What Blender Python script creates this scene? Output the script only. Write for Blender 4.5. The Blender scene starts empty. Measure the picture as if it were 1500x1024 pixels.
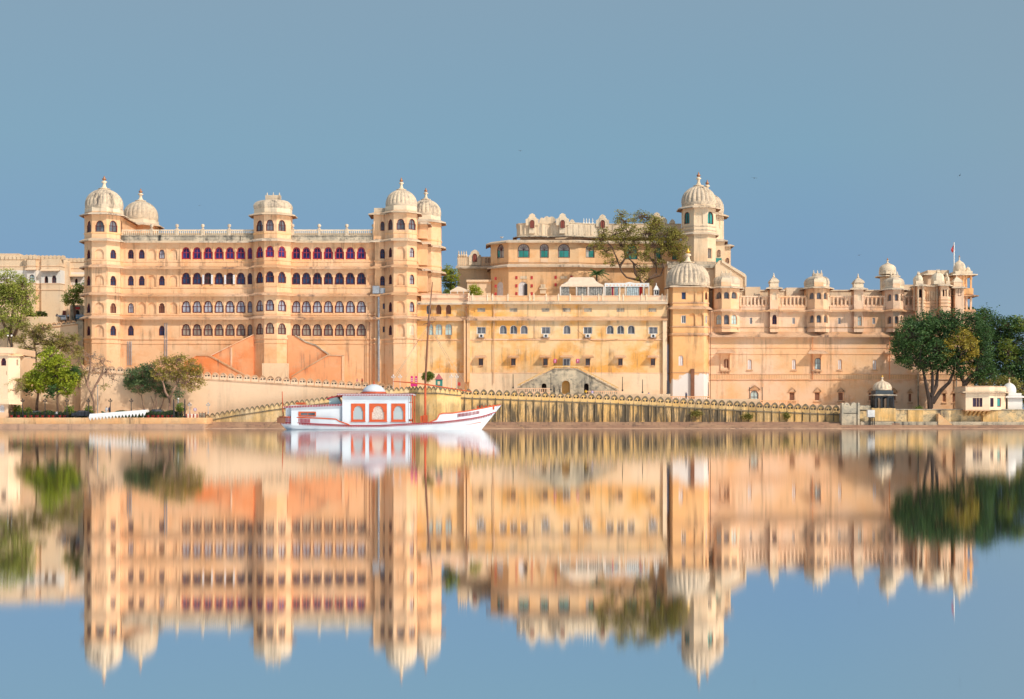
import bpy, math, random
from mathutils import Vector, Matrix
R = math.radians
rnd = random.Random(7)
# ------------------------------------------------------------------ camera, sky, sun, exposure
HZ, CZ, F = 626.0, 0.3, 2100.0            # horizon row, eye height, focal length in pixels of the 1500 px photograph
sc = bpy.context.scene
col = sc.collection
cd = bpy.data.cameras.new('camera'); cam = bpy.data.objects.new('camera', cd); col.objects.link(cam)
cam.location = (0, 0, CZ); cam.rotation_euler = (R(90), 0, 0)
cd.sensor_width = 36; cd.lens = F / 1500 * 36; cd.shift_y = (HZ - 512) / 1500
cd.clip_start = 0.1; cd.clip_end = 6000
sc.camera = cam
SUN_EL, SUN_AZ = R(40), R(48)             # sun in front right, behind the viewer's shoulder
w = bpy.data.worlds.new('World'); sc.world = w; w.use_nodes = True
nt = w.node_tree; nt.nodes.clear()
out = nt.nodes.new('ShaderNodeOutputWorld'); bg = nt.nodes.new('ShaderNodeBackground')
sky = nt.nodes.new('ShaderNodeTexSky'); sky.sky_type = 'NISHITA'; sky.sun_disc = False
sky.sun_elevation = SUN_EL; sky.sun_rotation = R(180) - SUN_AZ
sky.air_density = 1.0; sky.dust_density = 1.0; sky.ozone_density = 2.0
tc = nt.nodes.new('ShaderNodeTexCoord'); sp = nt.nodes.new('ShaderNodeSeparateXYZ')
rp = nt.nodes.new('ShaderNodeValToRGB'); mx = nt.nodes.new('ShaderNodeMixRGB')
nt.links.new(tc.outputs['Generated'], sp.inputs[0]); nt.links.new(sp.outputs['Z'], rp.inputs[0])
SKYC = [(0.0, (0.175, 0.325, 0.50)), (0.11, (0.164, 0.309, 0.500)), (0.19, (0.201, 0.362, 0.480)), (0.28, (0.233, 0.361, 0.460)), (.45, (0.27, 0.38, 0.46)), (1.0, (0.55, 0.60, 0.66))]
el = rp.color_ramp.elements
for i, (p, c) in enumerate(SKYC):
    e = el[i] if i < 2 else el.new(p)
    e.position = p; e.color = (c[0], c[1], c[2], 1)
SKS = 0.15
vm = nt.nodes.new('ShaderNodeVectorMath'); vm.operation = 'SCALE'; vm.inputs['Scale'].default_value = 1 / SKS
hz = nt.nodes.new('ShaderNodeMapRange'); hz.inputs[1].default_value = .20; hz.inputs[2].default_value = .40; hz.inputs[3].default_value = 0; hz.inputs[4].default_value = .55
nt.links.new(sp.outputs['X'], hz.inputs[0])
nz = nt.nodes.new('ShaderNodeTexNoise'); nz.inputs['Scale'].default_value = 2.2; nz.inputs['Detail'].default_value = 3
nt.links.new(tc.outputs['Generated'], nz.inputs['Vector'])
nr = nt.nodes.new('ShaderNodeMapRange'); nr.inputs[1].default_value = .35; nr.inputs[2].default_value = .65; nr.inputs[3].default_value = 0; nr.inputs[4].default_value = .16
nt.links.new(nz.outputs['Fac'], nr.inputs[0])
am = nt.nodes.new('ShaderNodeMath'); am.operation = 'ADD'; nt.links.new(hz.outputs[0], am.inputs[0]); nt.links.new(nr.outputs[0], am.inputs[1])
gm = nt.nodes.new('ShaderNodeMixRGB'); gm.inputs[2].default_value = (.26, .36, .43, 1); nt.links.new(am.outputs[0], gm.inputs[0]); nt.links.new(rp.outputs[0], gm.inputs[1])
nt.links.new(gm.outputs[0], vm.inputs[0])
mx.inputs[0].default_value = 0.9
nt.links.new(sky.outputs[0], mx.inputs[1]); nt.links.new(vm.outputs[0], mx.inputs[2])
nt.links.new(mx.outputs[0], bg.inputs[0]); bg.inputs[1].default_value = SKS
nt.links.new(bg.outputs[0], out.inputs[0])
sl = bpy.data.lights.new('sun', 'SUN'); so = bpy.data.objects.new('sun', sl); col.objects.link(so)
sl.energy = 3.3; sl.angle = R(0.5); sl.color = (1.0, 0.92, 0.80)
sd = Vector((math.sin(SUN_AZ) * math.cos(SUN_EL), -math.cos(SUN_AZ) * math.cos(SUN_EL), math.sin(SUN_EL)))
so.rotation_euler = sd.to_track_quat('Z', 'Y').to_euler(); so.location = (60, 0, 120)
vs = sc.view_settings
vs.view_transform = 'Standard'; vs.look = 'None'; vs.exposure = 0.0; vs.gamma = 1.0; vs.use_curve_mapping = False

# ------------------------------------------------------------------ helpers
def X(px, Y): return (px - 750.0) * Y / F
def Z(py, Y): return CZ + (HZ - py) * Y / F
WL = {}
def wl(o): return WL.get(o.name, Vector((0, 0, 0))) if o else Vector((0, 0, 0))
def thing(name, label, cat, loc=(0, 0, 0), group=None, rz=0, kind=None):
    o = bpy.data.objects.new(name, None); col.objects.link(o)
    o.location = loc; o.rotation_euler = (0, 0, rz); o.empty_display_size = 0.5
    WL[o.name] = Vector(loc)
    return tag(o, label, cat, group, kind)
def tag(o, label=None, cat=None, group=None, kind=None):
    if label: o['label'] = label
    if cat: o['category'] = cat
    if group: o['group'] = group
    if kind: o['kind'] = kind
    return o
def copy_tree(o, parent=None):
    c = o.copy(); col.objects.link(c); c.parent = parent
    for ch in o.children: copy_tree(ch, c)
    return c
def outline(w, h, kind):
    """half-open x-monotone top chain from right spring to left spring, local x, z"""
    if kind == 'rect': return [(w / 2, h), (-w / 2, h)]
    if kind == 'hood': return [(w / 2, h * .8), (0, h), (-w / 2, h * .8)]
    r = w / 2; pts = []
    if kind == 'cusp':
        r2 = r * .84; zs = max(h - r * 1.0, h * .3); pts.append((r, zs - .02))
        for i in range(9):
            a = math.pi * i / 8; pts.append((r2 * math.cos(a), zs + (h - zs) * math.sin(a) ** .85 if 0 < i < 8 else zs))
        pts.append((-r, zs - .02)); return pts
    zs = max(h - r, h * .3)
    for i in range(9):
        a = math.pi * i / 8; pts.append((r * math.cos(a), zs + (h - zs) * math.sin(a)))
    return pts
class M:
    def __init__(s): s.v = []; s.f = []; s.mi = []; s.cur = 0
    def face(s, pts):
        n = len(s.v); s.v.extend([tuple(p) for p in pts]); s.f.append(tuple(range(n, n + len(pts)))); s.mi.append(s.cur)
    def box(s, x0, x1, y0, y1, z0, z1):
        n = len(s.v)
        s.v += [(x0,y0,z0),(x1,y0,z0),(x1,y1,z0),(x0,y1,z0),(x0,y0,z1),(x1,y0,z1),(x1,y1,z1),(x0,y1,z1)]
        for f in ((0,3,2,1),(4,5,6,7),(0,1,5,4),(1,2,6,5),(2,3,7,6),(3,0,4,7)):
            s.f.append(tuple(n + i for i in f)); s.mi.append(s.cur)
    def pxbox(s, p0, p1, q0, q1, Y, dep):      # pixel rectangle standing at depth Y, dep thick (away from viewer)
        s.box(X(p0, Y), X(p1, Y), Y, Y + dep, Z(q1, Y), Z(q0, Y))
    def poly(s, pts, y0, y1):                 # outline in x,z extruded y0..y1 (list of (x, z))
        n = len(s.v); k = len(pts)
        s.v += [(x, y0, z) for x, z in pts] + [(x, y1, z) for x, z in pts]
        s.f.append(tuple(n + i for i in range(k))); s.mi.append(s.cur)
        s.f.append(tuple(n + k + i for i in reversed(range(k)))); s.mi.append(s.cur)
        for i in range(k):
            j = (i + 1) % k; s.f.append((n + i, n + k + i, n + k + j, n + j)); s.mi.append(s.cur)
    def prism(s, pts, z0, z1, cap=True):
        n = len(s.v); k = len(pts)
        s.v += [(x, y, z0) for x, y in pts] + [(x, y, z1) for x, y in pts]
        for i in range(k):
            j = (i + 1) % k; s.f.append((n + i, n + j, n + k + j, n + k + i)); s.mi.append(s.cur)
        if cap:
            s.f.append(tuple(n + k + i for i in range(k))); s.mi.append(s.cur)
            s.f.append(tuple(n + i for i in reversed(range(k)))); s.mi.append(s.cur)
    def rings(s, rings, cap0=True, cap1=True):
        n = len(s.v); k = len(rings[0])
        for r in rings: s.v += [tuple(p) for p in r]
        for a in range(len(rings) - 1):
            for i in range(k):
                j = (i + 1) % k
                s.f.append((n + a*k + i, n + a*k + j, n + (a+1)*k + j, n + (a+1)*k + i)); s.mi.append(s.cur)
        if cap0: s.f.append(tuple(n + i for i in reversed(range(k)))); s.mi.append(s.cur)
        if cap1: s.f.append(tuple(n + (len(rings)-1)*k + i for i in range(k))); s.mi.append(s.cur)
    def lathe(s, cx, cy, z0, prof, n=16, fn=None):
        rs = []
        for r, z in prof:
            rs.append([(cx + r * (fn(2*math.pi*i/n, z) if fn else 1) * math.cos(2*math.pi*i/n), cy + r * (fn(2*math.pi*i/n, z) if fn else 1) * math.sin(2*math.pi*i/n), z0 + z) for i in range(n)])
        s.rings(rs)
    def tube(s, pts, rad, n=6):
        pts = [Vector(p) for p in pts]
        if not hasattr(rad, '__len__'): rad = [rad] * len(pts)
        rs = []; up = Vector((0.13, 0.2, 1)).normalized()
        for i, p in enumerate(pts):
            d = (pts[min(i+1, len(pts)-1)] - pts[max(i-1, 0)])
            if d.length < 1e-6: d = Vector((0, 0, 1))
            d.normalize(); a = d.cross(up)
            if a.length < .05: a = d.cross(Vector((1, 0, 0)))
            a.normalize(); b = d.cross(a)
            rs.append([p + (a * math.cos(2*math.pi*k/n) + b * math.sin(2*math.pi*k/n)) * rad[i] for k in range(n)])
        s.rings(rs)
    def sweep(s, path, prof, closed=False):
        """prof = [(out, z)...] closed section swept along the 2D path with mitres; outward is to the right of travel (towards the viewer for a path running to +x)"""
        n = len(path); rs = []
        for i in range(n):
            def nrm(a, b):
                d = Vector((b[0]-a[0], b[1]-a[1])); d.normalize(); return Vector((d.y, -d.x))
            if closed: n1 = nrm(path[i-1], path[i]); n2 = nrm(path[i], path[(i+1) % n])
            else:
                n1 = nrm(path[i-1], path[i]) if i > 0 else None
                n2 = nrm(path[i], path[i+1]) if i < n-1 else None
                n1 = n1 or n2; n2 = n2 or n1
            m = n1 + n2
            if m.length < .2: m = n1.copy()
            m.normalize(); k = 1 / max(.4, m.dot(n1))
            rs.append([(path[i][0] + m.x*o*k, path[i][1] + m.y*o*k, z) for o, z in prof])
        if closed: rs.append(rs[0])
        s.rings(rs, not closed, not closed)
    def strip(s, A, B, z0, z1, ops):
        A = Vector(A); B = Vector(B); d = B - A; L = d.length; t = d / L; nn = Vector((t.y, -t.x))
        def P(u, z, dd=0): return (A.x + t.x*u - nn.x*dd, A.y + t.y*u - nn.y*dd, z)
        cur = 0
        for o in sorted(ops, key=lambda q: q['u']):
            ul = max(o['u'] - o['w']/2, cur); ur = min(o['u'] + o['w']/2, L); uc = (ul+ur)/2; ww = ur - ul
            if ww < .1: continue
            zb = max(o['zb'], z0); zt = min(o['zt'], z1 - .02); h = zt - zb
            if ul > cur + 1e-4: s.face([P(cur, z0), P(ul, z0), P(ul, z1), P(cur, z1)])
            if zb > z0 + 1e-4: s.face([P(ul, z0), P(ur, z0), P(ur, zb), P(ul, zb)])
            ch = [(uc + x, zb + z) for x, z in outline(ww, h, o['k'])]
            for (ua, za), (ub, zc) in zip(ch, ch[1:]):
                if abs(ua - ub) > 1e-4: s.face([P(ub, zc), P(ua, za), P(ua, z1), P(ub, z1)])
            D = o['d']; loop = [(ul, zb), (ur, zb)] + ch
            for i in range(len(loop)):
                a, b = loop[i], loop[(i+1) % len(loop)]
                if abs(a[0]-b[0]) + abs(a[1]-b[1]) > 1e-4:
                    s.face([P(a[0], a[1]), P(a[0], a[1], D), P(b[0], b[1], D), P(b[0], b[1])])
            if o.get('blind'): s.face([P(u, z, D) for u, z in loop])
            cur = ur
        if cur < L - 1e-4: s.face([P(cur, z0), P(L, z0), P(L, z1), P(cur, z1)])
    def mesh(s, name, mats, off=Vector((0, 0, 0)), smooth=False):
        me = bpy.data.meshes.new(name)
        me.from_pydata([(v[0]-off.x, v[1]-off.y, v[2]-off.z) for v in s.v], [], s.f)
        if not isinstance(mats, (list, tuple)): mats = [mats]
        for m in mats: me.materials.append(m)
        if len(mats) > 1: me.polygons.foreach_set('material_index', s.mi)
        if smooth: me.polygons.foreach_set('use_smooth', [True] * len(me.polygons))
        me.update(); return me
    def build(s, name, mats, parent=None, smooth=False, base=None):
        off = wl(parent) if parent else (Vector(base) if base else Vector((0, 0, 0)))
        o = bpy.data.objects.new(name, s.mesh(name, mats, off, smooth)); col.objects.link(o)
        if parent: o.parent = parent
        else: o.location = off
        WL[o.name] = off
        return o

# ------------------------------------------------------------------ materials
def newmat(name):
    m = bpy.data.materials.new(name); m.use_nodes = True; t = m.node_tree
    return m, t, t.nodes['Principled BSDF']
def N(t, ty, **kw):
    n = t.nodes.new(ty)
    for k, v in kw.items(): setattr(n, k, v)
    return n
def rgba(c): return (c[0], c[1], c[2], 1)
def noise(t, co, scale, detail=4, vec=None, rough=.55):
    n = N(t, 'ShaderNodeTexNoise'); n.inputs['Scale'].default_value = scale; n.inputs['Detail'].default_value = detail
    n.inputs['Roughness'].default_value = rough
    if vec:
        mp = N(t, 'ShaderNodeMapping'); mp.inputs['Scale'].default_value = vec
        t.links.new(co, mp.inputs[0]); t.links.new(mp.outputs[0], n.inputs['Vector'])
    else: t.links.new(co, n.inputs['Vector'])
    return n.outputs['Fac']
def ramp(t, fac, a, b, lo=0., hi=1.):
    m = N(t, 'ShaderNodeMapRange'); m.inputs[1].default_value = a; m.inputs[2].default_value = b
    m.inputs[3].default_value = lo; m.inputs[4].default_value = hi
    t.links.new(fac, m.inputs[0]); return m.outputs[0]
def mixc(t, fac, a, b):
    m = N(t, 'ShaderNodeMixRGB')
    if isinstance(fac, float): m.inputs[0].default_value = fac
    else: t.links.new(fac, m.inputs[0])
    for i, c in ((1, a), (2, b)):
        if isinstance(c, tuple): m.inputs[i].default_value = rgba(c)
        else: t.links.new(c, m.inputs[i])
    return m.outputs[0]
def mul(t, a, b):
    m = N(t, 'ShaderNodeMath', operation='MULTIPLY')
    for i, c in ((0, a), (1, b)):
        if isinstance(c, (int, float)): m.inputs[i].default_value = c
        else: t.links.new(c, m.inputs[i])
    return m.outputs[0]
def plaster(name, ca, cb, cc, dark=(.2,.13,.09), streak=.35, big=.09, bw=(.42,.62), bump=.25, patch=.6, lines=0.0, flake=0):
    ca, cb, cc = [(c_[0], c_[1]*.965, c_[2]*.90) if c_[0] > c_[2]*1.3 else c_ for c_ in (ca, cb, cc)]   # limewash is slightly warmer
    m, t, b = newmat(name)
    g = N(t, 'ShaderNodeNewGeometry').outputs['Position']
    c = mixc(t, ramp(t, noise(t, g, big, 5), bw[0], bw[1]), ca, cb)
    c = mixc(t, mul(t, ramp(t, noise(t, g, big*3.3, 8, (1, 1, 1.4), .65), .5, .68), patch), c, cc)
    st = ramp(t, noise(t, g, 1.0, 6, (.8, .8, .07), .7), .50, .68)
    ms = ramp(t, noise(t, g, .22, 4), .42, .60)
    c = mixc(t, mul(t, mul(t, st, ms), streak * 1.9), c, dark)
    fine = noise(t, g, 2.4, 6, None, .7)
    c = mixc(t, ramp(t, fine, .55, .85, 0, .28), c, dark)
    c = mixc(t, ramp(t, fine, .45, .2, 0, .3), c, tuple(min(.95, x*1.25) for x in ca))
    if flake:
        sx = N(t, 'ShaderNodeSeparateXYZ'); t.links.new(g, sx.inputs[0])
        ad = N(t, 'ShaderNodeMath', operation='ADD'); t.links.new(sx.outputs['Z'], ad.inputs[0]); t.links.new(mul(t, noise(t, g, .3, 6, (1, 1, 1), .6), 9.0), ad.inputs[1])
        c = mixc(t, ramp(t, ad.outputs[0], flake + 4.2, flake + 3.6), c, (.80, .74, .70))
    if lines:
        wv = N(t, 'ShaderNodeTexWave'); wv.bands_direction = 'X'; wv.inputs['Scale'].default_value = lines
        t.links.new(g, wv.inputs['Vector']); c = mixc(t, ramp(t, wv.outputs['Fac'], .0, .25, .45, 0), c, dark)
    t.links.new(c, b.inputs['Base Color']); b.inputs['Roughness'].default_value = .92
    bp = N(t, 'ShaderNodeBump'); bp.inputs['Strength'].default_value = bump; bp.inputs['Distance'].default_value = .12
    t.links.new(noise(t, g, 1.6, 8, None, .7), bp.inputs['Height']); t.links.new(bp.outputs[0], b.inputs['Normal'])
    return m
def wallstone(name, ca, cb, amt):
    m, t, b = newmat(name)
    g = N(t, 'ShaderNodeNewGeometry').outputs['Position']
    c = mixc(t, ramp(t, noise(t, g, .3, 6), .42, .6), ca, cb)
    c = mixc(t, mul(t, ramp(t, noise(t, g, 1.1, 8, None, .75), .50, .62), .28), c, (.50, .30, .12))
    sx = N(t, 'ShaderNodeSeparateXYZ'); t.links.new(g, sx.inputs[0])
    edge = N(t, 'ShaderNodeMath', operation='ADD'); t.links.new(sx.outputs['Z'], edge.inputs[0]); t.links.new(mul(t, noise(t, g, .9, 4, (1, 1, .2)), 3.0), edge.inputs[1])
    low = ramp(t, edge.outputs[0], 6.9, 6.1, .06, 1)
    st = ramp(t, noise(t, g, 1.0, 7, (1.0, 1.0, .09), .75), .42, .54)
    c = mixc(t, mul(t, mul(t, st, low), amt), c, (.055, .055, .05))
    c = mixc(t, mul(t, ramp(t, noise(t, g, 2.6, 6, (1, 1, .5), .8), .50, .60), amt*.35), c, (.12, .10, .06))
    t.links.new(c, b.inputs['Base Color']); b.inputs['Roughness'].default_value = .95
    bp = N(t, 'ShaderNodeBump'); bp.inputs['Strength'].default_value = .4; bp.inputs['Distance'].default_value = .15
    t.links.new(noise(t, g, 1.8, 8, None, .75), bp.inputs['Height']); t.links.new(bp.outputs[0], b.inputs['Normal'])
    return m
def plain(name, c, rough=.6, metal=0., var=.15, scale=1.5, c2=None):
    m, t, b = newmat(name)
    g = N(t, 'ShaderNodeTexCoord').outputs['Object']
    c2 = c2 or tuple(x * (1 - var * 2) for x in c)
    cc = mixc(t, ramp(t, noise(t, g, scale, 5), .35, .7), c, c2)
    t.links.new(cc, b.inputs['Base Color']); b.inputs['Roughness'].default_value = rough; b.inputs['Metallic'].default_value = metal
    return m
def glass(name, c, rough=.15, c2=None):
    m, t, b = newmat(name)
    g = N(t, 'ShaderNodeNewGeometry').outputs['Position']
    cc = mixc(t, ramp(t, noise(t, g, .45, 2, (1, 1, 1)), .42, .58), c, c2 or tuple(x * .45 for x in c))
    t.links.new(cc, b.inputs['Base Color']); b.inputs['Roughness'].default_value = rough
    b.inputs['Specular IOR Level'].default_value = .5
    return m
def leafmat(name, c1, c2, c3, sc_=.5, sub=.25):
    m, t, b = newmat(name)
    g = N(t, 'ShaderNodeNewGeometry').outputs['Position']
    c = mixc(t, ramp(t, noise(t, g, sc_, 3), .4, .62), c1, c2)
    c = mixc(t, ramp(t, noise(t, g, sc_*7, 2), .45, .7, 0, .85), c, c3)
    t.links.new(c, b.inputs['Base Color']); b.inputs['Roughness'].default_value = .6
    tr = N(t, 'ShaderNodeBsdfTranslucent'); ms = N(t, 'ShaderNodeMixShader'); ms.inputs[0].default_value = sub
    t.links.new(c, tr.inputs[0]); t.links.new(b.outputs[0], ms.inputs[1]); t.links.new(tr.outputs[0], ms.inputs[2])
    t.links.new(ms.outputs[0], t.nodes['Material Output'].inputs[0])
    return m
D_ = {}
D_['peach'] = plaster('peach_plaster', (.85,.505,.285), (.87,.575,.365), (.81,.38,.16), dark=(.28,.15,.09), streak=.5, bw=(.42,.6))
D_['ochre'] = plaster('ochre_stained_plaster', (.87,.58,.32), (.85,.42,.11), (.86,.65,.44), dark=(.25,.16,.1), streak=.55, bw=(.46,.57), patch=.8, big=.11)
D_['rose'] = plaster('rose_plaster', (.88,.61,.44), (.87,.53,.30), (.86,.45,.22), dark=(.3,.16,.1), streak=.4, bw=(.44,.6), patch=.7)
D_['gold'] = plaster('golden_plaster', (.86,.48,.22), (.86,.56,.33), (.82,.38,.13), dark=(.3,.16,.08), streak=.4)
D_['hill'] = plaster('hill_peach_plaster', (.86,.53,.29), (.86,.60,.37), (.82,.42,.17), dark=(.3,.17,.1), streak=.4)
D_['goldf'] = plaster('golden_plaster_flaking', (.86,.475,.21), (.86,.53,.28), (.82,.38,.13), dark=(.3,.16,.08), streak=.4, flake=11.2)
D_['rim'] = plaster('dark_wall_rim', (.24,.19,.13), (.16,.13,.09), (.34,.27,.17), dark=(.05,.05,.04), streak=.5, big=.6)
D_['barkd'] = plaster('dark_bark', (.07,.05,.045), (.10,.07,.06), (.04,.03,.03), streak=.5, big=.8)
D_['cream'] = plaster('cream_plaster', (.87,.66,.46), (.87,.69,.52), (.83,.55,.35), streak=.3, dark=(.3,.22,.16))
D_['pale'] = plaster('pale_peach_plaster', (.87,.62,.43), (.87,.64,.46), (.85,.55,.34), streak=.12, patch=.35, bump=.1)
D_['eave'] = plaster('eave_plaster', (.62,.36,.20), (.72,.48,.33), (.50,.26,.14), streak=.6, dark=(.16,.10,.08))
D_['eavew'] = plaster('pale_eave_stone', (.66,.54,.43), (.68,.50,.34), (.38,.31,.25), streak=.65, dark=(.12,.10,.09))
D_['lime'] = plaster('weathered_lime', (.74,.59,.44), (.62,.50,.39), (.36,.30,.25), dark=(.15,.12,.10), streak=.75, big=.5, patch=.75, bump=.35, bw=(.4,.6))
D_['limew'] = plaster('clean_lime', (.84,.70,.54), (.82,.64,.46), (.66,.52,.40), dark=(.3,.25,.2), streak=.5, big=.25)
D_['soffit'] = plaster('shade_painted_soffit', (.30,.15,.08), (.24,.13,.08), (.14,.09,.06), streak=.5, big=.4)  # dark brown puts the shade under the eaves into the colour
D_['grime'] = plaster('grimy_parapet', (.64,.54,.42), (.34,.30,.25), (.12,.11,.10), dark=(.04,.04,.04), streak=.95, big=.45, patch=.95)
D_['stair'] = plaster('orange_stair_plaster', (.84,.27,.09), (.86,.40,.20), (.80,.46,.28), dark=(.25,.12,.09), streak=.45, big=.16, patch=.7, bw=(.42,.58))
D_['stone'] = wallstone('old_yellow_wall', (.88,.53,.19), (.86,.56,.26), .9)
D_['ramp'] = wallstone('ramp_wall', (.84,.62,.36), (.86,.58,.26), .4)
D_['tw'] = plaster('mottled_terrace_stone', (.84,.60,.32), (.60,.48,.31), (.22,.20,.16), dark=(.07,.065,.06), streak=.9, big=.42, patch=.95, bw=(.44,.56))
D_['stonedk'] = plaster('stained_stone', (.64,.55,.42), (.42,.38,.31), (.20,.19,.17), dark=(.06,.06,.06), streak=1., big=.35, patch=.9)
D_['bright'] = wallstone('bright_yellow_wall', (.88,.58,.26), (.87,.52,.18), .38)
D_['ghat'] = plaster('wet_ghat_stone', (.44,.27,.19), (.52,.34,.23), (.28,.18,.13), dark=(.10,.07,.06), streak=.4, big=.2)
D_['quay'] = plaster('quay_stone', (.84,.50,.25), (.80,.56,.33), (.60,.38,.24), dark=(.12,.08,.06), streak=.5, big=.3)
D_['earth'] = plaster('earth', (.42,.32,.20), (.50,.38,.24), (.30,.26,.16), streak=.2, big=.02)
D_['white'] = plaster('white_plaster', (.84,.80,.74), (.82,.76,.70), (.78,.70,.62), streak=.2, dark=(.4,.36,.32))
D_['frost'] = plaster('flaked_white', (.80,.78,.76), (.84,.66,.50), (.66,.66,.68), streak=.2, big=.3)
D_['red'] = plain('red_frame', (.42,.03,.04), .5)
D_['dred'] = plain('dark_red_frame', (.14,.022,.02), .5)
D_['brown'] = plain('brown_wood', (.26,.10,.05), .6)
D_['rust'] = plain('faded_red_shutter', (.32,.08,.05), .6)
D_['black'] = plain('black_iron', (.02,.02,.022), .5)
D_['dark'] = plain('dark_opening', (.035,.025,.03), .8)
D_['wframe'] = plain('white_frame', (.78,.76,.74), .5)
D_['g_blue'] = glass('blue_glass', (.05,.045,.21), .12, (.015,.015,.07))
D_['g_navy'] = glass('navy_glass', (.04,.06,.13), .12, (.02,.025,.05))
D_['g_pale'] = glass('pale_curtained_glass', (.50,.48,.52), .3, (.30,.30,.36))
D_['g_tan'] = glass('tan_curtained_glass', (.42,.33,.25), .3, (.26,.20,.16))
D_['g_grey'] = glass('grey_glass', (.18,.18,.20), .15, (.09,.09,.10))
D_['g_teal'] = glass('teal_shade', (.03,.22,.19), .3, (.05,.30,.28))
D_['g_aqua'] = glass('aqua_glass', (.55,.68,.66), .3, (.42,.56,.56))
D_['fan'] = plain('fanlight_tracery', (.55,.50,.46), .5)
D_['shut'] = plain('white_shutter', (.80,.76,.76), .5, var=.1)
D_['terra'] = plain('red_plaque', (.60,.05,.05), .6)
D_['orange'] = plain('orange_paint', (.70,.12,.035), .4, var=.1)
D_['boatw'] = plain('white_boat_paint', (.74,.775,.81), .35, var=.04, scale=.6, c2=(.64,.68,.74))
D_['copper'] = plain('copper', (.45,.20,.10), .4, .3)
D_['gilt'] = plain('gilt', (.80,.45,.06), .35, .4)
D_['tent'] = plain('cream_canvas', (.84,.64,.47), .8, var=.06)
D_['canvas'] = plain('white_canvas', (.84,.83,.82), .7, var=.04)
D_['curtain'] = plain('pale_blue_curtain', (.55,.66,.70), .8, var=.25, scale=2.5)
D_['bark'] = plaster('bark', (.14,.085,.06), (.20,.12,.08), (.08,.05,.04), streak=.5, big=.8)
D_['barkl'] = plaster('pale_bark', (.36,.22,.16), (.28,.17,.13), (.18,.11,.09), streak=.5, big=.8)
D_['steel'] = plain('grey_pipe', (.42,.44,.48), .4, .2)
D_['skin'] = plain('skin', (.30,.15,.09), .6)
D_['terra2'] = plain('pink_roof_tile', (.62,.18,.20), .7)
D_['pink'] = plain('magenta_board', (.75,.03,.25), .5, var=.05)
D_['lf_dark'] = leafmat('dark_foliage', (.022,.07,.022), (.06,.14,.03), (.15,.24,.06))
D_['lf_yel'] = leafmat('yellowing_foliage', (.46,.32,.03), (.30,.26,.04), (.55,.42,.07))
D_['lf_lime'] = leafmat('bright_green_foliage', (.17,.24,.008), (.38,.42,.015), (.50,.52,.05))
D_['lf_olive'] = leafmat('olive_foliage', (.22,.21,.04), (.34,.29,.06), (.42,.37,.12))
D_['lf_mid'] = leafmat('mid_green_foliage', (.09,.16,.02), (.20,.26,.03), (.32,.34,.07))
D_['lf_fresh'] = leafmat('fresh_green_foliage', (.22,.27,.035), (.38,.41,.06), (.52,.52,.14))
D_['lf_bare'] = leafmat('dry_pods_and_twigs', (.34,.22,.17), (.42,.28,.20), (.26,.20,.08), sub=.1)
D_['lf_darkb'] = leafmat('bluish_green_foliage', (.07,.13,.06), (.12,.20,.08), (.24,.28,.08))
D_['lf_olive2'] = leafmat('golden_olive_foliage', (.22,.20,.03), (.38,.28,.04), (.44,.36,.08))
D_['lf_oldk'] = leafmat('dull_olive_foliage', (.20,.19,.03), (.34,.29,.05), (.46,.38,.09))
D_['g_mist'] = glass('misty_window', (.50,.54,.54), .3, (.42,.48,.50))
def mat(k): return D_[k]

# ------------------------------------------------------------------ architecture kit
STY = {   # opening kind, frame material, pane material, frame thickness, mullions, depth
 'G4': ('cusp','red','g_blue',.30,'cross',.35), 'G3': ('cusp','dred','g_navy',.26,'cross',.35), 'G2': ('cusp','dred','g_pale',.25,'cross',.35),
 'G1': ('cusp','dred','g_tan',.25,'cross',.35), 'TW': ('cusp','dred','g_navy',.18,'cross',.35), 'TP': ('cusp','dred','g_pale',.15,'cross',.35),
 'TR': ('cusp','dred','brown',.15,'cross',.35), 'OP': ('cusp','dred','dark',.15,'none',.5), 'TG': ('cusp','dred','g_grey',.18,'cross',.35),
 'BW': ('cusp','brown','brown',.12,'v',.4), 'GP': ('arch','eave','g_grey',.12,'v',.35), 'SQ': ('rect','wframe','g_grey',.16,'v',.3),
 'AR': ('arch','wframe','g_grey',.12,'v',.35), 'JL': ('rect','eave','grime',.1,'cross',.12), 'SM': ('rect','brown','g_grey',.10,'v',.35),
 'WD': ('rect','wframe','g_grey',.18,'v',.2), 'WS': ('arch','rose','shut',.12,'v',.25), 'BR': ('rect','rose','brown',.12,'none',.25),
 'AQ': ('arch','eave','g_aqua',.12,'cross',.3), 'AG': ('arch','eave','g_grey',.12,'none',.4), 'TL': ('arch','dred','g_teal',.16,'v',.35),
 'TLf': ('arch','dred','fan',.14,'fan',.35), 'BQ': ('arch','dred','g_aqua',.12,'cross',.3), 'DK': ('rect','eave','g_navy',.12,'none',.3),
 'RD': ('arch','dred','rust',.08,'v',.25), 'WP': ('arch','shut','shut',.1,'cross',.2), 'DO': ('arch','wframe','dark',.2,'none',.5),
 'BA': ('arch','rose','brown',.25,'v',.35), 'PX': ('rect','cream','g_grey',.12,'v',.35), 'CR': ('arch','cream','limew',.12,'v',.2),
}
WC = {}
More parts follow.
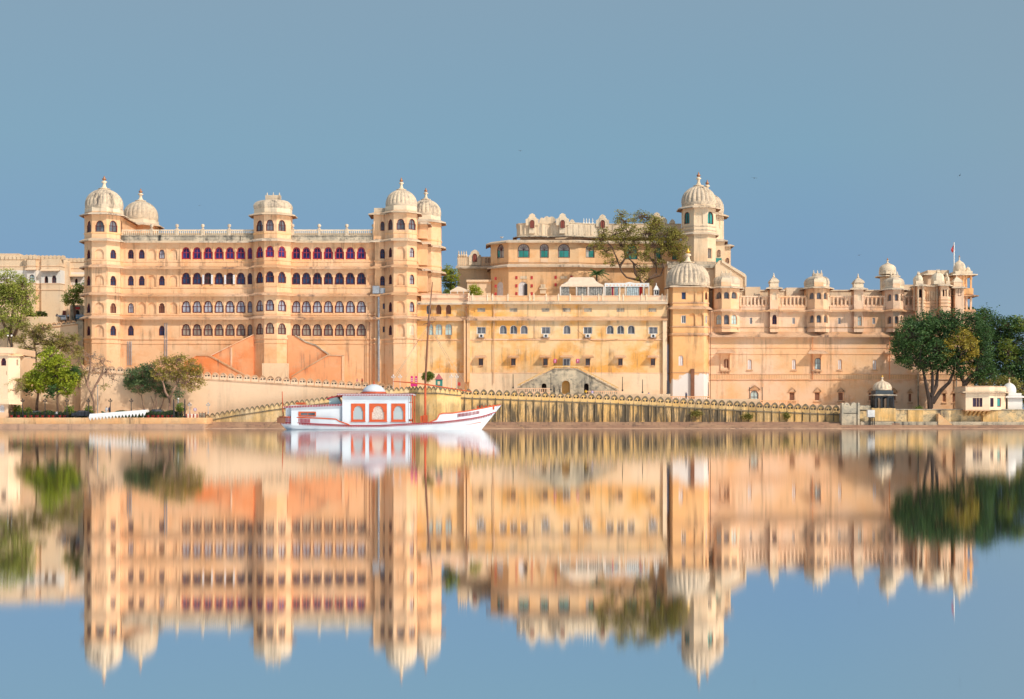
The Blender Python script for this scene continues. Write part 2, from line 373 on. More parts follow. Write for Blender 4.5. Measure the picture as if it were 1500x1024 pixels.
def win_meshes(w, h, sty):
    key = (round(w, 1), round(h, 1), sty)
    if key in WC: return WC[key]
    k, fr, pn, th, mu, dep = STY[sty]
    th = min(th, w * .17)
    f = M(); out_ = [(-w/2, 0), (w/2, 0)] + outline(w, h, k)
    wi, hi = w - 2*th, h - 1.6*th
    inn = [(-wi/2, th*.8), (wi/2, th*.8)] + [(x, z + th*.8) for x, z in outline(wi, hi - th*.0, k)]
    y0, y1 = dep * .45, dep
    n = len(out_)
    for i in range(n):
        j = (i + 1) % n
        a, b, c, d = out_[i], out_[j], inn[j], inn[i]
        f.face([(a[0], y0, a[1]), (b[0], y0, b[1]), (c[0], y0, c[1]), (d[0], y0, d[1])])
        f.face([(d[0], y0, d[1]), (c[0], y0, c[1]), (c[0], y1, c[1]), (d[0], y1, d[1])])
    bw = max(.05, th * .38)
    if mu in ('cross', 'v', 'fan'): f.box(-bw/2, bw/2, y0 + .03, y1 - .02, th*.8, h - th*.6)
    if mu in ('cross', 'fan'): f.box(-wi/2, wi/2, y0 + .04, y1 - .02, h*.52, h*.52 + bw)
    if mu == 'fan':
        for a in (-50, -25, 25, 50):
            s_, c_ = math.sin(R(a)), math.cos(R(a)); L = (h*.44)
            f.poly([(-.03, h*.54), (.03, h*.54), (.03 + s_*L, h*.54 + c_*L), (-.03 + s_*L, h*.54 + c_*L)], y0 + .05, y1 - .03)
    p = M(); p.face([(x, y1 - .04, z) for x, z in inn])
    WC[key] = (f.mesh('window', mat(fr)), p.mesh('pane', mat(pn)))
    return WC[key]
def window(root, P, ang, w, h, sty, name='window'):
    fm, pm = win_meshes(w, h, sty)
    o = bpy.data.objects.new(name, fm); col.objects.link(o); o.parent = root
    o.location = Vector(P) - wl(root); o.rotation_euler = (0, 0, ang)
    p = bpy.data.objects.new('pane', pm); col.objects.link(p); p.parent = o
    return o
def ray_u(A, B, px):
    k = (px - 750.0) / F; dx = B[0]-A[0]; dy = B[1]-A[1]; den = dx - k*dy
    if abs(den) < 1e-6: return None
    return (k*A[1] - A[0]) / den
def facade(m, root, path, z0, z1, ops, wname='window'):
    """one storey of wall along path; ops = (px, width px, top py, bottom py, style|'blind')"""
    segs = list(zip(path, path[1:])); per = [[] for _ in segs]
    for (px, wp, pt, pb, sty) in ops:
        best = None
        for i, (A, B) in enumerate(segs):
            d = Vector((B[0]-A[0], B[1]-A[1])); L = d.length
            nn = Vector((d.y, -d.x)) / L
            if nn.dot(Vector(((A[0]+B[0])/2, (A[1]+B[1])/2))) >= 0: continue
            u = ray_u(A, B, px)
            if u is None or not (0 <= u <= 1): continue
            a, b = ray_u(A, B, px - wp/2), ray_u(A, B, px + wp/2)
            y = A[1] + u*(B[1]-A[1])
            if best is None or y < best[0]: best = (y, i, u*L, abs(b-a)*L, L)
        if not best: continue
        y, i, u, ww, L = best
        ww = min(ww, L * .86, 2.2 * (wp * y / F)); u = min(max(u, ww/2 + .06), L - ww/2 - .06)
        zb, zt = Z(pb, y), Z(pt, y)
        A, B = segs[i]
        if sty == 'blind': per[i].append(dict(u=u, w=ww, zb=zb, zt=zt, k='arch', d=.3, blind=True)); continue
        if sty == 'blindr': per[i].append(dict(u=u, w=ww, zb=zb, zt=zt, k='rect', d=.25, blind=True)); continue
        k = STY[sty][0]; zb = max(zb, z0); zt = min(zt, z1 - .02)
        per[i].append(dict(u=u, w=ww, zb=zb, zt=zt, k=k, d=STY[sty][5] + .02))
        d = Vector((B[0]-A[0], B[1]-A[1])) / L
        window(root, (A[0] + d.x*u, A[1] + d.y*u, zb), math.atan2(d.y, d.x), ww, zt - zb, sty, wname)
    for (A, B), o in zip(segs, per):
        # clip overlaps
        m.strip(A, B, z0, z1, o)
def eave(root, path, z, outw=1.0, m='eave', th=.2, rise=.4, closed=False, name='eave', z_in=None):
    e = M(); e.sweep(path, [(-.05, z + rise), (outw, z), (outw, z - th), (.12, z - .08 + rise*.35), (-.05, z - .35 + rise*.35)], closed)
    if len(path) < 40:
        e.mi = [1 if (q % 5) in (2, 3) and q < (len(path) - (0 if closed else 1)) * 5 else 0 for q in range(len(e.f))]  # underside faces get the painted-shade slot
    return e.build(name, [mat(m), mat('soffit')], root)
def band(root, path, z, h=.3, outw=.18, m='eave', closed=False, name='moulding'):
    e = M(); e.sweep(path, [(-.05, z + h), (outw, z + h), (outw, z + h*.35), (outw*.4, z), (-.05, z)], closed)
    return e.build(name, mat(m), root)
def octo(cx, cy, W, n=8):
    s = W * math.tan(math.pi / 8) / 2; h = W / 2      # counter-clockwise from front-left, starting with the front face
    return [(cx - s, cy - h), (cx + s, cy - h), (cx + h, cy - s), (cx + h, cy + s), (cx + s, cy + h), (cx - s, cy + h), (cx - h, cy + s), (cx - h, cy - s)]
DP = [(.985,0),(1.0,.10),(1.01,.22),(.99,.38),(.93,.54),(.83,.68),(.68,.81),(.5,.91),(.33,.97),(.24,1.0)]
def ribdome(root, cx, cy, z, r, h, ribs=26, m='lime', fin=None, finm='copper', depth=.028, name='dome', prof=DP, fr=1.0):
    d = M(); n = ribs * 6 or 40
    d.lathe(cx, cy, z, [(r*a, h*b) for a, b in prof], n, lambda th, zz: 1 + (depth * (2*abs(math.cos(ribs*th/2)) - 1.2) if ribs and zz > h*.1 else 0) + (.02 if zz < h*.16 else 0))
    o = d.build(name, mat(m), root)
    if fin: finial(o, cx, cy, z + h, r*fr, fin, finm)
    return o
def finial(parent, cx, cy, z, r, h, finm='copper'):
    f = M(); f.lathe(cx, cy, z - .05, [(r*.30,0),(r*.34,h*.05),(r*.20,h*.09),(r*.13,h*.16),(r*.085,h*.32),(r*.08,h*.46),(r*.16,h*.52),(r*.15,h*.57),(r*.06,h*.64)], 12)
    f.cur = 1; f.lathe(cx, cy, z - .05 + h*.64, [(r*.05,0),(r*.115,h*.08),(r*.12,h*.13),(r*.04,h*.20),(r*.055,h*.25),(.01,h*.36)], 10)
    return f.build('finial', [mat('limew'), mat(finm)], parent, True)
def loftdome(root, plan, z, h, m='lime', prof=None, ridge=0, name='dome', fin=0):
    cx = sum(p[0] for p in plan)/len(plan); cy = sum(p[1] for p in plan)/len(plan)
    prof = prof or [(1,0),(1.03,.15),(1.03,.4),(.97,.62),(.85,.8),(.65,.93),(.42,1.0)]
    d = M(); d.rings([[(cx + (x-cx)*a, cy + (y-cy)*a, z + h*b) for x, y in plan] for a, b in prof])
    k = prof[-1][0]
    xs = [x for x, y in plan]; hw = (max(xs)-min(xs))/2*k
    if ridge: d.box(cx-hw, cx+hw, cy-.5, cy+.5, z+h-.02, z+h+ridge)
    o = d.build(name, mat(m), root)
    if fin:
        for q in ((-.8, 0, .8) if ridge else (0,)):
            f = M(); f.lathe(cx + q*hw, cy, z+h+ridge-.02, [(fin*.16,0),(fin*.28,fin*.2),(fin*.1,fin*.45),(fin*.14,fin*.6),(.01,fin)], 8); f.build('finial', mat('limew'), o, True)
    return o
def block(root, pts, z0, z1, m, name='wall'):
    b = M(); b.prism(pts, z0, z1); return b.build(name, mat(m), root)
def rect(x0, x1, y0, y1): return [(x0, y0), (x1, y0), (x1, y1), (x0, y1)]
# ------------------------------------------------------------------ the setting
def structure(m, name, mk): o = m.build(name, mat(mk)); tag(o, kind='structure'); return o
m, t, b = newmat('lake_water')
t.nodes.remove(b)
gl = N(t, 'ShaderNodeBsdfGlossy', distribution='BECKMANN'); gl.inputs['Color'].default_value = (.985, .985, .985, 1); gl.inputs['Roughness'].default_value = .030; gl.inputs['Anisotropy'].default_value = .6
g = N(t, 'ShaderNodeNewGeometry').outputs['Position']
df = N(t, 'ShaderNodeBsdfDiffuse'); df.inputs['Color'].default_value = (.09, .12, .12, 1)
ms = N(t, 'ShaderNodeMixShader'); ms.inputs[0].default_value = .965
t.links.new(df.outputs[0], ms.inputs[1]); t.links.new(gl.outputs[0], ms.inputs[2]); t.links.new(ms.outputs[0], t.nodes['Material Output'].inputs[0])
tv = N(t, 'ShaderNodeCombineXYZ'); tv.inputs[0].default_value = 1; t.links.new(tv.outputs[0], gl.inputs['Tangent'])
bp = N(t, 'ShaderNodeBump'); bp.inputs['Strength'].default_value = .05; bp.inputs['Distance'].default_value = .02
t.links.new(noise(t, g, .35, 3, (1, .25, 1)), bp.inputs['Height']); t.links.new(bp.outputs[0], gl.inputs['Normal'])
D_['water'] = m
k = M(); k.face([(-900, -300, 0), (900, -300, 0), (900, 283, 0), (-900, 283, 0)]); structure(k, 'lake_water', 'water')
k = M(); k.face([(-2500, 283.5, 1.4), (2500, 283.5, 1.4), (2500, 4000, 1.4), (-2500, 4000, 1.4)]); structure(k, 'ground', 'earth')
# quay on the left, ghat slope on the right
xq = X(300, 275)
k = M(); k.box(-900, xq, 275, 300, .95, 2.15); structure(k, 'quay', 'quay')
k = M(); k.box(-900, xq, 273.2, 275, -.5, .95); k.box(-900, xq, 275, 284, -.5, .9); structure(k, 'quay_footing', 'ghat')
k = M()
for i in range(5): k.box(xq, 900, 275.2 + i*1.5, 284, -.5 + (0 if i == 0 else .3*i + .2), -.5 + .3*(i+1) + .35)
structure(k, 'ghat_steps', 'ghat')
k = M(); k.box(X(571, 287), X(980, 287), 284.5, 302, 1.3, Z(578, 290)); k.box(X(980, 287), X(1110, 287), 284.5, 302, 1.3, Z(585, 290)); k.box(X(1110, 287), X(1275, 284), 284.5, 302, 1.3, Z(594, 290)); structure(k, 'palace_terrace', 'cream')
k = M(); k.box(X(1275, 284), 900, 283, 310, 1.3, Z(600.5, 283)); structure(k, 'tree_terrace', 'earth')
k = M(); k.box(-900, X(571, 287), 287, 302, 1.3, Z(570, 290)); structure(k, 'upper_terrace', 'cream')
k = M(); k.box(-900, X(118, 320), 304, 360, 1.3, Z(471, 318)); structure(k, 'hill_road', 'cream')

# ------------------------------------------------------------------ long five-storey palace on the left
LP = thing('palace', 'long five-storey peach palace with three domed towers and rows of red-framed arches', 'palace', (-54, 300, 1.9))
zl = lambda py: Z(py, 300)
T1 = (-85.42, 300.3, 7.4); T2 = (-23.15, 299.9, 6.6)
T1P = [(-89.12, 314), (-89.12, 298.75), (-86.95, 296.6), (-83.9, 296.6), (-81.72, 298.75), (-81.72, 300)]
BAY = [(-53.85, 300), (-53.85, 298.8), (-51.3, 296.9), (-48.7, 296.9), (-46.15, 298.8), (-46.15, 300)]
T2P = [(-28.6, 300), (-28.6, 299.1), (-26.45, 299.1), (-26.45, 298.55), (-24.5, 296.6), (-21.8, 296.6), (-19.85, 298.55), (-19.85, 309)]
MAIN = T1P + BAY + T2P
gl_ = [272.5, 288.5, 304.7, 320.7, 336.7, 352.7, 366.5]
bay_ = [380, 395.3, 413.2]
gr_ = [432.8, 448.6, 464.6, 480.8, 497, 513, 529]
W = M()
rows = [ # z0py, z1py, (top, bottom) windows, style, tower style
 (393, 354, 362.5, 379.5, 'G4', 'TW', 365.5, 379), (433, 393, 399.8, 416.5, 'G3', 'TW', 404, 418.3),
 (467, 433, 441.3, 458, 'G2', 'TR', 444, 458.5), (498, 467, 475.2, 491.7, 'G1', 'TW', 477, 491.6)]
for r, (a, b, wt, wb, gs, ts, tt, tb) in enumerate(rows):
    ops = [(x, 13.5, wt-.6, wb+.3, gs) for x in gl_[:-1]] + [(x, 13.5, wt-.6, wb+.3, gs) for x in gr_] + [(366, 7, wt, wb, gs)]
    ops += [(380, 10.6, wt-1.6, wb-1.6, gs), (395.3, 12.6, wt-2.6, wb-2.6, gs), (413.2, 12, wt-1.8, wb-1.8, gs)]
    dn = [tt, tb]
    wl_ops = [(191.6, 8.6), (207.5, 8.6), (237, 8.6)] if r < 2 else ([(191.6, 8.6), (237, 8.6)])
    for i, (x, ww) in enumerate(wl_ops): ops.append((x, ww, tt, tb, 'TP' if (r == 0 and x == 237) or (r == 2 and x == 191.6) else ('TR' if r == 2 else 'TW')))
    if r < 3: ops += [(x, 11, tt-1, tb+2, 'blind') for x in ((222.4, 254) if r < 2 else (207.5, 222.4, 254))]
    ops += [(129.5, 5.5, tt, tb, 'TW'), (145.5, 13, tt-1, tb+2, 'blind'), (166, 8.6, tt, tb, ts)]
    t2t, t2b = (362.5, 377) if r == 0 else ((402, 416.5) if r == 1 else ((442, 457) if r == 2 else (476, 491)))
    ops += [(545.3, 11, wt+1, wb+1, 'blind')] if r < 3 else []
    ops += [(560.2, 7.2, t2t+2, t2b+2, 'TW')] if r < 2 else [(563, 3.6, t2t+2, t2b-4, 'DK')]
    ops += [(571.5, 5, t2t, t2b, 'TW'), (586.8, 12, t2t-1, t2b+2, 'blind'), (603.5, 7, t2t, t2b, 'TP' if r < 3 else 'CR')]
    # windows sit between sill band and the storey's eave
    zz0 = zl(a); zz1 = zl(b)
    n0 = len(LP.children)
    facade(W, LP, MAIN, zz0, zz1, ops, 'window')
W.strip(MAIN[0], MAIN[1], 2, zl(498), [])
for A, B in zip(MAIN[1:], MAIN[2:]): W.strip(A, B, 1.9, zl(498), [])
# upper storeys of towers and bay
T1T = octo(*T1); T2T = octo(*T2)
CT = [(-53.85, 301.5), (-53.85, 298.8), (-51.3, 296.9), (-48.7, 296.9), (-46.15, 298.8), (-46.15, 301.5), (-48.7, 304), (-51.3, 304)]
def closedp(p): return p + [p[0]]
facade(W, LP, closedp(T1T), zl(354), zl(313), [(130, 6.5, 323.3, 340.4, 'TG'), (146.2, 13.5, 323, 340, 'TG'), (166, 12, 323, 340, 'TG'), (178.6, 4, 323, 340, 'TG')])
facade(W, LP, closedp(CT), zl(353), zl(314), [(380, 10, 322.6, 338.8, 'TG'), (395.3, 11.5, 321.6, 338.2, 'TG'), (413.2, 11, 322.2, 338.6, 'TG')])
facade(W, LP, closedp(T2T), zl(353), zl(311), [(571.5, 7, 321, 337, 'TG'), (587, 12.4, 320.5, 336.7, 'TG'), (603.8, 10.5, 320.5, 336.7, 'TG')])
facade(W, LP, [(-28.9, 309), (-28.9, 299.1), (-26.2, 299.1)], zl(354), zl(312), [(560.2, 6, 324.4, 338, 'TG')])
# rear towers, link walls and hidden core
T1B = octo(-81.9, 316.2, 7.4); T2B = octo(-18.8, 312.8, 6.7)
W.prism(T1B, zl(354), zl(315)); W.prism(T2B, 1.9, zl(313))
W.prism(octo(T2[0], T2[1], T2[2]-1.6), zl(354), zl(313)); W.prism(octo(T1[0], T1[1], T1[2]-1.6), zl(354), zl(313)); W.prism(octo(-50, 300.3, 5.2), zl(354), zl(314))
W.box(-87.9, -28, 301.3, 314, 1.9, zl(354.5)); W.box(-27.8, -21, 299.9, 312, 1.9, zl(354)); W.box(-52.6, -47.4, 299.2, 302, 1.9, zl(354)); W.box(-88, -82.9, 299.9, 302, 1.9, zl(354))
W.strip((-81.85, 301), (-81.85, 314), zl(345), zl(318), [dict(u=u, w=.55, zb=zl(342), zt=zl(333), k='arch', d=.25, blind=True) for u in (1.2, 2.6, 4, 5.4, 6.8, 8.2)])
W.box(-86.5, -82.1, 301, 313.5, zl(354), zl(317)); W.box(-28.6, -21, 303, 312, zl(354), zl(312.5))
for q0, q1, s in ((430, 393, 0), (391, 354, 0), (352, 325, 0)):
    W.box(-19.9, -17.95, 303.2, 306.6, Z(q0-3, 303), Z(q1, 303))
wall = W.build('wall', mat('peach'), LP)
for k2, (q, t0, t1) in enumerate(((325, 333, 345), (354, 366, 378), (393, 402, 416))):
    for y in (304.0, 305.6): window(LP, (-17.93, y, Z(t1, 304)), R(90), 1.0, Z(t0, 304) - Z(t1, 304), 'OP')
    window(LP, (-18.9, 303.18, Z(t1, 303)), 0, .9, Z(t0, 303) - Z(t1, 303), 'OP')
    eave(LP, [(-19.85, 303.2), (-17.95, 303.2), (-17.95, 306.6), (-19.85, 306.6)], Z(q + 2.5, 303), .8, 'eavew', .22)
for (k3, zt_, zb_) in ((0, 344, 371), (1, 363, 383), (2, 405, 421)):
    pass
# eaves
UP = MAIN
for q, mm, ow in ((354.6, 'eavew', 1.0), (393, 'eave', .95), (433, 'eave', .95), (467, 'eave', .95)):
    eave(LP, UP, zl(q), ow, mm, .26, .5)
for q in (384.5, 422.5, 462.0): band(LP, MAIN, zl(q), .3, .14, 'peach')
band(LP, MAIN, zl(498.5), .45, .2, 'peach'); band(LP, MAIN, zl(504.5), .25, .14, 'peach')
eave(LP, T1T, zl(316.8), 1.0, 'eavew', .2, .4, True); eave(LP, T2T, zl(314.3), 1.0, 'eavew', .2, .4, True); eave(LP, CT, zl(316.8), 1.0, 'eavew', .2, .4, True)
eave(LP, [(-28.9, 305), (-28.9, 299.1), (-25.9, 299.1)], zl(315), 1.0, 'eavew', .2, .4)
eave(LP, [(-81.85, 301.5), (-81.85, 314)], zl(317.2), .8, 'eavew', .2, .35)
for P_ in (T1T, CT, T2T):
    band(LP, P_, zl(345.3), .35, .12, 'gold', True)
for P_, zs in ((T1B, (316,)), (T2B, (314.5, 352.5, 391, 431))):
    for q in zs: eave(LP, P_, zl(q), 1.05, 'eavew', .26, .45, True)
for q in (344, 383, 421): band(LP, T2B, zl(q), .35, .12, 'gold', True)
k = M(); k.box(-28.8, -24.5, 299.2, 306, zl(315), zl(305.5)); k.build('parapet', mat('lime'), LP)
# pilasters and sill panels of the galleries
PMC = {}
def slab(root, x, y, z, w_, h, d, mk, name):
    key = (round(w_, 2), round(h, 2), round(d, 2), mk, name)
    if key not in PMC: q = M(); q.box(-w_/2, w_/2, -d, .1, 0, h); PMC[key] = q.mesh(name, mat(mk))
    o = bpy.data.objects.new(name, PMC[key]); col.objects.link(o); o.parent = root; o.location = Vector((x, y, z)) - wl(root)
def gal(xs, a, b):
    for x in xs: slab(LP, X(x, 300), 300, zl(a), .24, zl(b) - zl(a), .1, 'peach', 'pilaster')
for (a, b, sb) in ((384, 357, 380), (422, 395.5, 417.5), (462, 435.5, 459), (497, 469.5, 492.5)):
    gal([264.5 + 16.05*i for i in range(7)] + [425, 440.7, 456.6, 472.7, 488.9, 505, 521, 537.2, 553], a, b)
    if a < 470: gal([184, 199.5, 214.8, 230, 244.5], a, b)
    for x in gl_[:-1] + gr_: slab(LP, X(x, 300), 300, zl(sb + 3), 11.6/7, zl(sb + .6) - zl(sb + 3), .07, 'gold', 'sill_panel')
# roof parapet and balustrade
k = M()
segsB = [((-81.6, 299.9), (-53.9, 299.9)), ((-46.1, 299.9), (-28.9, 299.9))]
for (A, B) in segsB:
    k.box(A[0], B[0], 299.5, 301.3, zl(354.4), zl(345.4)); k.box(A[0], B[0], 299.35, 299.8, zl(346.4), zl(345.2))
k.build('parapet', mat('grime'), LP)
for (A, B) in segsB:
    k = M(); k.box(A[0], B[0], 299.7, 300.0, zl(338.4), zl(336.6)); x = A[0]
    while x < B[0]: k.box(x, x + .2, 299.75, 299.95, zl(345.4), zl(338.4)); x += .42
    k.box(A[0], B[0], 300.3, 300.5, zl(345.4), zl(341)); k.build('balustrade', mat('limew'), LP)
posts = [222, 259.4, 297, 335.8, 428.6, 467.6, 508, 547]
pm = None
for p in posts:
    if pm is None:
        k = M(); k.box(-.32, .32, -.3, .3, 0, zl(336) - zl(345.4)); h0 = zl(336) - zl(345.4)
        k.lathe(0, 0, h0, [(.38, 0), (.38, .1), (.14, .2), (.12, .35), (.32, .5), (.38, .75), (.3, 1.0), (.1, 1.1)], 10); pm = k.mesh('post', mat('lime'))
    o = bpy.data.objects.new('post', pm); col.objects.link(o); o.parent = LP; o.location = Vector((X(p, 299.8), 299.85, zl(345.4))) - wl(LP)
# domes with drums
for (c, P_, rr, z0, zd, zt, fh, n) in ((T1, T1T, 3.78, 316, 307, 277, 2.9, 24), (T2, T2T, 3.2, 314, 305, 278.5, 2.7, 22)):
    band(LP, P_, zl(z0), zl(zd) - zl(z0) + .1, -.15, 'limew', True, 'drum')
    k = M(); k.prism(octo(c[0], c[1], c[2] - .3), zl(z0) + .2, zl(zd)); k.build('drum', mat('limew'), LP)
    ribdome(LP, c[0], c[1], zl(zd), rr, zl(zt) - zl(zd), n, 'lime', fh)
for (cx, cy, rr, z0, zd, zt, fh) in ((-81.9, 316.2, 3.7, 316, 307.5, 277, 2.9), (-18.8, 312.8, 3.25, 314, 305, 278.5, 2.7)):
    k = M(); k.prism(octo(cx, cy, rr*2 - .1), zl(z0), zl(zd)); k.build('drum', mat('limew'), LP)
    ribdome(LP, cx, cy, zl(zd), rr, zl(zt) - zl(zd), 22, 'lime', fh)
k = M(); k.prism([( -50 + (x+50)*.98, 299.9 + (y-299.9)*.98) for x, y in CT], zl(316.5), zl(307.5)); k.build('drum', mat('limew'), LP)
loftdome(LP, [(-50 + (x+50)*.98, 299.9 + (y-299.9)*.98) for x, y in CT], zl(307.5), 2.05, 'lime', None, 1.0, 'dome', .7)
# drainpipes
for px, q0, q1, rr, mk in ((555, 435, 559, .22, 'steel'), (541, 472, 570, .09, 'brown'), (543.4, 472, 570, .07, 'eave'), (481/2+0, 470, 530, .01, 'steel')):
    if rr < .05: continue
    k = M(); k.tube([(X(px, 299.0), 299.0 if px < 553 else 298.6, Z(q1, 299)), (X(px, 299.0), 299.0 if px < 553 else 298.6, Z(q0, 299))], rr, 8); k.build('drainpipe', mat(mk), LP)
for px, q0, q1 in ((187.3, 500, 535), (190, 500, 535), (192.2, 500, 535), (241.5, 473, 525), (244.5, 473, 525)):
    k = M(); k.tube([(X(px, 299.8), 299.8, zl(q1)), (X(px, 299.8), 299.8, zl(q0))], .08, 6); k.build('drainpipe', mat('steel'), LP)
k = M(); k.box(X(546, 298.5), X(556, 298.5), 298.2, 299, zl(431), zl(420)); k.box(X(557, 298.5), X(564, 298.5), 298.5, 299, zl(431), zl(423)); tag(k.build('balcony_box', mat('steel'), LP))
# orange stair walls against the bay foot
SL = thing('stair_wall', 'orange-red plastered stair wall rising to the left side of the central bay', 'stair', (X(330, 297), 297, 8))
k = M(); Y0 = 297.2
def P2(pts, Y): return [(X(a, Y), Z(b, Y)) for a, b in pts]
k.poly(P2([(300, 575), (371, 575), (371, 491), (336, 508), (309, 521.5), (300, 526)], 298.2), 298.2, 299.9); k.build('flight', mat('stair'), SL)
k = M(); k.poly(P2([(270, 575), (362, 575), (362, 553), (309, 523), (304, 521), (288, 521), (270, 530)], 296.3), 296.3, 298.1); k.build('flight', mat('stair'), SL)
k = M(); k.poly(P2([(309, 521.4), (336, 507.8), (371, 490.8), (371, 489.4), (336, 506.4), (309, 520)], 298), 298, 299.95); k.build('coping', mat('rose'), SL)
k = M(); k.poly(P2([(362, 553.4), (309, 523.4), (304, 521.4), (288, 521.4), (288, 519.6), (304, 519.6), (310, 521.6), (363, 551.6)], 296.2), 296.15, 298.1); k.build('coping', mat('eave'), SL)
k = M(); k.box(X(337.6, 298.1), X(340, 298.1), 298.05, 298.25, Z(540, 298.1), Z(509, 298.1)); k.build('buttress', mat('rose'), SL)
SR = thing('stair_wall', 'orange-red plastered stair wall descending to the right of the central bay', 'stair', (X(460, 297), 297, 8))
k = M(); k.poly(P2([(421, 575), (503, 575), (503, 521), (482, 520.7), (462, 506.5), (448, 502), (432, 492), (421, 491)], 298.2), 298.2, 299.9); k.build('flight', mat('stair'), SR)
k = M(); k.poly(P2([(427, 575), (503.5, 575), (503.5, 521.5), (481, 520.7), (427, 552)], 296.6), 296.6, 298.1); k.build('flight', mat('stair'), SR)
k = M(); k.poly(P2([(432, 491.8), (448, 501.8), (462, 506.3), (482, 520.5), (482, 518.8), (462, 504.6), (448, 500), (432, 490.2)], 298), 298, 299.95); k.build('coping', mat('grime'), SR)
k = M(); k.poly(P2([(427, 552), (481, 521), (503.5, 521.8), (503.5, 520), (480, 519.2), (427, 550.2)], 296.5), 296.45, 298.1); k.build('coping', mat('eave'), SR)
k = M(); k.box(X(500.8, 296.5), X(504.4, 296.5), 296.45, 296.7, Z(575, 296.5), Z(521, 296.5)); k.build('buttress', mat('rose'), SR)
# plinth of the bay
k = M(); k.box(X(384, 296.3), X(421, 296.3), 296.2, 297.4, Z(575, 296), Z(532, 296)); k.poly(P2([(408, 575), (423, 575), (423, 532), (413, 548), (408, 560)], 296), 296.0, 296.2); k.build('plinth', mat('cream'), LP)

# open white shutters on two windows of the second gallery row
for px in (304.7, 336.7):
    for s_ in (-1, 1):
        x = X(px + s_*6.4, 300); k = M(); k.box(x-.19, x+.19, 299.62, 299.68, zl(416.3), zl(403)); k.build('shutter', mat('shut'), LP)
    k = M(); k.box(X(px-4.6, 300), X(px+4.6, 300), 300.2, 300.24, zl(416), zl(402.5)); k.build('opening', mat('dark'), LP)
# ------------------------------------------------------------------ lower central palace block, on the lake side
MB = thing('palace_block', 'stained yellow palace block with a long railed terrace, small hooded windows and air conditioners', 'palace', (10, 298.6, 6.5))
z9 = lambda py: Z(py, 299)
W = M()
PL = [(-19.8, 299.6), (-10.0, 299.6), (-9.0, 298.6), (32.3, 298.6)]
facade(W, MB, PL, z9(466), z9(443), [(x, 7.5, 446.3, 460.3, 'BW') for x in (642.7, 657)] + [(628, 7.5, 446.3, 460.3, 'GP')])
facade(W, MB, PL, z9(468), z9(466), [])
ops = [(x, 10.5, 474.2, 491, 'AQ') for x in (629.5, 642.7, 657)] + [(704.9, 13.2, 478.8, 489.3, 'SQ'), (799.5, 13.2, 478.8, 489.3, 'SQ'), (861, 13.2, 478.8, 489.3, 'SQ'), (956.7, 13.2, 478.8, 489.3, 'SQ')]
ops += [(x, 10.8, 476.4, 489.4, 'AR') for x in (737, 752.3, 767.6, 830.3, 893.7, 909, 924.5)]
facade(W, MB, PL, z9(498), z9(468), ops)
facade(W, MB, PL, z9(546.5), z9(498), [(x, 6.6, 525, 535.2, 'SM') for x in (704.5, 752, 799, 861, 908.8, 956.5)] + [(830, 11, 525, 538.5, 'WD')])
facade(W, MB, PL, 5, z9(546.5), [])
W.box(-19.7, 32, 300.3, 312, 5, z9(443)); W.build('wall', mat('ochre'), MB)
# overlay of vent grilles
W2 = M(); facade(W2, MB, [(-9.0, 298.45), (32.3, 298.45)], z9(466), z9(444.5), [(x, 12, 451, 457.2, 'JL') for x in (705, 752, 799, 830, 861, 908.8, 955.6)] + [(692.8, 6, 451, 457.5, 'SM')])
W2.build('frieze', mat('ochre'), MB)
k = M(); k.box(-19.7, -8.9, 299.45, 299.7, 5, z9(546.5) ); k.box(-8.9, 32.2, 298.5, 298.7, 5, z9(547)); k.build('plinth', mat('cream'), MB)
eave(MB, [(-19.8, 299.6), (-10, 299.6), (-9, 298.45), (32.3, 298.45)], z9(444.2), .9, 'eavew', .3, .45)
eave(MB, PL, z9(468), .85, 'eave', .3, .75)
band(MB, PL, z9(498.6), .3, .2, 'rose'); band(MB, PL, z9(547.6), .25, .14, 'rose')
for a, b in ((679.5, 682.5), (684, 688.5)):
    k = M(); k.box(X(a, 298.4), X(b, 298.4), 298.2, 299.8, z9(560), z9(469)); k.build('pilaster', mat('gold'), MB)
k = M(); k.box(X(971, 298), X(977, 298), 298, 299, z9(585), z9(470)); k.build('pilaster', mat('cream'), MB)
for px, mk in ((723.5, 'eave'), (683, 'brown')):
    k = M(); k.tube([(X(px, 298.3), 298.2, z9(562)), (X(px, 298.3), 298.2, z9(450))], .09, 6); k.build('drainpipe', mat(mk), MB)
for px in (783, 848):
    k = M(); k.tube([(X(px, 298.5), 298.45, z9(497)), (X(px, 298.5), 298.45, z9(470))], .05, 6); k.build('drainpipe', mat('eave'), MB)
# hoods above the small windows
for px, wp in ((704.5, 9), (752, 9), (799, 9), (830, 12), (861, 9), (908.8, 9), (956.5, 9)):
    x = X(px, 298.2); hw = wp*.071*1.0*2/2 + .6
    k = M(); zt_ = z9(522.8)
    k.face([(x-hw, 297.3, zt_-.12), (x+hw, 297.3, zt_-.12), (x+hw*.8, 298.6, zt_+.3), (x-hw*.8, 298.6, zt_+.3)])
    k.face([(x-hw, 297.3, zt_-.24), (x+hw, 297.3, zt_-.24), (x+hw, 297.3, zt_-.12), (x-hw, 297.3, zt_-.12)])
    k.face([(x-hw, 297.3, zt_-.24), (x+hw, 297.3, zt_-.24), (x+hw*.8, 298.6, zt_-.05), (x-hw*.8, 298.6, zt_-.05)])
    k.build('hood', mat('eave'), MB)
    k = M(); k.box(x-.5, x+.5, 298.35, 298.62, z9(536.6), z9(535.6)); k.build('sill', mat('eave'), MB)
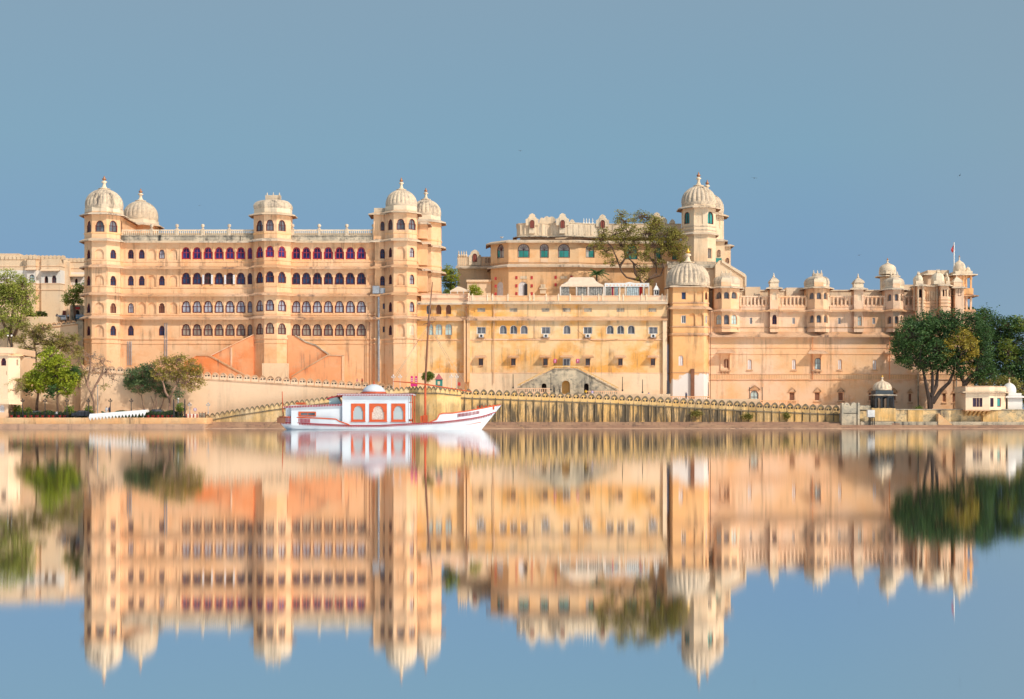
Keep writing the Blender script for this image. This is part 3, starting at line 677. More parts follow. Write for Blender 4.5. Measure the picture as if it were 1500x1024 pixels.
for i, px in enumerate((704.9, 799.5, 861, 956.7)):
    a = thing('air_conditioner', ['white air conditioner under the leftmost square window of the yellow palace block', 'white air conditioner under the square window left of the staircase door', 'white air conditioner under the square window right of the staircase door', 'white air conditioner under the square window nearest the round tower'][i], 'air conditioner', (X(px, 298.1), 298.3, z9(495.5)), 'air conditioners below the square windows')
    x, y, zz = a.location
    k = M(); k.box(x-.5, x+.5, y-.45, y, zz+.1, zz+.75); k.build('casing', mat('wframe'), a)
    k = M(); k.rings([[(x+r*math.cos(q*.524), yy, zz+.42+r*math.sin(q*.524)) for q in range(12)] for r, yy in ((.26, y-.45), (.26, y-.47), (.2, y-.47))]); k.build('fan_grille', mat('black'), a)
    k = M(); k.box(x-.8, x+.8, y-.5, y+.2, zz, zz+.08); k.build('shelf', mat('brown'), a)
for i, px in enumerate((813.2, 846.5)):
    k = M(); x = X(px, 298.4); k.box(x-.3, x+.3, 298.5, 298.56, z9(532), z9(526)); k.cur = 1; k.box(x-.12, x+.12, 298.48, 298.5, z9(531), z9(529.7)); k.box(x-.12, x+.12, 298.48, 298.5, z9(528.6), z9(527.2))
    tag(k.build('sign', [mat('pink'), mat('white')], None, False, (x, 298.5, z9(532))), 'small red sign plate to the %s of the white staircase door' % ('left', 'right')[i], 'sign', 'red sign plates by the staircase door')
# terrace balustrade
k = M(); yb = 298.2
k.box(X(688, yb), 32, yb, yb+.25, z9(434.6), z9(433.4)); k.box(X(688, yb), 32, yb, yb+.25, z9(441.5), z9(440)); k.box(X(688, yb), 32, yb+.08, yb+.16, z9(440), z9(434.6))
k.build('balustrade', mat('rose'), MB)
pp = [692, 714, 721.5, 744, 776, 782, 800, 818, 835, 853, 877, 883, 907, 913, 940, 947, 970, 977]
k = M(); k.box(-.14, .14, 0, .34, 0, z9(432.6)-z9(441.5)); k.lathe(0, .17, z9(432.6)-z9(441.5), [(.12, 0), (.18, .12), (.02, .3)], 6); pmesh = k.mesh('post', mat('limew'))
for p in pp:
    o = bpy.data.objects.new('post', pmesh); col.objects.link(o); o.parent = MB; o.location = Vector((X(p, yb), yb-.05, z9(441.5))) - wl(MB)
# curved solid parapet over the left part
k = M(); k.sweep([(-19.0, 299.7), (-11, 299.6), (-9.6, 299.2), (-9.0, 298.3)], [(0, z9(443)), (.1, z9(443)), (.1, z9(437)), (.35, z9(436.5)), (.35, z9(435.8)), (.1, z9(435.4)), (.1, z9(430.8)), (.25, z9(430.6)), (.25, z9(430)), (-.2, z9(430)), (-.2, z9(443))])
k.build('parapet', mat('rose'), MB)
k = M(); k.box(-19.5, 32.2, 298.9, 330, z9(443.6), z9(441.8)); k.build('terrace_floor', mat('cream'), MB)
# grey double staircase before the door
ST = thing('staircase', 'grey weathered double staircase with an arched niche climbing to the white door', 'staircase', (X(830, 294), 293, z9(575)))
ya, yb_ = 293.2, 296.2
# front plane with openings built as columns of panels
def stp(px):
    if px < 812: return 567 + (540.5 - 567) * (px - 760) / 52 if px > 760 else 567
    if px > 845: return 540.5 + (571 - 540.5) * (px - 845) / 59
    return 540.5
xs = [760, 772, 784, 793.4, 800.6, 812, 823, 835, 845, 855.5, 862.5, 875, 888, 904]
k = M()
for a, b in zip(xs, xs[1:]):
    za, zb_, zo = Z(stp(a), ya), Z(stp(b), ya), 6.3
    if (a, b) == (823, 835): zo = None; zt0, w0 = Z(557.5, ya), 1
    if (a, b) == (793.4, 800.6) or (a, b) == (855.5, 862.5): zt0 = Z(561.5, ya); zo = None
    if zo is None:
        xa, xb = X(a, ya), X(b, ya); r = (xb-xa)/2; ch = [(xa + r + r*math.cos(R(180-18*i)), zt0 - r + r*math.sin(R(18*i))) for i in range(11)]
        for (u0, v0), (u1, v1) in zip(ch, ch[1:]):
            t0 = (u0-xa)/(xb-xa); t1 = (u1-xa)/(xb-xa)
            k.face([(u0, ya, v0), (u1, ya, v1), (u1, ya, za+(zb_-za)*t1), (u0, ya, za+(zb_-za)*t0)]); k.face([(u0, ya, v0), (u0, ya+1.6, v0), (u1, ya+1.6, v1), (u1, ya, v1)])
        k.face([(xa, ya, 6.3), (xa, ya+1.6, 6.3), (xa, ya+1.6, zt0-r), (xa, ya, zt0-r)]); k.face([(xb, ya, 6.3), (xb, ya+1.6, 6.3), (xb, ya+1.6, zt0-r), (xb, ya, zt0-r)])
        k.cur = 1 if a == 823 else 2; k.face([(xa, ya+1.6, 6.3), (xb, ya+1.6, 6.3), (xb, ya+1.6, zt0), (xa, ya+1.6, zt0)]); k.cur = 0
    else: k.face([(X(a, ya), ya, 6.3), (X(b, ya), ya, 6.3), (X(b, ya), ya, zb_), (X(a, ya), ya, za)])
    k.face([(X(a, ya), ya, za), (X(b, ya), ya, zb_), (X(b, ya), 298.4, zb_), (X(a, ya), 298.4, za)])
k.build('flank_wall', [mat('stonedk'), mat('bright'), mat('dark')], ST)
for nm, pts, dz in (('railing', [(758, 567), (812, 539.5), (845, 539.5), (906, 571)], 0), ('handrail', [(758, 563.5), (812, 535.8), (845, 535.8), (906, 567.5)], 1)):
    k = M()
    for (a, b), (c, d) in zip(pts, pts[1:]): k.poly([(X(a, ya), Z(b, ya)), (X(c, ya), Z(d, ya)), (X(c, ya), Z(d, ya)-.25), (X(a, ya), Z(b, ya)-.25)], ya-.15, ya+.15)
    if dz:
        for q in range(24):
            px = 762 + q*6.1; zz = Z(stp(px), ya); k.box(X(px, ya)-.07, X(px, ya)+.07, ya-.07, ya+.07, zz, zz+.5)
    k.build(nm, mat('grime' if not dz else 'stone'), ST)
# small low balustrades at the foot
for i, (a, b, q) in enumerate(((755, 806, 568.5), (859, 908, 572.5), (921, 975, 577.5), (975, 1040, 580.5), (1105, 1170, 586.5))):
    y = 290.5; k = M(); x = X(a, y); k.box(X(a, y), X(b, y), y, y+.25, Z(q+1.2, y), Z(q, y)); k.box(X(a, y), X(b, y), y+.05, y+.2, Z(q+8, y), Z(q+6, y))
    while x < X(b, y): k.box(x, x+.16, y+.06, y+.18, Z(q+7, y), Z(q+1, y)); x += .42
    tag(k.build('balustrade', mat('rose'), None, False, (X(a, y), y, Z(q+8, y))), ['low peach balustrade left of the staircase foot', 'low peach balustrade right of the staircase foot', 'low peach balustrade below the last hooded window', 'low peach balustrade at the foot of the round tower', 'low peach balustrade right of the pedimented white door'][i], 'balustrade', 'low terrace balustrades')

# ------------------------------------------------------------------ round tower with the big fluted dome
TB = thing('tower', 'broad rounded yellow tower with low fluted dome between the two lower palace blocks', 'tower', (X(1009, 299), 300, 6))
P_ = [(X(980, 300.4), 302), (X(979.8, 299.5), 299.2), (X(985.5, 297.2), 297.2), (X(1031, 297.2), 297.2), (X(1038.3, 299), 299), (X(1039, 300), 302)]
W = M()
facade(W, TB, P_, z9(452), z9(419), [(1001.4, 6.8, 427.6, 438.8, 'DK'), (1013.3, 10, 427, 444, 'blindr'), (1025.5, 9.5, 427, 444, 'blindr'), (1034.6, 3.5, 427.5, 439, 'TR')])
facade(W, TB, P_, z9(492), z9(452), [(1001.4, 6.8, 462, 473.6, 'SQ'), (1014, 9, 459, 478.5, 'blind'), (1026, 9, 459, 478.5, 'blind'), (1034.8, 3, 462.5, 473.8, 'SQ')])
facade(W, TB, P_, 5, z9(492), [(997.3, 7.4, 520.3, 536, 'WS')])
W.prism([(X(984, 299), 299.5), (X(1034, 299), 299.5), (X(1034, 303), 303), (X(984, 303), 303)], 5, z9(419)); W.build('wall', mat('goldf'), TB)
eave(TB, P_, z9(452.8), .8, 'eave', .22, .6); eave(TB, P_, z9(421), .9, 'eavew', .2, .3); band(TB, P_, z9(445.8), .3, .15); band(TB, P_, z9(480.5), .3, .18); band(TB, P_, z9(492.5), .55, .3); band(TB, P_, z9(547), .2, .12)
k = M(); k.box(X(1012, 296.8), X(1017.2, 296.8), 296.7, 297.15, 5, z9(541)); k.build('buttress', mat('brown'), TB)
k = M(); k.lathe(X(1007.8, 300.4), 300.6, z9(419.5), [(4.5, 0), (4.55, .35)], 40); k.build('drum', mat('lime'), TB)
ribdome(TB, X(1007.8, 300.4), 300.6, z9(417.5), 4.45, z9(384) - z9(417.5), 28, 'lime', 3.2, 'gilt', .03, 'dome', [(1,0),(1,.12),(1,.26),(.975,.42),(.91,.58),(.80,.73),(.64,.86),(.44,.95),(.28,.99),(.18,1.0)])
for px in (977.8, 1040.5):
    k = M(); k.tube([(X(px, 298.5), 298.4, z9(590)), (X(px, 298.5), 298.4, z9(455))], .08, 6); k.build('drainpipe', mat('brown'), TB)

# ------------------------------------------------------------------ upper palace on the hill
HP = thing('palace', 'upper curved orange palace with green-shaded fanlight windows and gabled rooftop parapet', 'palace', (X(830, 322), 322, 27))
zh = lambda py: Z(py, 320.5)
W = M(); Y0 = 320.5
PH = [(X(718.5, 330), 331), (X(719, 324.5), 324.5), (X(745, Y0), Y0), (X(848, Y0), Y0), (X(872, 322), 322), (X(1000, 322), 322)]
T_ = 357; B_ = 377.5
ops = [(733, 10.2, 357.8, 378, 'TLf'), (767, 17.5, T_, B_, 'TLf'), (797.3, 13, T_, B_, 'TLf'), (826, 17.5, T_, B_, 'TLf'), (864.5, 13, 358.5, 377.5, 'TLf'), (925, 18, 358, 380, 'TL'), (964, 8.5, 361, 380, 'TL'), (989, 9, 363, 380.5, 'TL')]
facade(W, HP, PH, zh(388), zh(353), ops)
facade(W, HP, PH, zh(445), zh(388), [(732.5, 9, 412.6, 434, 'WP'), (766, 13, 412.5, 434, 'WP'), (829, 10, 413, 434, 'DO')])
W.box(X(720, 322), X(998, 324), 325, 340, 20, zh(354)); W.build('wall', mat('hill'), HP)
# green shades in the lower half of the fanlight windows
for px, wd in ((733, 8.4), (767, 14.2), (797.3, 10.4), (826, 14.2), (864.5, 10.4)):
    y = 320.85 if px > 750 and px < 850 else (323.0 if px < 750 else 321.85)
    k = M(); k.box(X(px - wd/2 + .6, y), X(px + wd/2 - .6, y), y-.12, y-.06, Z(376.6, y), Z(367.5, y)); k.build('blind', mat('g_teal'), HP)
for px, wd in ((767, 15), (797.3, 11), (826, 15)):
    k = M(); k.box(X(px-wd/2, Y0), X(px+wd/2, Y0), Y0-.1, Y0+.05, zh(384), zh(379)); k.build('apron', mat('pale'), HP)
k = M()
for (px, q) in ((756.5, 406.5), (756.5, 418.5), (756.5, 430), (779, 406.5), (779, 418.5), (779, 430), (814, 406), (837, 406), (814, 417), (726, 408), (739.5, 408), (726, 419), (739.5, 419), (726, 430.5), (739.5, 430.5)):
    y = Y0 if px > 746 else 322.2
    k = M(); k.box(X(px-1.6, y), X(px+1.6, y), y-.12, y+.1, Z(q+2.3, y), Z(q-2, y)); k.build('plaque', mat('terra'), HP)
eave(HP, PH, zh(354.5), 1.1, 'eavew', .3, .5); eave(HP, PH, zh(389.5), .8, 'eavew', .35, .5)
band(HP, PH, zh(385.5), .2, .12)
# pavilion parapet with bulging lobes
k = M(); yc = 324
def arc(p0, p1, yb, bulge, n=7): return [(X(p0 + (p1-p0)*i/n, yb), yb - bulge*math.sin(math.pi*i/n)) for i in range(n+1)]
crown = [(X(757, 329), 330)] + [(X(757, 324.5), 324.5)] + arc(760, 803, 323.6, 1.0) + arc(804, 860, 323.6, 1.6) + [(X(872, 324), 324), (X(998, 324), 324)]
k = M()
for A, B in zip(crown, crown[1:]): k.strip(A, B, zh(346), zh(325), [])
k.box(X(762, 326), X(996, 327), 325.2, 336, zh(346), zh(327)); k.build('parapet', mat('limew'), HP)
band(HP, crown, zh(326), .25, .12, 'limew'); eave(HP, crown, zh(344.5), .9, 'grime', .18, .25)
for A, B in zip(crown[2:], crown[3:]):
    L = math.dist(A, B); n = max(1, int(L / 1.5))
    for i in range(n):
        u = (i+.5)/n; slab(HP, A[0]+(B[0]-A[0])*u, A[1]+(B[1]-A[1])*u, zh(341), .3, zh(327)-zh(341), .14, 'limew', 'pilaster')
for px, top, y in ((779.5, 312.5, 322.6), (824, 312.2, 322.0), (882.6, 314, 323.9), (962, 311, 323.9)):
    k = M(); g_ = [(-9.5, 330), (-9.5, 320.5), (-6.5, 319.8), (-6, 318), (-4.6, 317.2), (-4.2, 314.5), (-2.5, 313.2), (0, 312), (2.5, 313.2), (4.2, 314.5), (4.6, 317.2), (6, 318), (6.5, 319.8), (9.5, 320.5), (9.5, 330)]
    k.poly([(X(px+a, y), Z(b + top - 312, y)) for a, b in g_], y-.2, y+.5)
    k.box(X(px-4.5, y), X(px+4.5, y), y-.3, y+.3, Z(342, y), Z(320, y)); k.build('gable', mat('limew'), HP)
    window(HP, (X(px, y), y-.68, Z(334.5, y)), 0, 1.0, 1.8, 'RD')
for i_, (p_, w_, t_) in enumerate(((794, 4, 318.5), (801, 5, 316.5), (808, 6, 317), (838, 4, 321), (972, 5, 318), (985, 4, 321))):
    k = M(); y = 323.4 + .05*i_; k.poly([(X(p_+a, y), Z(b, y)) for a, b in ((-w_, 327), (-w_, t_+4), (-w_*.5, t_+1), (0, t_), (w_*.5, t_+1), (w_, t_+4), (w_, 327))], y, y+.8); k.build('crest', mat('limew'), HP)
# balcony shrine between the doors, door panels and little frames
k = M(); y = 320.2; k.pxbox(791, 800, 423.5, 430, y-.5, .8); k.pxbox(790, 801, 421.5, 423.5, y-.7, 1.0); k.pxbox(792, 799, 416.5, 421.5, y-.3, .6); k.build('balcony_kiosk', mat('limew'), HP)
k = M(); k.pxbox(768, 772.5, 416, 434, y+.15, .1); k.build('dark_doorway', mat('dark'), HP)
for p_ in (767, 826): k = M(); k.pxbox(p_-5, p_+5, 404.5, 408.5, y-.1+.3, .1); k.build('panel', mat('limew'), HP)
for px in (855, 859, 863, 868): 
    k = M(); k.lathe(X(px, 325), 325, zh(325), [(.25, 0), (.3, .3), (.1, .7), (.16, .9), (.02, 1.5)], 8); k.build('pinnacle', mat('white'), HP)
# left lower wing of the hill palace
k = M(); yl = 331; zq = lambda p: Z(p, yl)
k2 = [(X(670, yl), yl+6), (X(670, yl), yl), (X(719, yl), yl)]
for A, B in zip(k2, k2[1:]): k.strip(A, B, zq(445), zq(376), [])
k.box(X(671, yl+1), X(719, yl+1), yl+.4, yl+6, zq(445), zq(377)); k.build('wing_wall', mat('cream'), HP)
k = M()
for i in range(16): k.box(X(672+i*3, yl)-.12, X(672+i*3, yl)+.12, yl-.12, yl+.1, zq(388), zq(378))
k.build('colonnettes', mat('limew'), HP)
k = M(); px = 695.7; k.poly([(X(px+a, yl), zq(b)) for a, b in [(-9, 389), (-9, 374.5), (-6.5, 373), (-6, 370), (-3, 367), (0, 366), (3, 367), (6, 370), (6.5, 373), (9, 374.5), (9, 389)]], yl-.4, yl+.3); k.build('gable', mat('limew'), HP)
window(HP, (X(px, yl), yl-.7, zq(384)), 0, 1.0, 1.9, 'RD')
for p in (712, 716.5): window(HP, (X(p, yl), yl-.4, zq(384.5)), 0, .45, 1.0, 'OP')
for p in (672, 676, 679.5, 683):
    k = M(); k.lathe(X(p, yl), yl, zq(376), [(.25, 0), (.3, .3), (.1, .7), (.16, .9), (.02, 1.4)], 8); k.build('pinnacle', mat('limew'), HP)
eave(HP, [(X(668, yl), yl-.2), (X(719, yl), yl-.2)], zq(392.5), 1.8, 'eavew', .35, .5)
k = M(); k.box(X(684, 322), X(719, 322), 324, 330, Z(445, 324), Z(413, 324)); k.box(X(683, 323), X(719.5, 323), 323.6, 330, Z(413, 324), Z(410, 324)); k.build('outbuilding', mat('cream'), HP)
# ------------------------------------------------------------------ tall ribbed-dome tower pair
TC = thing('tower', 'tallest octagonal tower, ribbed dome over green-shuttered windows, behind the big fluted dome', 'tower', (X(1023.5, 318), 318, 28))
cx, cy, Wd = X(1023.3, 318), 318, 7.2; cyf = cy - Wd/2; zt = lambda p: Z(p, cyf)
PC = octo(cx, cy, Wd); W = M()
facade(W, TC, closedp(PC), zt(341), zt(299), [(1006, 8, 310.5, 328, 'TL'), (1022.4, 12.5, 308.5, 328, 'CR'), (1039.5, 8.5, 309.5, 328, 'TL')])
facade(W, TC, closedp(PC), zt(450), zt(341), [(1040, 6, 363.5, 379, 'PX')])
PR = octo(X(1036, 330), 330, 7.2); zr = lambda p: Z(p, 326.4)
facade(W, TC, closedp(PR), 25, zr(312), [(1052.5, 5, 320, 335.5, 'CR')])
W.prism(octo(cx, cy, 5.6), 28, zt(300)); W.prism(octo(X(1036, 330), 330, 5.6), 25, zr(313)); W.build('wall', mat('cream'), TC)
k = M(); k.prism(octo(cx, cy, 7.0), zt(303), zt(298.5)); k.prism(octo(X(1036, 330), 330, 7.0), zr(316), zr(310.5)); k.build('drum', mat('limew'), TC)
eave(TC, PC, zt(303.3), 1.1, 'eavew', .25, .45, True); eave(TC, PC, zt(342.2), .7, 'eavew', .2, .5, True); eave(TC, PR, zr(314.5), 1.1, 'eavew', .25, .45, True); eave(TC, PR, zr(352), .6, 'eavew', .2, .4, True)
band(TC, PC, zt(332), .3, .1, 'lime', True); band(TC, PC, zt(337.5), .3, .1, 'lime', True)
ribdome(TC, cx, cy, zt(299), 3.68, zt(269) - zt(299), 22, 'lime', 3.3, 'copper', .045)
ribdome(TC, X(1036, 330), 330, zr(310.5), 3.68, zr(280) - zr(310.5), 22, 'lime', 3.3, 'copper', .045)
# turrets and lower mass behind the tower
HB = thing('turret_block', 'cream turret block with small green shutters beside the tallest tower', 'building', (X(1060, 322), 322, 25))
W = M(); P1 = [(X(1048, 320), 320), (X(1061, 320), 320), (X(1061, 326), 326)]; P2_ = [(X(1061, 323), 323), (X(1070, 323), 323), (X(1070, 328), 328)]
W.box(X(1046, 320), X(1061.5, 320), 320, 327, 25, Z(351, 320)); W.box(X(1060, 323), X(1070, 323), 322.6, 328, 25, Z(359, 323))
W.box(X(977, 312), X(1056, 312), 311, 317, 20, Z(389, 312)); W.build('wall', mat('cream'), HB)
eave(HB, [(X(1046, 320), 320), (X(1061.5, 320), 320), (X(1061.5, 326), 326)], Z(353, 320), .7, 'eavew', .2, .35); eave(HB, [(X(1060, 323), 322.6), (X(1070, 323), 322.6), (X(1070, 323), 328)], Z(360.5, 323), .7, 'eavew', .2, .35)
eave(HB, [(X(977, 312), 311), (X(1056, 312), 311), (X(1056, 312), 315)], Z(389.5, 311), .5, 'grime', .5, .3)
k = M(); k.box(X(977, 311), X(1048, 311), 311.1, 316, Z(389, 311), Z(383, 311)); k.build('parapet', mat('lime'), HB)
for p, q0, q1, y in ((1053, 366, 376, 320), (1065.5, 378, 386, 322.6)): window(HB, (X(p, y), y-.3, Z(q1, y)), 0, .7, Z(q0, y)-Z(q1, y), 'TL')
k = M(); k.box(X(1047, 318), X(1058, 318), 319, 319.9, Z(384, 319), Z(378, 319)); k.cur = 0; k.build('awning', mat('g_teal'), HB)
k = M(); y = 309
k.poly([(X(a, y), Z(b, y)) for a, b in ((1048, 440), (1048, 388), (1054, 381), (1058, 382), (1091, 402.5), (1092.5, 405), (1092.5, 440))], y, y+5); k.build('stair_wall', mat('cream'), HB)
k = M(); k.poly([(X(a, y), Z(b, y)) for a, b in ((1057, 384.5), (1057, 381), (1091, 401.3), (1093.2, 404.5), (1093.2, 419), (1090.6, 419), (1090.6, 406))], y-.3, y+.02); k.build('coping', mat('limew'), HB)
# ------------------------------------------------------------------ right palace wing
RW = thing('palace', 'long low rose-yellow palace wing with domed bay windows, terrace arcade and narrow white windows', 'palace', (65, 299, 6))
Yr = 299.2; zz = lambda py: Z(py, Yr)
def bayp(l, a, b, r, Yo): return [(X(l, Yr), Yr), (X(a, Yo), Yo), (X(b, Yo), Yo), (X(r, Yr), Yr)]
def sqp(l, r, Yo): return [(X(l, Yr), Yr), (X(l, Yo), Yo), (X(r, Yo), Yo), (X(r, Yo)+.02, Yr)]
J1 = bayp(1046, 1057.3, 1070.3, 1083.5, 297.6); J2 = sqp(1128, 1140.5, 298.2); J3 = bayp(1181.5, 1193.5, 1205.5, 1215, 297.4); J4 = sqp(1251, 1265, 298.2); J5 = bayp(1296.5, 1308.5, 1318, 1324.5, 297.4)
x0, x1 = X(1038, Yr), X(1428, Yr)
UPP = [(x0, Yr)] + J1 + J2 + J3 + J4 + J5 + [(x1, Yr)]
LOW = [(x0, Yr), (x1, Yr)]
W = M()
mid = [(1052.3, 8.2, 460.5, 475.5, 'AQ'), (1064.2, 8.6, 460.5, 475.5, 'AG'), (1075.8, 8.2, 460.5, 475.5, 'AQ'), (1134.5, 6.6, 461, 475.2, 'TW'), (1188.3, 7, 461, 473, 'AG'), (1199.5, 7.5, 461, 473, 'AG'), (1209.7, 5.6, 461, 473, 'AG'),
       (1259.3, 6.2, 462.5, 477.5, 'AQ'), (1302.7, 6.2, 463, 474.5, 'AG'), (1313.3, 6, 463, 474.5, 'AG'), (1320.5, 3.5, 463, 474.5, 'AQ'), (1247, 0.1, 470, 471, 'SM')] + [(x, 4, 465.3, 474.6, 'SQ') for x in (1100, 1162.4, 1229.6, 1280)]
facade(W, RW, UPP, zz(487), zz(454), mid)
facade(W, RW, LOW, zz(548), zz(487), [(1098, 6.5, 526, 541.5, 'WS'), (1163, 6.5, 526, 541.5, 'WS'), (1230.2, 6, 526, 541.8, 'WS'), (1281.3, 6, 526.5, 542, 'WS'), (1064, 10, 524, 540, 'BA'), (1198.3, 9.6, 524.3, 541, 'BQ')])
facade(W, RW, LOW, 3, zz(548), [(1105, 12, 572, 592, 'BQ')] + [(x, 8, 574.5, 587, 'BR') for x in (1160, 1197, 1231.5, 1276, 1309)] + [(x, 5.5, 576, 589, 'BR') for x in (1333, 1383, 1398)])
# upper terrace storey: bays only
for J, ops in ((J1, [(1052.3, 8.6, 427, 438, 'AG'), (1064.2, 8.6, 427, 438, 'AG'), (1075.8, 8.6, 427, 438, 'AG')]), (J2, [(1134.4, 6.2, 427.5, 440, 'CR')]), (J3, [(1188.2, 7.4, 428, 438.6, 'AG'), (1199.6, 7.4, 428, 438.6, 'AG'), (1209.3, 5.6, 428, 438.6, 'AG')]),
               (J4, [(1259.2, 6, 429.5, 441, 'CR')]), (J5, [(1302.6, 6, 430.5, 441, 'AG'), (1313.2, 6, 430.5, 441, 'AG'), (1320.5, 3.5, 430.5, 441, 'AQ')])):
    facade(W, RW, [(J[0][0], Yr+2.5)] + J + [(J[-1][0], Yr+2.5)], zz(454), zz(421.5 if J is not J4 and J is not J5 else 423), ops)
W.box(x0+.2, x1-.2, 301, 312, 3, zz(454)); W.build('wall', mat('rose'), RW); W = M(); W.box(x0+.2, X(1345, 303), 303, 312, zz(454), zz(422.5)); W.box(X(1090, 304), X(1112, 304), 302.5, 306, zz(454), zz(418)); W.box(X(1150, 304), X(1180, 304), 302.6, 306, zz(454), zz(419))
W.box(X(1318, 304), X(1345, 304), 303.5, 309, zz(454), zz(414))
W.build('upper_wall', mat('cream'), RW)
k = M(); k.box(x0, X(1345, 303), 302.8, 303.2, zz(424), zz(422)); k.build('coping', mat('limew'), RW)
eave(RW, UPP, zz(456), .8, 'eave', .22, .4)
eave(RW, [(x0, Yr)] + [(X(1428, Yr), Yr)], zz(492), 1.15, 'eave', .35, .9)
band(RW, UPP, zz(480.5), .2, .12)
band(RW, LOW, zz(510.3), .16, .12, 'rose'); band(RW, LOW, zz(519.5), .16, .12, 'rose')
band(RW, LOW, zz(549), .25, .25, 'rose'); band(RW, LOW, zz(556.5), .2, .25, 'rose')
D_['ridge'] = plaster('fluted_band', (.84,.50,.28), (.86,.56,.34), (.80,.42,.22), lines=.9)
k = M(); k.box(x0, x1, Yr-.12, Yr+.1, zz(556), zz(549)); k.build('fluted_band', mat('ridge'), RW)
# balconies' consoles
for J, a, b in ((J1, 1047, 1083), (J3, 1182, 1214), (J5, 1297, 1323.5)):
    n = int((b-a)/2.9)
    for i in range(n):
        px = a + (i+.5)*(b-a)/n; xx = X(px, 298)
        yo = 297.9 if a+10 < px < b-10 else 298.6
        k = M(); k.poly([(yo - 0, zz(481)), (Yr, zz(481)), (Yr, zz(487.5))], xx-.11, xx+.11)
        k.v = [(y, x, z) for x, y, z in k.v]; k.build('bracket', mat('eave'), RW)
    k = M(); k.prism([(x, y-.15 if y < Yr else y) for x, y in J], zz(481.5), zz(479.5)); k.build('balcony_slab', mat('eave'), RW)
for J in (J2, J4):
    cx_ = (J[1][0]+J[2][0])/2; hw = (J[2][0]-J[1][0])/2
    k = M(); k.rings([[(cx_-hw*a, Yr - 1.0*a, z), (cx_+hw*a, Yr-1.0*a, z), (cx_+hw*a, Yr, z), (cx_-hw*a, Yr, z)] for a, z in ((1.1, zz(480)), (1.1, zz(481.5)), (.7, zz(483)), (.25, zz(487)))]); k.build('bracket', mat('eave'), RW)
# terrace arcade balustrades
cols_ = M()
for a, b in ((1084.5, 1127.5), (1141, 1181), (1215.5, 1250.5), (1265.5, 1296), (1325, 1344)):
    y = 299.0; k = M(); k.box(X(a, y), X(b, y), y, y+.4, zz(454.5), zz(449.5)); k.box(X(a, y), X(b, y), y-.05, y+.45, zz(435.5), zz(433.4)); k.box(X(a, y), X(b, y), y-.1, y+.45, zz(449.8), zz(448.8))
    n = max(2, round((b-a)/5.6))
    for i in range(n+1):
        xx = X(a + (b-a)*i/n, y); k.box(xx-.17, xx+.17, y+.02, y+.36, zz(449.5), zz(435))
        if i < n:
            k.box(xx+.17, xx+.3, y+.1, y+.28, zz(437.2), zz(435)); k.box(xx+.5, xx+.63, y+.1, y+.28, zz(437.2), zz(435)); k.box(xx+.1, X(a+(b-a)*(i+1)/n, y)-.1, y+.12, y+.24, zz(449.5), zz(446.5))
    k.build('balustrade', mat('rose'), RW)
for i, px in enumerate((1087, 1095, 1108, 1118, 1146, 1158, 1170, 1176)): pass
# roofs of the bays
def eavep(P, z, ow=.9): return eave(RW, P, z, ow, 'eavew', .2, .35, True)
def fullp(J, back=2.4): return J + [(J[-1][0], Yr+back), (J[0][0], Yr+back)]
for J, ze, zt_, dk in ((J1, 422, 400.5, 1), (J3, 422.5, 401, 1), (J5, 424.5, 403, 1)):
    Pf = fullp(J); eavep(Pf, zz(ze))
    cxj = (J[0][0]+J[3][0])/2; W_ = J[3][0]-J[0][0]
    k = M(); k.prism(Pf, zz(ze), zz(ze-5)); k.build('drum', mat('limew'), RW)
    loftdome(RW, Pf, zz(ze-5), (zz(zt_)-zz(ze-5)) * .8, 'lime', None, .5, 'dome', .8)
    c2 = [(J[1][0]-.1, J[1][1]-.1), (J[2][0]+.1, J[2][1]-.1), (J[2][0]+.1, Yr), (J[1][0]-.1, Yr)]
    k = M(); k.prism(c2, zz(ze), zz(ze-8)); k.build('drum', mat('rose'), RW)
    loftdome(RW, c2, zz(ze-8), .95, 'limew', None, 0, 'dome', 0)
for J, ze in ((J2, 423), (J4, 424)):
    Pf = fullp(J, 1.4); eavep(Pf, zz(ze), .8)
    k = M(); k.prism(Pf, zz(ze), zz(ze-8.5)); k.build('drum', mat('limew'), RW)
    loftdome(RW, [(Pf[0][0]-.1, Pf[1][1]-.1), (Pf[2][0]+.1, Pf[1][1]-.1), (Pf[2][0]+.1, Pf[-1][1]), (Pf[0][0]-.1, Pf[-1][1])], zz(ze-8.5), 1.2, 'lime', [(1,0),(1.12,.08),(.98,.35),(.75,.6),(.48,.82),(.2,1.0)], 0, 'dome', 1.0)
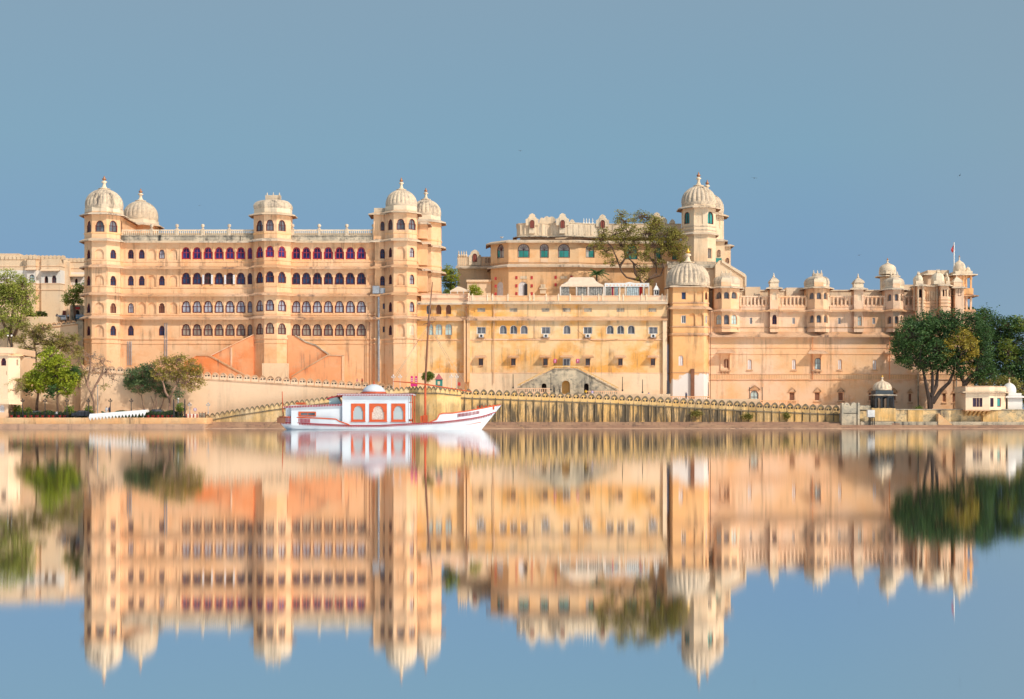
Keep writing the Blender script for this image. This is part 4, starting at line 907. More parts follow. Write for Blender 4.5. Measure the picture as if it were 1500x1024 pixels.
# hooded windows
for px, wd, q in ((1064, 29, 517), (1198, 31, 518), (1302, 14, 518.5)):
    x = X(px, 298); hw = wd/2*.1385
    k = M(); z_ = zz(q); k.face([(x-hw, 297.2, z_), (x+hw, 297.2, z_), (x+hw*.62, Yr, z_+.8), (x-hw*.62, Yr, z_+.8)]); k.face([(x-hw, 297.2, z_-.15), (x+hw, 297.2, z_-.15), (x+hw, 297.2, z_), (x-hw, 297.2, z_)])
    k.face([(x-hw, 297.2, z_-.15), (x+hw, 297.2, z_-.15), (x+hw*.62, Yr, z_+.3), (x-hw*.62, Yr, z_+.3)]); k.face([(x-hw, 297.2, z_-.15), (x-hw, 297.2, z_), (x-hw*.62, Yr, z_+.8), (x-hw*.62, Yr, z_+.3)]); k.face([(x+hw, 297.2, z_-.15), (x+hw, 297.2, z_), (x+hw*.62, Yr, z_+.8), (x+hw*.62, Yr, z_+.3)])
    k.build('hood', mat('eave'), RW)
    if px < 1300:
        for s in (-1, 1):
            k = M(); xx = x + s*.95; k.box(xx-.12, xx+.12, Yr-.25, Yr+.02, zz(543), zz(519)); k.build('pilaster', mat('rose'), RW)
        k = M(); k.box(x-1.1, x+1.1, Yr-.5, Yr+.02, zz(544.2), zz(542)); [k.box(x+q2-.1, x+q2+.1, Yr-.35, Yr+.02, zz(547.5), zz(544.2)) for q2 in (-.7, 0, .7)]; k.build('sill', mat('eave'), RW)
for px in (1098, 1163, 1230.2, 1281.3): 
    k = M(); x = X(px, Yr); k.box(x-.65, x+.65, Yr-.2, Yr+.02, zz(543.2), zz(542)); k.build('sill', mat('eave'), RW)
for px, wd, q, qb in ((1105, 16, 571, 593), (1160, 10.5, 574, 588), (1197, 10.5, 574, 588), (1231.5, 10.5, 574.5, 588), (1276, 10.5, 575, 588.5), (1309, 10.5, 575, 588.5), (1333, 8, 576, 590), (1383, 7, 576, 590), (1398, 7, 576, 590)):
    x = X(px, Yr); hw = wd/2*.1425
    k = M(); k.poly([(x-hw, zz(q)), (x+hw, zz(q)), (x, zz(q-4.5))], Yr-.22, Yr+.02); k.poly([(x-hw, zz(q)-.02), (x-hw, zz(q)+.15), (x, zz(q-5.5)), (x+hw, zz(q)+.15), (x+hw, zz(q)-.02), (x+hw+.12, zz(q)-.02), (x, zz(q-7)), (x-hw-.12, zz(q)-.02)], Yr-.3, Yr-.1)
    k.box(x-hw-.05, x+hw+.05, Yr-.2, Yr+.02, zz(qb+1), zz(qb-.2)); k.build('pediment', mat('eave'), RW)
for px in (1190.5, 1303):
    k = M(); k.tube([(X(px, 298.8), 298.8, zz(556)), (X(px, 298.8), 298.8, zz(494))], .1, 6); k.build('drainpipe', mat('stair'), RW)
for px in (1345, 1401):
    k = M(); k.tube([(X(px, 298.8), 298.8, zz(598)), (X(px, 298.8), 298.8, zz(545))], .14, 6); k.build('drainpipe', mat('grime'), RW)
# ------------------------------------------------------------------ pavilion cluster at the right end
RC = thing('pavilion', 'clustered domed pavilions at the right end of the palace, rising over the dark trees', 'pavilion', (X(1380, 300), 300, Z(455, 300)))
zc = lambda p: Z(p, 298)
CP = [(X(1340, 300), 301), (X(1340.5, 298.3), 298.3), (X(1344, 297), 297), (X(1352, 297), 297), (X(1356, 298.2), 298.2), (X(1374, 298.2), 298.2), (X(1378, 296.6), 296.6), (X(1388, 296.6), 296.6), (X(1393, 298), 298), (X(1395, 300), 300.5)]
W = M()
facade(W, RC, CP, zc(450), zc(418), [(1348.5, 5, 423, 436, 'OP'), (1354.4, 3, 423, 436, 'CR'), (1376.2, 2.6, 424, 434, 'OP'), (1381.8, 3.6, 424, 434, 'OP'), (1385.8, 2.2, 424, 434, 'OP'), (1390.3, 3, 424, 434.5, 'OP')])
facade(W, RC, CP, zc(470), zc(450), [])
W.box(X(1342, 300), X(1394, 300), 299.4, 308, zc(470), zc(418)); 
W.box(X(1397.5, 298), X(1410.5, 298), 297.2, 303, zc(470), zc(421)); W.box(X(1398, 304), X(1412, 304), 303, 309, zc(470), Z(402, 303)); W.build('wall', mat('rose'), RC)
W = M(); W.box(X(1357, 304), X(1388, 304), 303, 310, zc(420), Z(395.7, 303)); W.build('upper_wall', mat('cream'), RC)
eave(RC, CP, zc(419), .8, 'eavew', .2, .35)
for q in (440.5, 445, 450): band(RC, CP, zc(q), .14, .1)
eave(RC, [(X(1356, 303), 308), (X(1356, 303), 303), (X(1389, 303), 303), (X(1389, 303), 308)], Z(402, 303), .6, 'limew', .2, .2)
for a, b, q0, q1, y, n in ((1342, 1352.5, 417, 400.5, 297.2, 0), (1368.2, 1384, 417, 397, 297.3, 1), (1386, 1392, 417, 402, 297.8, 0)):
    p = rect(X(a, y), X(b, y), y, y+2.2); k = M(); k.prism(p, zc(q0), zc(q0-5)); k.build('drum', mat('limew'), RC)
    loftdome(RC, [(p[0][0], p[0][1]+.5), (p[0][0]+.5, p[0][1]), (p[1][0]-.5, p[1][1]), (p[1][0], p[1][1]+.5), p[2], p[3]], zc(q0-5), zc(q1+2)-zc(q0-5), 'limew', [(1,0),(1.04,.2),(.98,.5),(.8,.75),(.5,.92),(.3,1)], .25, 'dome', .5)
for i in range(6): slab(RC, X(1358.5 + i*2.6, 298.2), 298.15, zc(440), .13, zc(427) - zc(440), .15, 'cream', 'grille_bar')
for p in (1340.8, 1344.5, 1351.5, 1355.5, 1374.5, 1379.5, 1383.7, 1388, 1392.5): slab(RC, X(p, 297), 298.0 if not (1378 < p < 1389 or 1344 < p < 1352) else 296.9, zc(455), .22, zc(419) - zc(455), .2, 'cream', 'column')
# tall white dome on its open pavilion
y = 300.5; cx_ = X(1407, y); zk = lambda p: Z(p, y)
k = M(); k.prism(rect(X(1397, y), X(1422, y), y-1.2, y+3), zk(402), zk(398)); k.prism(octo(cx_, y+.8, 2.42), zk(399), zk(394.5)); k.build('drum', mat('limew'), RC)
ribdome(RC, cx_, y+.8, zk(395), 1.24, zk(382)-zk(395), 0, 'limew', 1.35, 'copper', 0)
ribdome(RC, X(1419, y), y+.5, zk(395), .45, .55, 0, 'limew', .5, 'copper', 0)
k = M(); k.box(X(1415.8, y), X(1422, y), y, y+1.4, zk(401), zk(394.8)); k.build('drum', mat('limew'), RC)
RP = rect(X(1396, y), X(1423.3, y), y-1.4, y+3.6)
eave(RC, RP, zk(403), .65, 'limew', .22, .15, True)
for px, yy in ((1415.5, y-1.2), (1422, y-1.2), (1422.5, y+3.2), (1411, y-1.2)):
    k = M(); x = X(px, yy); k.box(x-.14, x+.14, yy-.14, yy+.14, zk(424), zk(403)); k.box(x-.22, x+.22, yy-.2, yy+.2, zk(407), zk(404.5)); k.build('column', mat('gold'), RC)
k = M(); k.prism(rect(X(1396, y), X(1423, y), y-1.3, y+3.5), zk(432), zk(423)); k.build('parapet', mat('gold'), RC)
eave(RC, RP, zk(434), .8, 'eave', .2, .2, True)
for px, yy in ((1416, y-1.2), (1422, y-1.2), (1422.5, y+3.2)):
    k = M(); x = X(px, yy); k.box(x-.16, x+.16, yy-.16, yy+.16, zk(470), zk(434)); k.build('column', mat('rose'), RC)
p = rect(X(1397.4, 297), X(1410.6, 297), 297, 299.5)
eave(RC, p, zc(422), .6, 'eavew', .18, .3, True); k = M(); k.prism(p, zc(421), zc(414)); k.build('drum', mat('rose'), RC)
loftdome(RC, p, zc(414.5), 1.25, 'limew', [(1,0),(1.08,.1),(.9,.35),(.62,.6),(.38,.82),(.12,1.0)], 0, 'dome', .6)
window(RC, (X(1406, 297), 296.95, zc(434)), 0, .7, 1.5, 'OP')
# cupola standing behind the fifth bay
CB = thing('cupola', 'clean white domed cupola rising behind the palace roof left of the pavilion cluster', 'cupola', (X(1303, 304), 305, Z(424, 303)))
yk = 303; zq = lambda p: Z(p, yk); cx_ = X(1303.2, yk)
k = M(); k.prism(octo(cx_, yk+1.7, 2.9), zq(425), zq(403)); k.prism(octo(cx_, yk+1.7, 3.4), zq(401), zq(396)); k.build('drum', mat('limew'), CB)
eave(CB, octo(cx_, yk+1.7, 3.4), zq(403.5), .75, 'limew', .25, .1, True)
ribdome(CB, cx_, yk+1.7, zq(396.5), 1.75, zq(385)-zq(396.5), 0, 'limew', 1.3, 'copper', 0)
# flag
FP = thing('flagpole', 'white flagpole with a small limp red flag above the pavilion cluster', 'flagpole', (X(1397.5, 301), 301, Z(402, 301)))
k = M(); k.tube([(X(1397.5, 301), 301, Z(402, 301)), (X(1397.5, 301), 301, Z(355, 301))], .11, 8); k.build('pole', mat('white'), FP)
k = M(); rings_ = []
for i in range(7):
    zz_ = Z(358 + i*1.4, 301); rings_.append([(X(1397.2, 301) - .05 - .55*math.sin(.5+i*.4)*(j/5), 301 - .1*math.sin(j*1.3+i), zz_ - j*.12) for j in range(6)])
for a_, b_ in zip(rings_, rings_[1:]):
    for j in range(5): k.face([a_[j], a_[j+1], b_[j+1], b_[j]])
k.build('flag', mat('terra'), FP)

# ------------------------------------------------------------------ far hotel wing on the left hill
FL = thing('palace_wing', 'distant cream palace wing with merlon parapet and white window bays on the left hill', 'building', (X(60, 332), 332, Z(470, 332)))
yf = 332; zf = lambda p: Z(p, yf)
FPp = [(X(-60, yf), yf), (X(38.5, yf), yf), (X(40, 331), 330.8), (X(52.3, 331), 330.8), (X(53.5, yf), yf), (X(60, yf), yf), (X(60.5, 331.4), 331.4), (X(88, 331.4), 331.4), (X(103, 336), 336), (X(124, 336), 336)]
W = M(); facade(W, FL, FPp, zf(396), zf(380), []); facade(W, FL, FPp, zf(480), zf(416), [])
W.box(X(-60, 334), X(100, 334), 333.5, 345, 20, zf(382)); W.box(X(-20, 336), X(30, 336), 335, 344, zf(390), zf(369)); W.box(X(30, 336), X(50, 336), 335, 344, zf(390), zf(375)); W.box(X(100, 338), X(132, 338), 337.5, 345, 20, zf(384)); W.build('wall', mat('cream'), FL)
W = M(); facade(W, FL, FPp, zf(416), zf(396), [(46.8, 7.4, 402, 414, 'BQ'), (67.8, 5.5, 404.5, 414.5, 'OP'), (79.3, 6.5, 403.5, 414.5, 'TG'), (99, 3, 406, 417, 'RD'), (111.8, 4, 408, 419, 'OP')]); W.build('window_storey', mat('white'), FL)
eave(FL, [(X(60.5, 331.4), 331.4), (X(88, 331.4), 331.4)], zf(397), 1.0, 'pale', .2, .4); eave(FL, [(X(38, 331), 330.8), (X(54, 331), 330.8)], zf(395.5), .6, 'pale', .2, .3); eave(FL, [(X(103, 336), 336), (X(124, 336), 336)], zf(402), 1.0, 'pale', .2, .5)
band(FL, FPp, zf(426), .25, .15, 'pale'); band(FL, FPp, zf(416.5), .2, .12, 'pale'); band(FL, FPp, zf(391), .2, .12, 'pale')
k = M(); k.poly([(-.55, 0), (.55, 0), (.55, .55), (.4, .85), (0, 1.0), (-.4, .85), (-.55, .55)], -.15, .25); mm = k.mesh('merlon', mat('cream'))
for i in range(22):
    px = -2 + i*5.9; y = 336 if px > 95 else 332
    if 38 < px < 54: y = 330.8
    o = bpy.data.objects.new('merlon', mm); col.objects.link(o); o.parent = FL; o.location = Vector((X(px, y), y, zf(380.2) if y < 334 else Z(384, y))) - wl(FL)
k = M(); y = 332.5; k.box(X(93, y)-.45, X(93, y)+.45, y, y+.4, Z(470, y), Z(455, y)); k.build('door', mat('dred'), FL)
# gateway
GW = thing('gateway', 'small grey gateway with dark arch and red banner beneath the dark tree', 'gateway', (X(112, 328), 328, Z(471, 328)))
y = 328; k = M(); k.strip((X(103, y), y), (X(122.5, y), y), 20, Z(447, y), [dict(u=X(112.4, y)-X(103, y), w=1.3, zb=Z(467, y), zt=Z(454, y), k='arch', d=.6)]); k.box(X(103.5, y+1), X(122, y+1), y+.7, y+2, 20, Z(447.5, y)); k.build('wall', mat('grime'), GW)
k = M(); k.box(X(107.5, y), X(117, y), y-.2, y, Z(453, y), Z(449.8, y)); k.build('banner', mat('terra'), GW)
k = M(); k.box(X(112.4, y)-.65, X(112.4, y)+.65, y+.55, y+.65, Z(467, y), Z(454, y)); k.build('door', mat('dark'), GW)
# small lakeside house on the far left
LH = thing('house', 'cream lakeside house with one red arched window, cut by the left picture edge', 'house', (X(10, 277), 278, 2.1))
y = 277; zz_ = lambda p: Z(p, y)
W = M(); HPp = [(X(-40, y), y), (X(12, y), y), (X(29.5, 279), 279), (X(30, 284), 285)]
facade(W, LH, HPp, zz_(585), zz_(521), [(5.2, 7.5, 524.5, 535.6, 'TW'), (25.4, 2.6, 526.5, 535.5, 'AQ'), (5.4, 9, 543.3, 549.5, 'blindr')])
facade(W, LH, [(X(-40, y), y), (X(12, y), y), (X(13, 284), 284)], zz_(613), zz_(585), [(3, 7, 593, 604, 'WP')]); W.box(X(-40, y), X(9, y), y+1, 290, 2, zz_(521)); W.box(X(-40, y), X(27, 280), y+3, 290, 2, zz_(521)); W.build('wall', mat('pale'), LH)
k = M(); k.box(X(-40, y), X(27, 280), y-.3, 290, zz_(518), zz_(509)); k.build('parapet', mat('pale'), LH)
eave(LH, HPp, zz_(519.5), .5, 'rose', .2, .3); eave(LH, HPp[:3], zz_(590.5), .9, 'pale', .25, .9)
for i, px in enumerate((11.5, 17)):
    L = thing('street_lamp', ['roof terrace lamp with white globe, left of a pair by the olive tree', 'roof terrace lamp with white globe, right of a pair by the olive tree'][i], 'lamp', (X(px, 283), 283, zz_(509)), 'globe lamps on the house roof')
    x, yy, z0 = L.location; k = M(); k.tube([(x, yy, z0), (x, yy, z0+2.5)], .06, 6); k.build('post', mat('black'), L)
    k = M(); k.lathe(x, yy, z0+2.45, [(.02, 0), (.15, .08), (.2, .2), (.15, .33), (.02, .4)], 10); k.build('globe', mat('white'), L, True)
# ------------------------------------------------------------------ crenellated walls
def lerp_tab(tab, v):
    for (a, b), (c, d) in zip(tab, tab[1:]):
        if v <= c: return b + (d-b)*max(0, (v-a))/(c-a)
    return tab[-1][1]
def crenel(root, pts, tops, zbot, sp, mh, wm, mm, hole, name='merlon', thick=.55, cord='grime'):
    """pts: list of (px, Y); tops: table px -> top py of the merlons; merlons are copies of one mesh"""
    W = M(); S = M(); P3 = []
    for px, Y in pts:
        P3.append((X(px, Y), Y, Z(lerp_tab(tops, px), Y) - mh))
    for (a, b) in zip(P3, P3[1:]):
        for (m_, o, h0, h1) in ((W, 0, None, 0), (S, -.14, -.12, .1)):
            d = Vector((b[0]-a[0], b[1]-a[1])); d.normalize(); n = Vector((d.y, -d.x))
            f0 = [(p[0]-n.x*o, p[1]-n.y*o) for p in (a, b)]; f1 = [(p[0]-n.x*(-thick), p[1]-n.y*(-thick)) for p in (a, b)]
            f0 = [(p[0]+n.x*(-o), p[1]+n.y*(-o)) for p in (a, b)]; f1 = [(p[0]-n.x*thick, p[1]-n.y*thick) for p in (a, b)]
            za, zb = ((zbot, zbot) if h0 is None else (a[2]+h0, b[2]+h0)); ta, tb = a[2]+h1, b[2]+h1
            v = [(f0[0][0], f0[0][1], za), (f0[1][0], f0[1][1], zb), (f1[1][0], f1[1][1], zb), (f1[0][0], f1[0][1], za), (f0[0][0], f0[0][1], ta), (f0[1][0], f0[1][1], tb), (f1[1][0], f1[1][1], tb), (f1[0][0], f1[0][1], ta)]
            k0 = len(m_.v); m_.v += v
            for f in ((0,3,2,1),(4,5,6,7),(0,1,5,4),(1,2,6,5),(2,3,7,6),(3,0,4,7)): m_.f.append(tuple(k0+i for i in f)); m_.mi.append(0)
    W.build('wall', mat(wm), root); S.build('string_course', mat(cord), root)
    # merlon mesh: pointed arch slab with a raised rim, two loopholes
    w_ = sp * .92; k = M(); ol = [(-w_/2, .08), (w_/2, .08), (w_/2, mh*.55), (w_*.40, mh*.76), (w_*.2, mh*.93), (0, mh), (-w_*.2, mh*.93), (-w_*.40, mh*.76), (-w_/2, mh*.55)]
    k.poly(ol, 0, thick*.7)
    k.cur = 1
    rim = ol[2:]; 
    for (a, b) in zip(rim, rim[1:]):
        ka = .80; k.face([(a[0], -.1, a[1]), (b[0], -.1, b[1]), (b[0]*ka, -.1, b[1]*ka), (a[0]*ka, -.1, a[1]*ka)]); k.face([(a[0], -.1, a[1]), (b[0], -.1, b[1]), (b[0], .02, b[1]), (a[0], .02, a[1])]); k.face([(a[0]*ka, -.1, a[1]*ka), (b[0]*ka, -.1, b[1]*ka), (b[0]*ka, .0, b[1]*ka), (a[0]*ka, .0, a[1]*ka)])
    k.cur = 2
    if hole:
        for q in (-.17, .17): k.box(q*sp-.15, q*sp+.15, -.012, .05, mh*.40, mh*.58)
    me = k.mesh(name, [mat(mm), mat(cord), mat('dark')])
    me2 = None; n = 0
    L = 0
    for (a, b) in zip(P3, P3[1:]):
        d = math.dist(a[:2], b[:2]); 
        while L < d:
            u = L / d; x = a[0]+(b[0]-a[0])*u; y = a[1]+(b[1]-a[1])*u; z = a[2]+(b[2]-a[2])*u
            o = bpy.data.objects.new(name, me); col.objects.link(o); o.parent = root
            o.location = Vector((x, y, z)) - wl(root); o.rotation_euler = (0, 0, math.atan2(b[1]-a[1], b[0]-a[0])); n += 1
            L += sp
        L -= d
    return n
WW = thing('boundary_wall', 'smooth pale peach boundary wall with pointed merlons sloping down in front of the long palace', 'wall', (X(400, 285), 285, 2))
crenel(WW, [(118, 285), (304, 285), (572, 285)], [(118, 533), (304, 544.7), (518, 558), (572, 561.5)], 2.0, 11.6*285/F, 1.5, 'pale', 'pale', True, cord='eave')
SW = thing('lake_wall', 'old yellow lakeside wall with rounded merlons and dark water streaks, rising from a ramp', 'wall', (X(900, 282), 282, 1))
TOPS = [(300, 607), (344, 599), (400, 590.5), (478, 580.8), (520, 575.5), (560, 568.5), (606, 565.5), (640, 565.5), (672, 568.8), (880, 576.5), (1100, 588), (1233, 593.6)]
k = M()
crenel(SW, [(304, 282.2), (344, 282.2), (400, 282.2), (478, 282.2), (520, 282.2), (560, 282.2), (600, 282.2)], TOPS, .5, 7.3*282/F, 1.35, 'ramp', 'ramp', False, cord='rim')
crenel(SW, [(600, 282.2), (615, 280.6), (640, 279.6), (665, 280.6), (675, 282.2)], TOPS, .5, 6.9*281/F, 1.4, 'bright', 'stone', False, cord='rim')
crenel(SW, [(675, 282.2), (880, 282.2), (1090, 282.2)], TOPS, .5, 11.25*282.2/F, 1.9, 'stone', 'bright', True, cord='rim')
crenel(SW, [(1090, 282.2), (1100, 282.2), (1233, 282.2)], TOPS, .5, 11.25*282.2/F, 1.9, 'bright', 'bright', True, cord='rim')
# weathering panels: thin plaster remnants and vertical buttress strips
k = M(); rr = random.Random(3); px = 681.0
while px < 1230:
    tb = lerp_tab(TOPS, px) + 12; k.pxbox(px-.5, px+.5, tb, 617, 282.0, .25); px += 11.25
k.build('buttress_strips', mat('rim'), SW); SW.children[-1]['kind'] = 'stuff'
BG = thing('bastion', 'dark stained scalloped bastion standing between the yellow wall and the chhatri', 'bastion', (X(1246, 280), 280, .3))
y = 279.6; k = M(); k.pxbox(1233.6, 1258.4, 605, 627, y, 2.6); k.cur = 0
ol = [(1235, 606), (1235, 596), (1237, 591.5), (1240, 589.5), (1243.5, 591), (1246, 595), (1248, 591), (1251, 589.3), (1254.5, 590.8), (1257, 595), (1257, 606)]
k.poly([(X(a, y), Z(b, y)) for a, b in ol], y, y+1.2)
for p in (1234.5, 1258): k.pxbox(p-1.4, p+1.4, 590, 627, y-.25, 1.5)
k.build('wall', mat('stonedk'), BG)
# terrace wall of the trees on the right, ruined stone
TW = thing('terrace_wall', 'rough stained stone terrace wall below the big trees at right', 'wall', (X(1390, 281), 281, .5))
y = 281; k = M(); pts = [(1258, 627), (1520, 627), (1520, 599), (1470, 599.5), (1440, 600), (1412, 599), (1380, 600), (1330, 599.5), (1306, 599), (1306, 597.5), (1277, 597.5), (1277, 602), (1258, 602)]
k.poly([(X(a, y), Z(b, y)) for a, b in pts], y, y+1.5); k.build('wall', mat('tw'), TW)
k = M(); k.poly([(X(a, y), Z(b, y)) for a, b in ((1258, 617.5), (1520, 618), (1520, 627), (1258, 627))], y-1.4, y); k.build('footing', mat('stonedk'), TW)
k = M(); k.pxbox(1277, 1312, 598, 617, y-.5, 1); k.pxbox(1330, 1352, 601, 617.6, y-.2, .5); k.pxbox(1440, 1462, 602, 618, y-.6, 1); k.build('plaster_patch', mat('bright'), TW)
k = M(); k.pxbox(1258, 1520, 599.2, 600.4, y-.15, 1.6); k.build('coping', mat('stonedk'), TW)
k = M()
for i in range(9): k.box(X(1371+i*2.2, y)+.001*i, X(1373.2+i*2.2, y), y-1.6-.01*i, y, -.3, Z(606+i*1.9, y))
k.build('steps', mat('quay'), TW)
k = M()
for i in range(5): k.box(X(1304, y), X(1318-i*1.0, y), y-2.2+i*.25, y-1.2, -.3, Z(626-i*2, y))
k.build('steps', mat('ghat'), TW)
k = M(); k.sweep([(X(1260, 281), 282), (X(1277, 281), 282)], [(0, Z(612, 281)), (.3, Z(612, 281)), (.3, Z(594, 281)), (-.4, Z(594, 281)), (-.4, Z(612, 281))]); k.build('parapet', mat('stonedk'), TW)

# ------------------------------------------------------------------ chhatri and electrical box
CH = thing('chhatri', 'dark columned domed chhatri standing on the lake wall before the hooded brown windows', 'chhatri', (X(1292, 282), 282.5, Z(598, 281)))
y = 282.8; cx_ = X(1292.3, y); s = 1.72; zz_ = lambda p: Z(p, y-s)
k = M()
for px_, py_ in ((-s, -s), (-.6, -s), (.6, -s), (s, -s), (-s, s), (s, s), (-.6, s), (.6, s), (-s, -.6), (-s, .6), (s, -.6), (s, .6)):
    k = M(); k.box(cx_+px_-.17, cx_+px_+.17, y+py_-.17, y+py_+.17, zz_(598.5), zz_(580)); k.box(cx_+px_-.24, cx_+px_+.24, y+py_-.24, y+py_+.24, zz_(598.5), zz_(596)); k.build('column', mat('black'), CH)
D_['slate'] = plain('dark_slate', (.05, .065, .08), .7)
k = M()
for A, B in (((cx_-s-.17, y-s-.1), (cx_+s+.17, y-s-.1)), ((cx_+s+.1, y-s-.17), (cx_+s+.1, y+s+.17)), ((cx_+s+.17, y+s+.1), (cx_-s-.17, y+s+.1)), ((cx_-s-.1, y+s+.17), (cx_-s-.1, y-s-.17))):
    L = math.dist(A, B); k.strip(A, B, zz_(588), zz_(579), [dict(u=L/2+q, w=ww, zb=zz_(588), zt=zz_(583)+(.25 if q == 0 else 0), k='arch', d=.2) for q, ww in ((-1.15, .75), (0, 1.0), (1.15, .75))])
k.build('arcade', mat('slate'), CH)
eave(CH, rect(cx_-s-.1, cx_+s+.1, y-s-.1, y+s+.1), zz_(578.5), .5, 'grime', .15, .15, True)
k = M(); k.prism(rect(cx_-s, cx_+s, y-s, y+s), zz_(579), zz_(572)); k.build('drum', mat('slate'), CH)
k = M(); k.prism(rect(cx_-s-.2, cx_+s+.2, y-s-.2, y+s+.2), zz_(601), zz_(598.3)); k.build('floor', mat('stonedk'), CH)
ribdome(CH, cx_, y, zz_(571.5), 1.78, zz_(558)-zz_(571.5), 14, 'lime', 1.3, 'gilt', .04)
EB = thing('cabinet', 'white electrical cabinet on a dark stand in front of the chhatri wall', 'cabinet', (X(1276, 279), 279, .5))
y = 278.8; k = M(); k.pxbox(1271, 1281.5, 600.5, 611, y, .9); k.build('box', mat('wframe'), EB); k = M(); [k.pxbox(p-.5, p+.5, 611, 627, y+.1, .15) for p in (1273.5, 1276, 1278.5, 1281)]; k.pxbox(1273, 1281, 611, 612, y+.05, .6); k.build('stand', mat('black'), EB)

# ------------------------------------------------------------------ small lake house and white shrine, far right
SH = thing('house', 'small cream lake house with red-framed windows on yellow brackets beside the white shrine', 'house', (X(1440, 279), 279, Z(600, 279)))
y = 279; zz_ = lambda p: Z(p, y); P = [(X(1414.5, y), 281.5), (X(1414.5, y), y), (X(1449.5, y), y), (X(1468, 280.2), 280.8), (X(1476, 282), 283)]
W = M(); facade(W, SH, P, zz_(600.5), zz_(573), [(1432, 16, 582.8, 596, 'SH3'), (1453, 5, 583, 596, 'SHr'), (1465.3, 6, 583, 596, 'SHb')] if False else [])
STY['H3'] = ('rect', 'dred', 'g_navy', .12, 'v', .2); STY['HB'] = ('rect', 'red', 'g_teal', .12, 'none', .2)
W = M(); facade(W, SH, P, zz_(600.5), zz_(573), [(1427.5, 5.2, 583, 596, 'H3'), (1432.3, 3.8, 583, 596, 'H3'), (1436.8, 4.4, 583, 596, 'H3'), (1453, 5, 583, 596, 'H3'), (1465.3, 5.5, 583, 596, 'HB')])
W.prism([(p[0]+.12 if i < 2 else p[0]-.12, p[1]+.5) for i, p in enumerate(P)] + [(X(1476, 282)-.12, 286), (X(1414.5, y)+.12, 286)], zz_(600.5), zz_(570)); W.build('wall', mat('cream'), SH)
W = M(); W.prism([(p[0]-.02 if i < 2 else p[0]+.02, p[1]-.02) for i, p in enumerate(P)] + [(X(1476, 282)+.02, 286), (X(1414.5, y)-.02, 286)], zz_(574), zz_(565.3)); W.build('parapet', mat('cream'), SH)
eave(SH, P, zz_(574.3), .75, 'eavew', .15, .2)
band(SH, P, zz_(566.8), .15, .1)
k = M()
for i in range(6):
    xx = X(1416.5 + i*6.2, y); kk = M(); kk.poly([(y+.1, zz_(601.5)), (y+.1, zz_(603)), (280.9, zz_(609)), (280.9, zz_(601.5))], xx, xx+.45); kk.v = [(b_, a_, c_) for a_, b_, c_ in kk.v]; kk.build('bracket', mat('bright'), SH)
k.box(X(1414, y), X(1451, y), y-.05, 281.5, zz_(602), zz_(600.4)); k.build('floor_slab', mat('eave'), SH)
WS = thing('shrine', 'small white domed shrine behind the lake house, cut by the right edge', 'shrine', (X(1484, 284), 284, Z(600, 283)))
y = 283.2; cx_ = X(1485.5, y); k = M(); k.box(X(1475, y), X(1496, y), y-.6, y+3, Z(600, y), Z(581.5, y)); k.build('wall', mat('white'), WS)
eave(WS, rect(X(1474, y), X(1496, y), y-.7, y+3), Z(581.5, y), .5, 'white', .2, .25, True)
k = M(); k.prism(rect(X(1476, y), X(1495, y), y-.5, y+2.8), Z(581, y), Z(576, y)); k.prism(octo(X(1480.5, y), y+1, 2.5), Z(576.5, y), Z(573, y)); k.build('drum', mat('white'), WS)
ribdome(WS, X(1481, y), y+1, Z(574.5, y), 1.28, Z(561, y)-Z(574.5, y), 0, 'white', 1.3, 'copper', 0)

# ------------------------------------------------------------------ tents and terrace things on the central block
TN = thing('tent', 'long cream peaked canvas marquee with grey curtains on the central terrace', 'tent', (X(852, 305), 305, z9(442)))
y0, y1 = 303, 307; zt_ = lambda p: Z(p, y0); k = M(); xa, xb = X(820.5, y0), X(885, y0); yc_ = 305
prof = [(1, 0), (.93, .22), (.80, .34), (.66, .55), (.56, .86), (.52, .97), (.40, 1.0)]
hx = (xb-xa)/2; xc = (xa+xb)/2; H = zt_(405.3) - zt_(420)
k.rings([[(xc+sx*hx*a, yc_+sy*2.2*a, zt_(420)+H*b) for sx, sy in ((-1,-1),(-.5,-1),(0,-1),(.5,-1),(1,-1),(1,1),(0,1),(-1,1))] for a, b in prof]); k.build('canopy', mat('tent'), TN)
D_['greycurt'] = plain('grey_curtain', (.42,.42,.40), .8, var=.3, scale=3)
for a, b in ((821.5, 834), (846, 859.5), (863, 883)):
    k = M(); n = 12; k.sweep([(X(a + (b-a)*i/n, y0), y0+.1+.12*(i % 2)) for i in range(n+1)], [(0, z9(442)), (.05, z9(442)), (.05, zt_(420)), (0, zt_(420))]); k.build('curtain', mat('greycurt'), TN)
for p in (821, 844.5, 861.5, 884.5):
    k = M(); x = X(p, y0); k.box(x-.13, x+.13, y0-.12, y0+.12, z9(442), zt_(419.5)); k.build('pole', mat('white'), TN)
TF = thing('tent', 'flat white canopy with red scalloped valance and pale blue curtains beneath the terrace tree', 'tent', (X(920, 304), 304, z9(442)))
k = M(); k.box(X(886, y0), X(951, y0), y0, y0+4, zt_(420), zt_(414.6)); k.poly([(X(915, y0), zt_(414.6)), (X(930, y0), zt_(414.6)), (X(922, y0), zt_(413))], y0, y0+1); k.build('canopy', mat('canvas'), TF)
k = M()
for i in range(12): x = X(889 + i*5.2, y0); k.poly([(x-.22, zt_(418.6)), (x+.22, zt_(418.6)), (x, zt_(416.2))], y0-.03, y0)
k.build('valance_pattern', mat('rose'), TF); tag(TF.children[-1], kind='stuff')
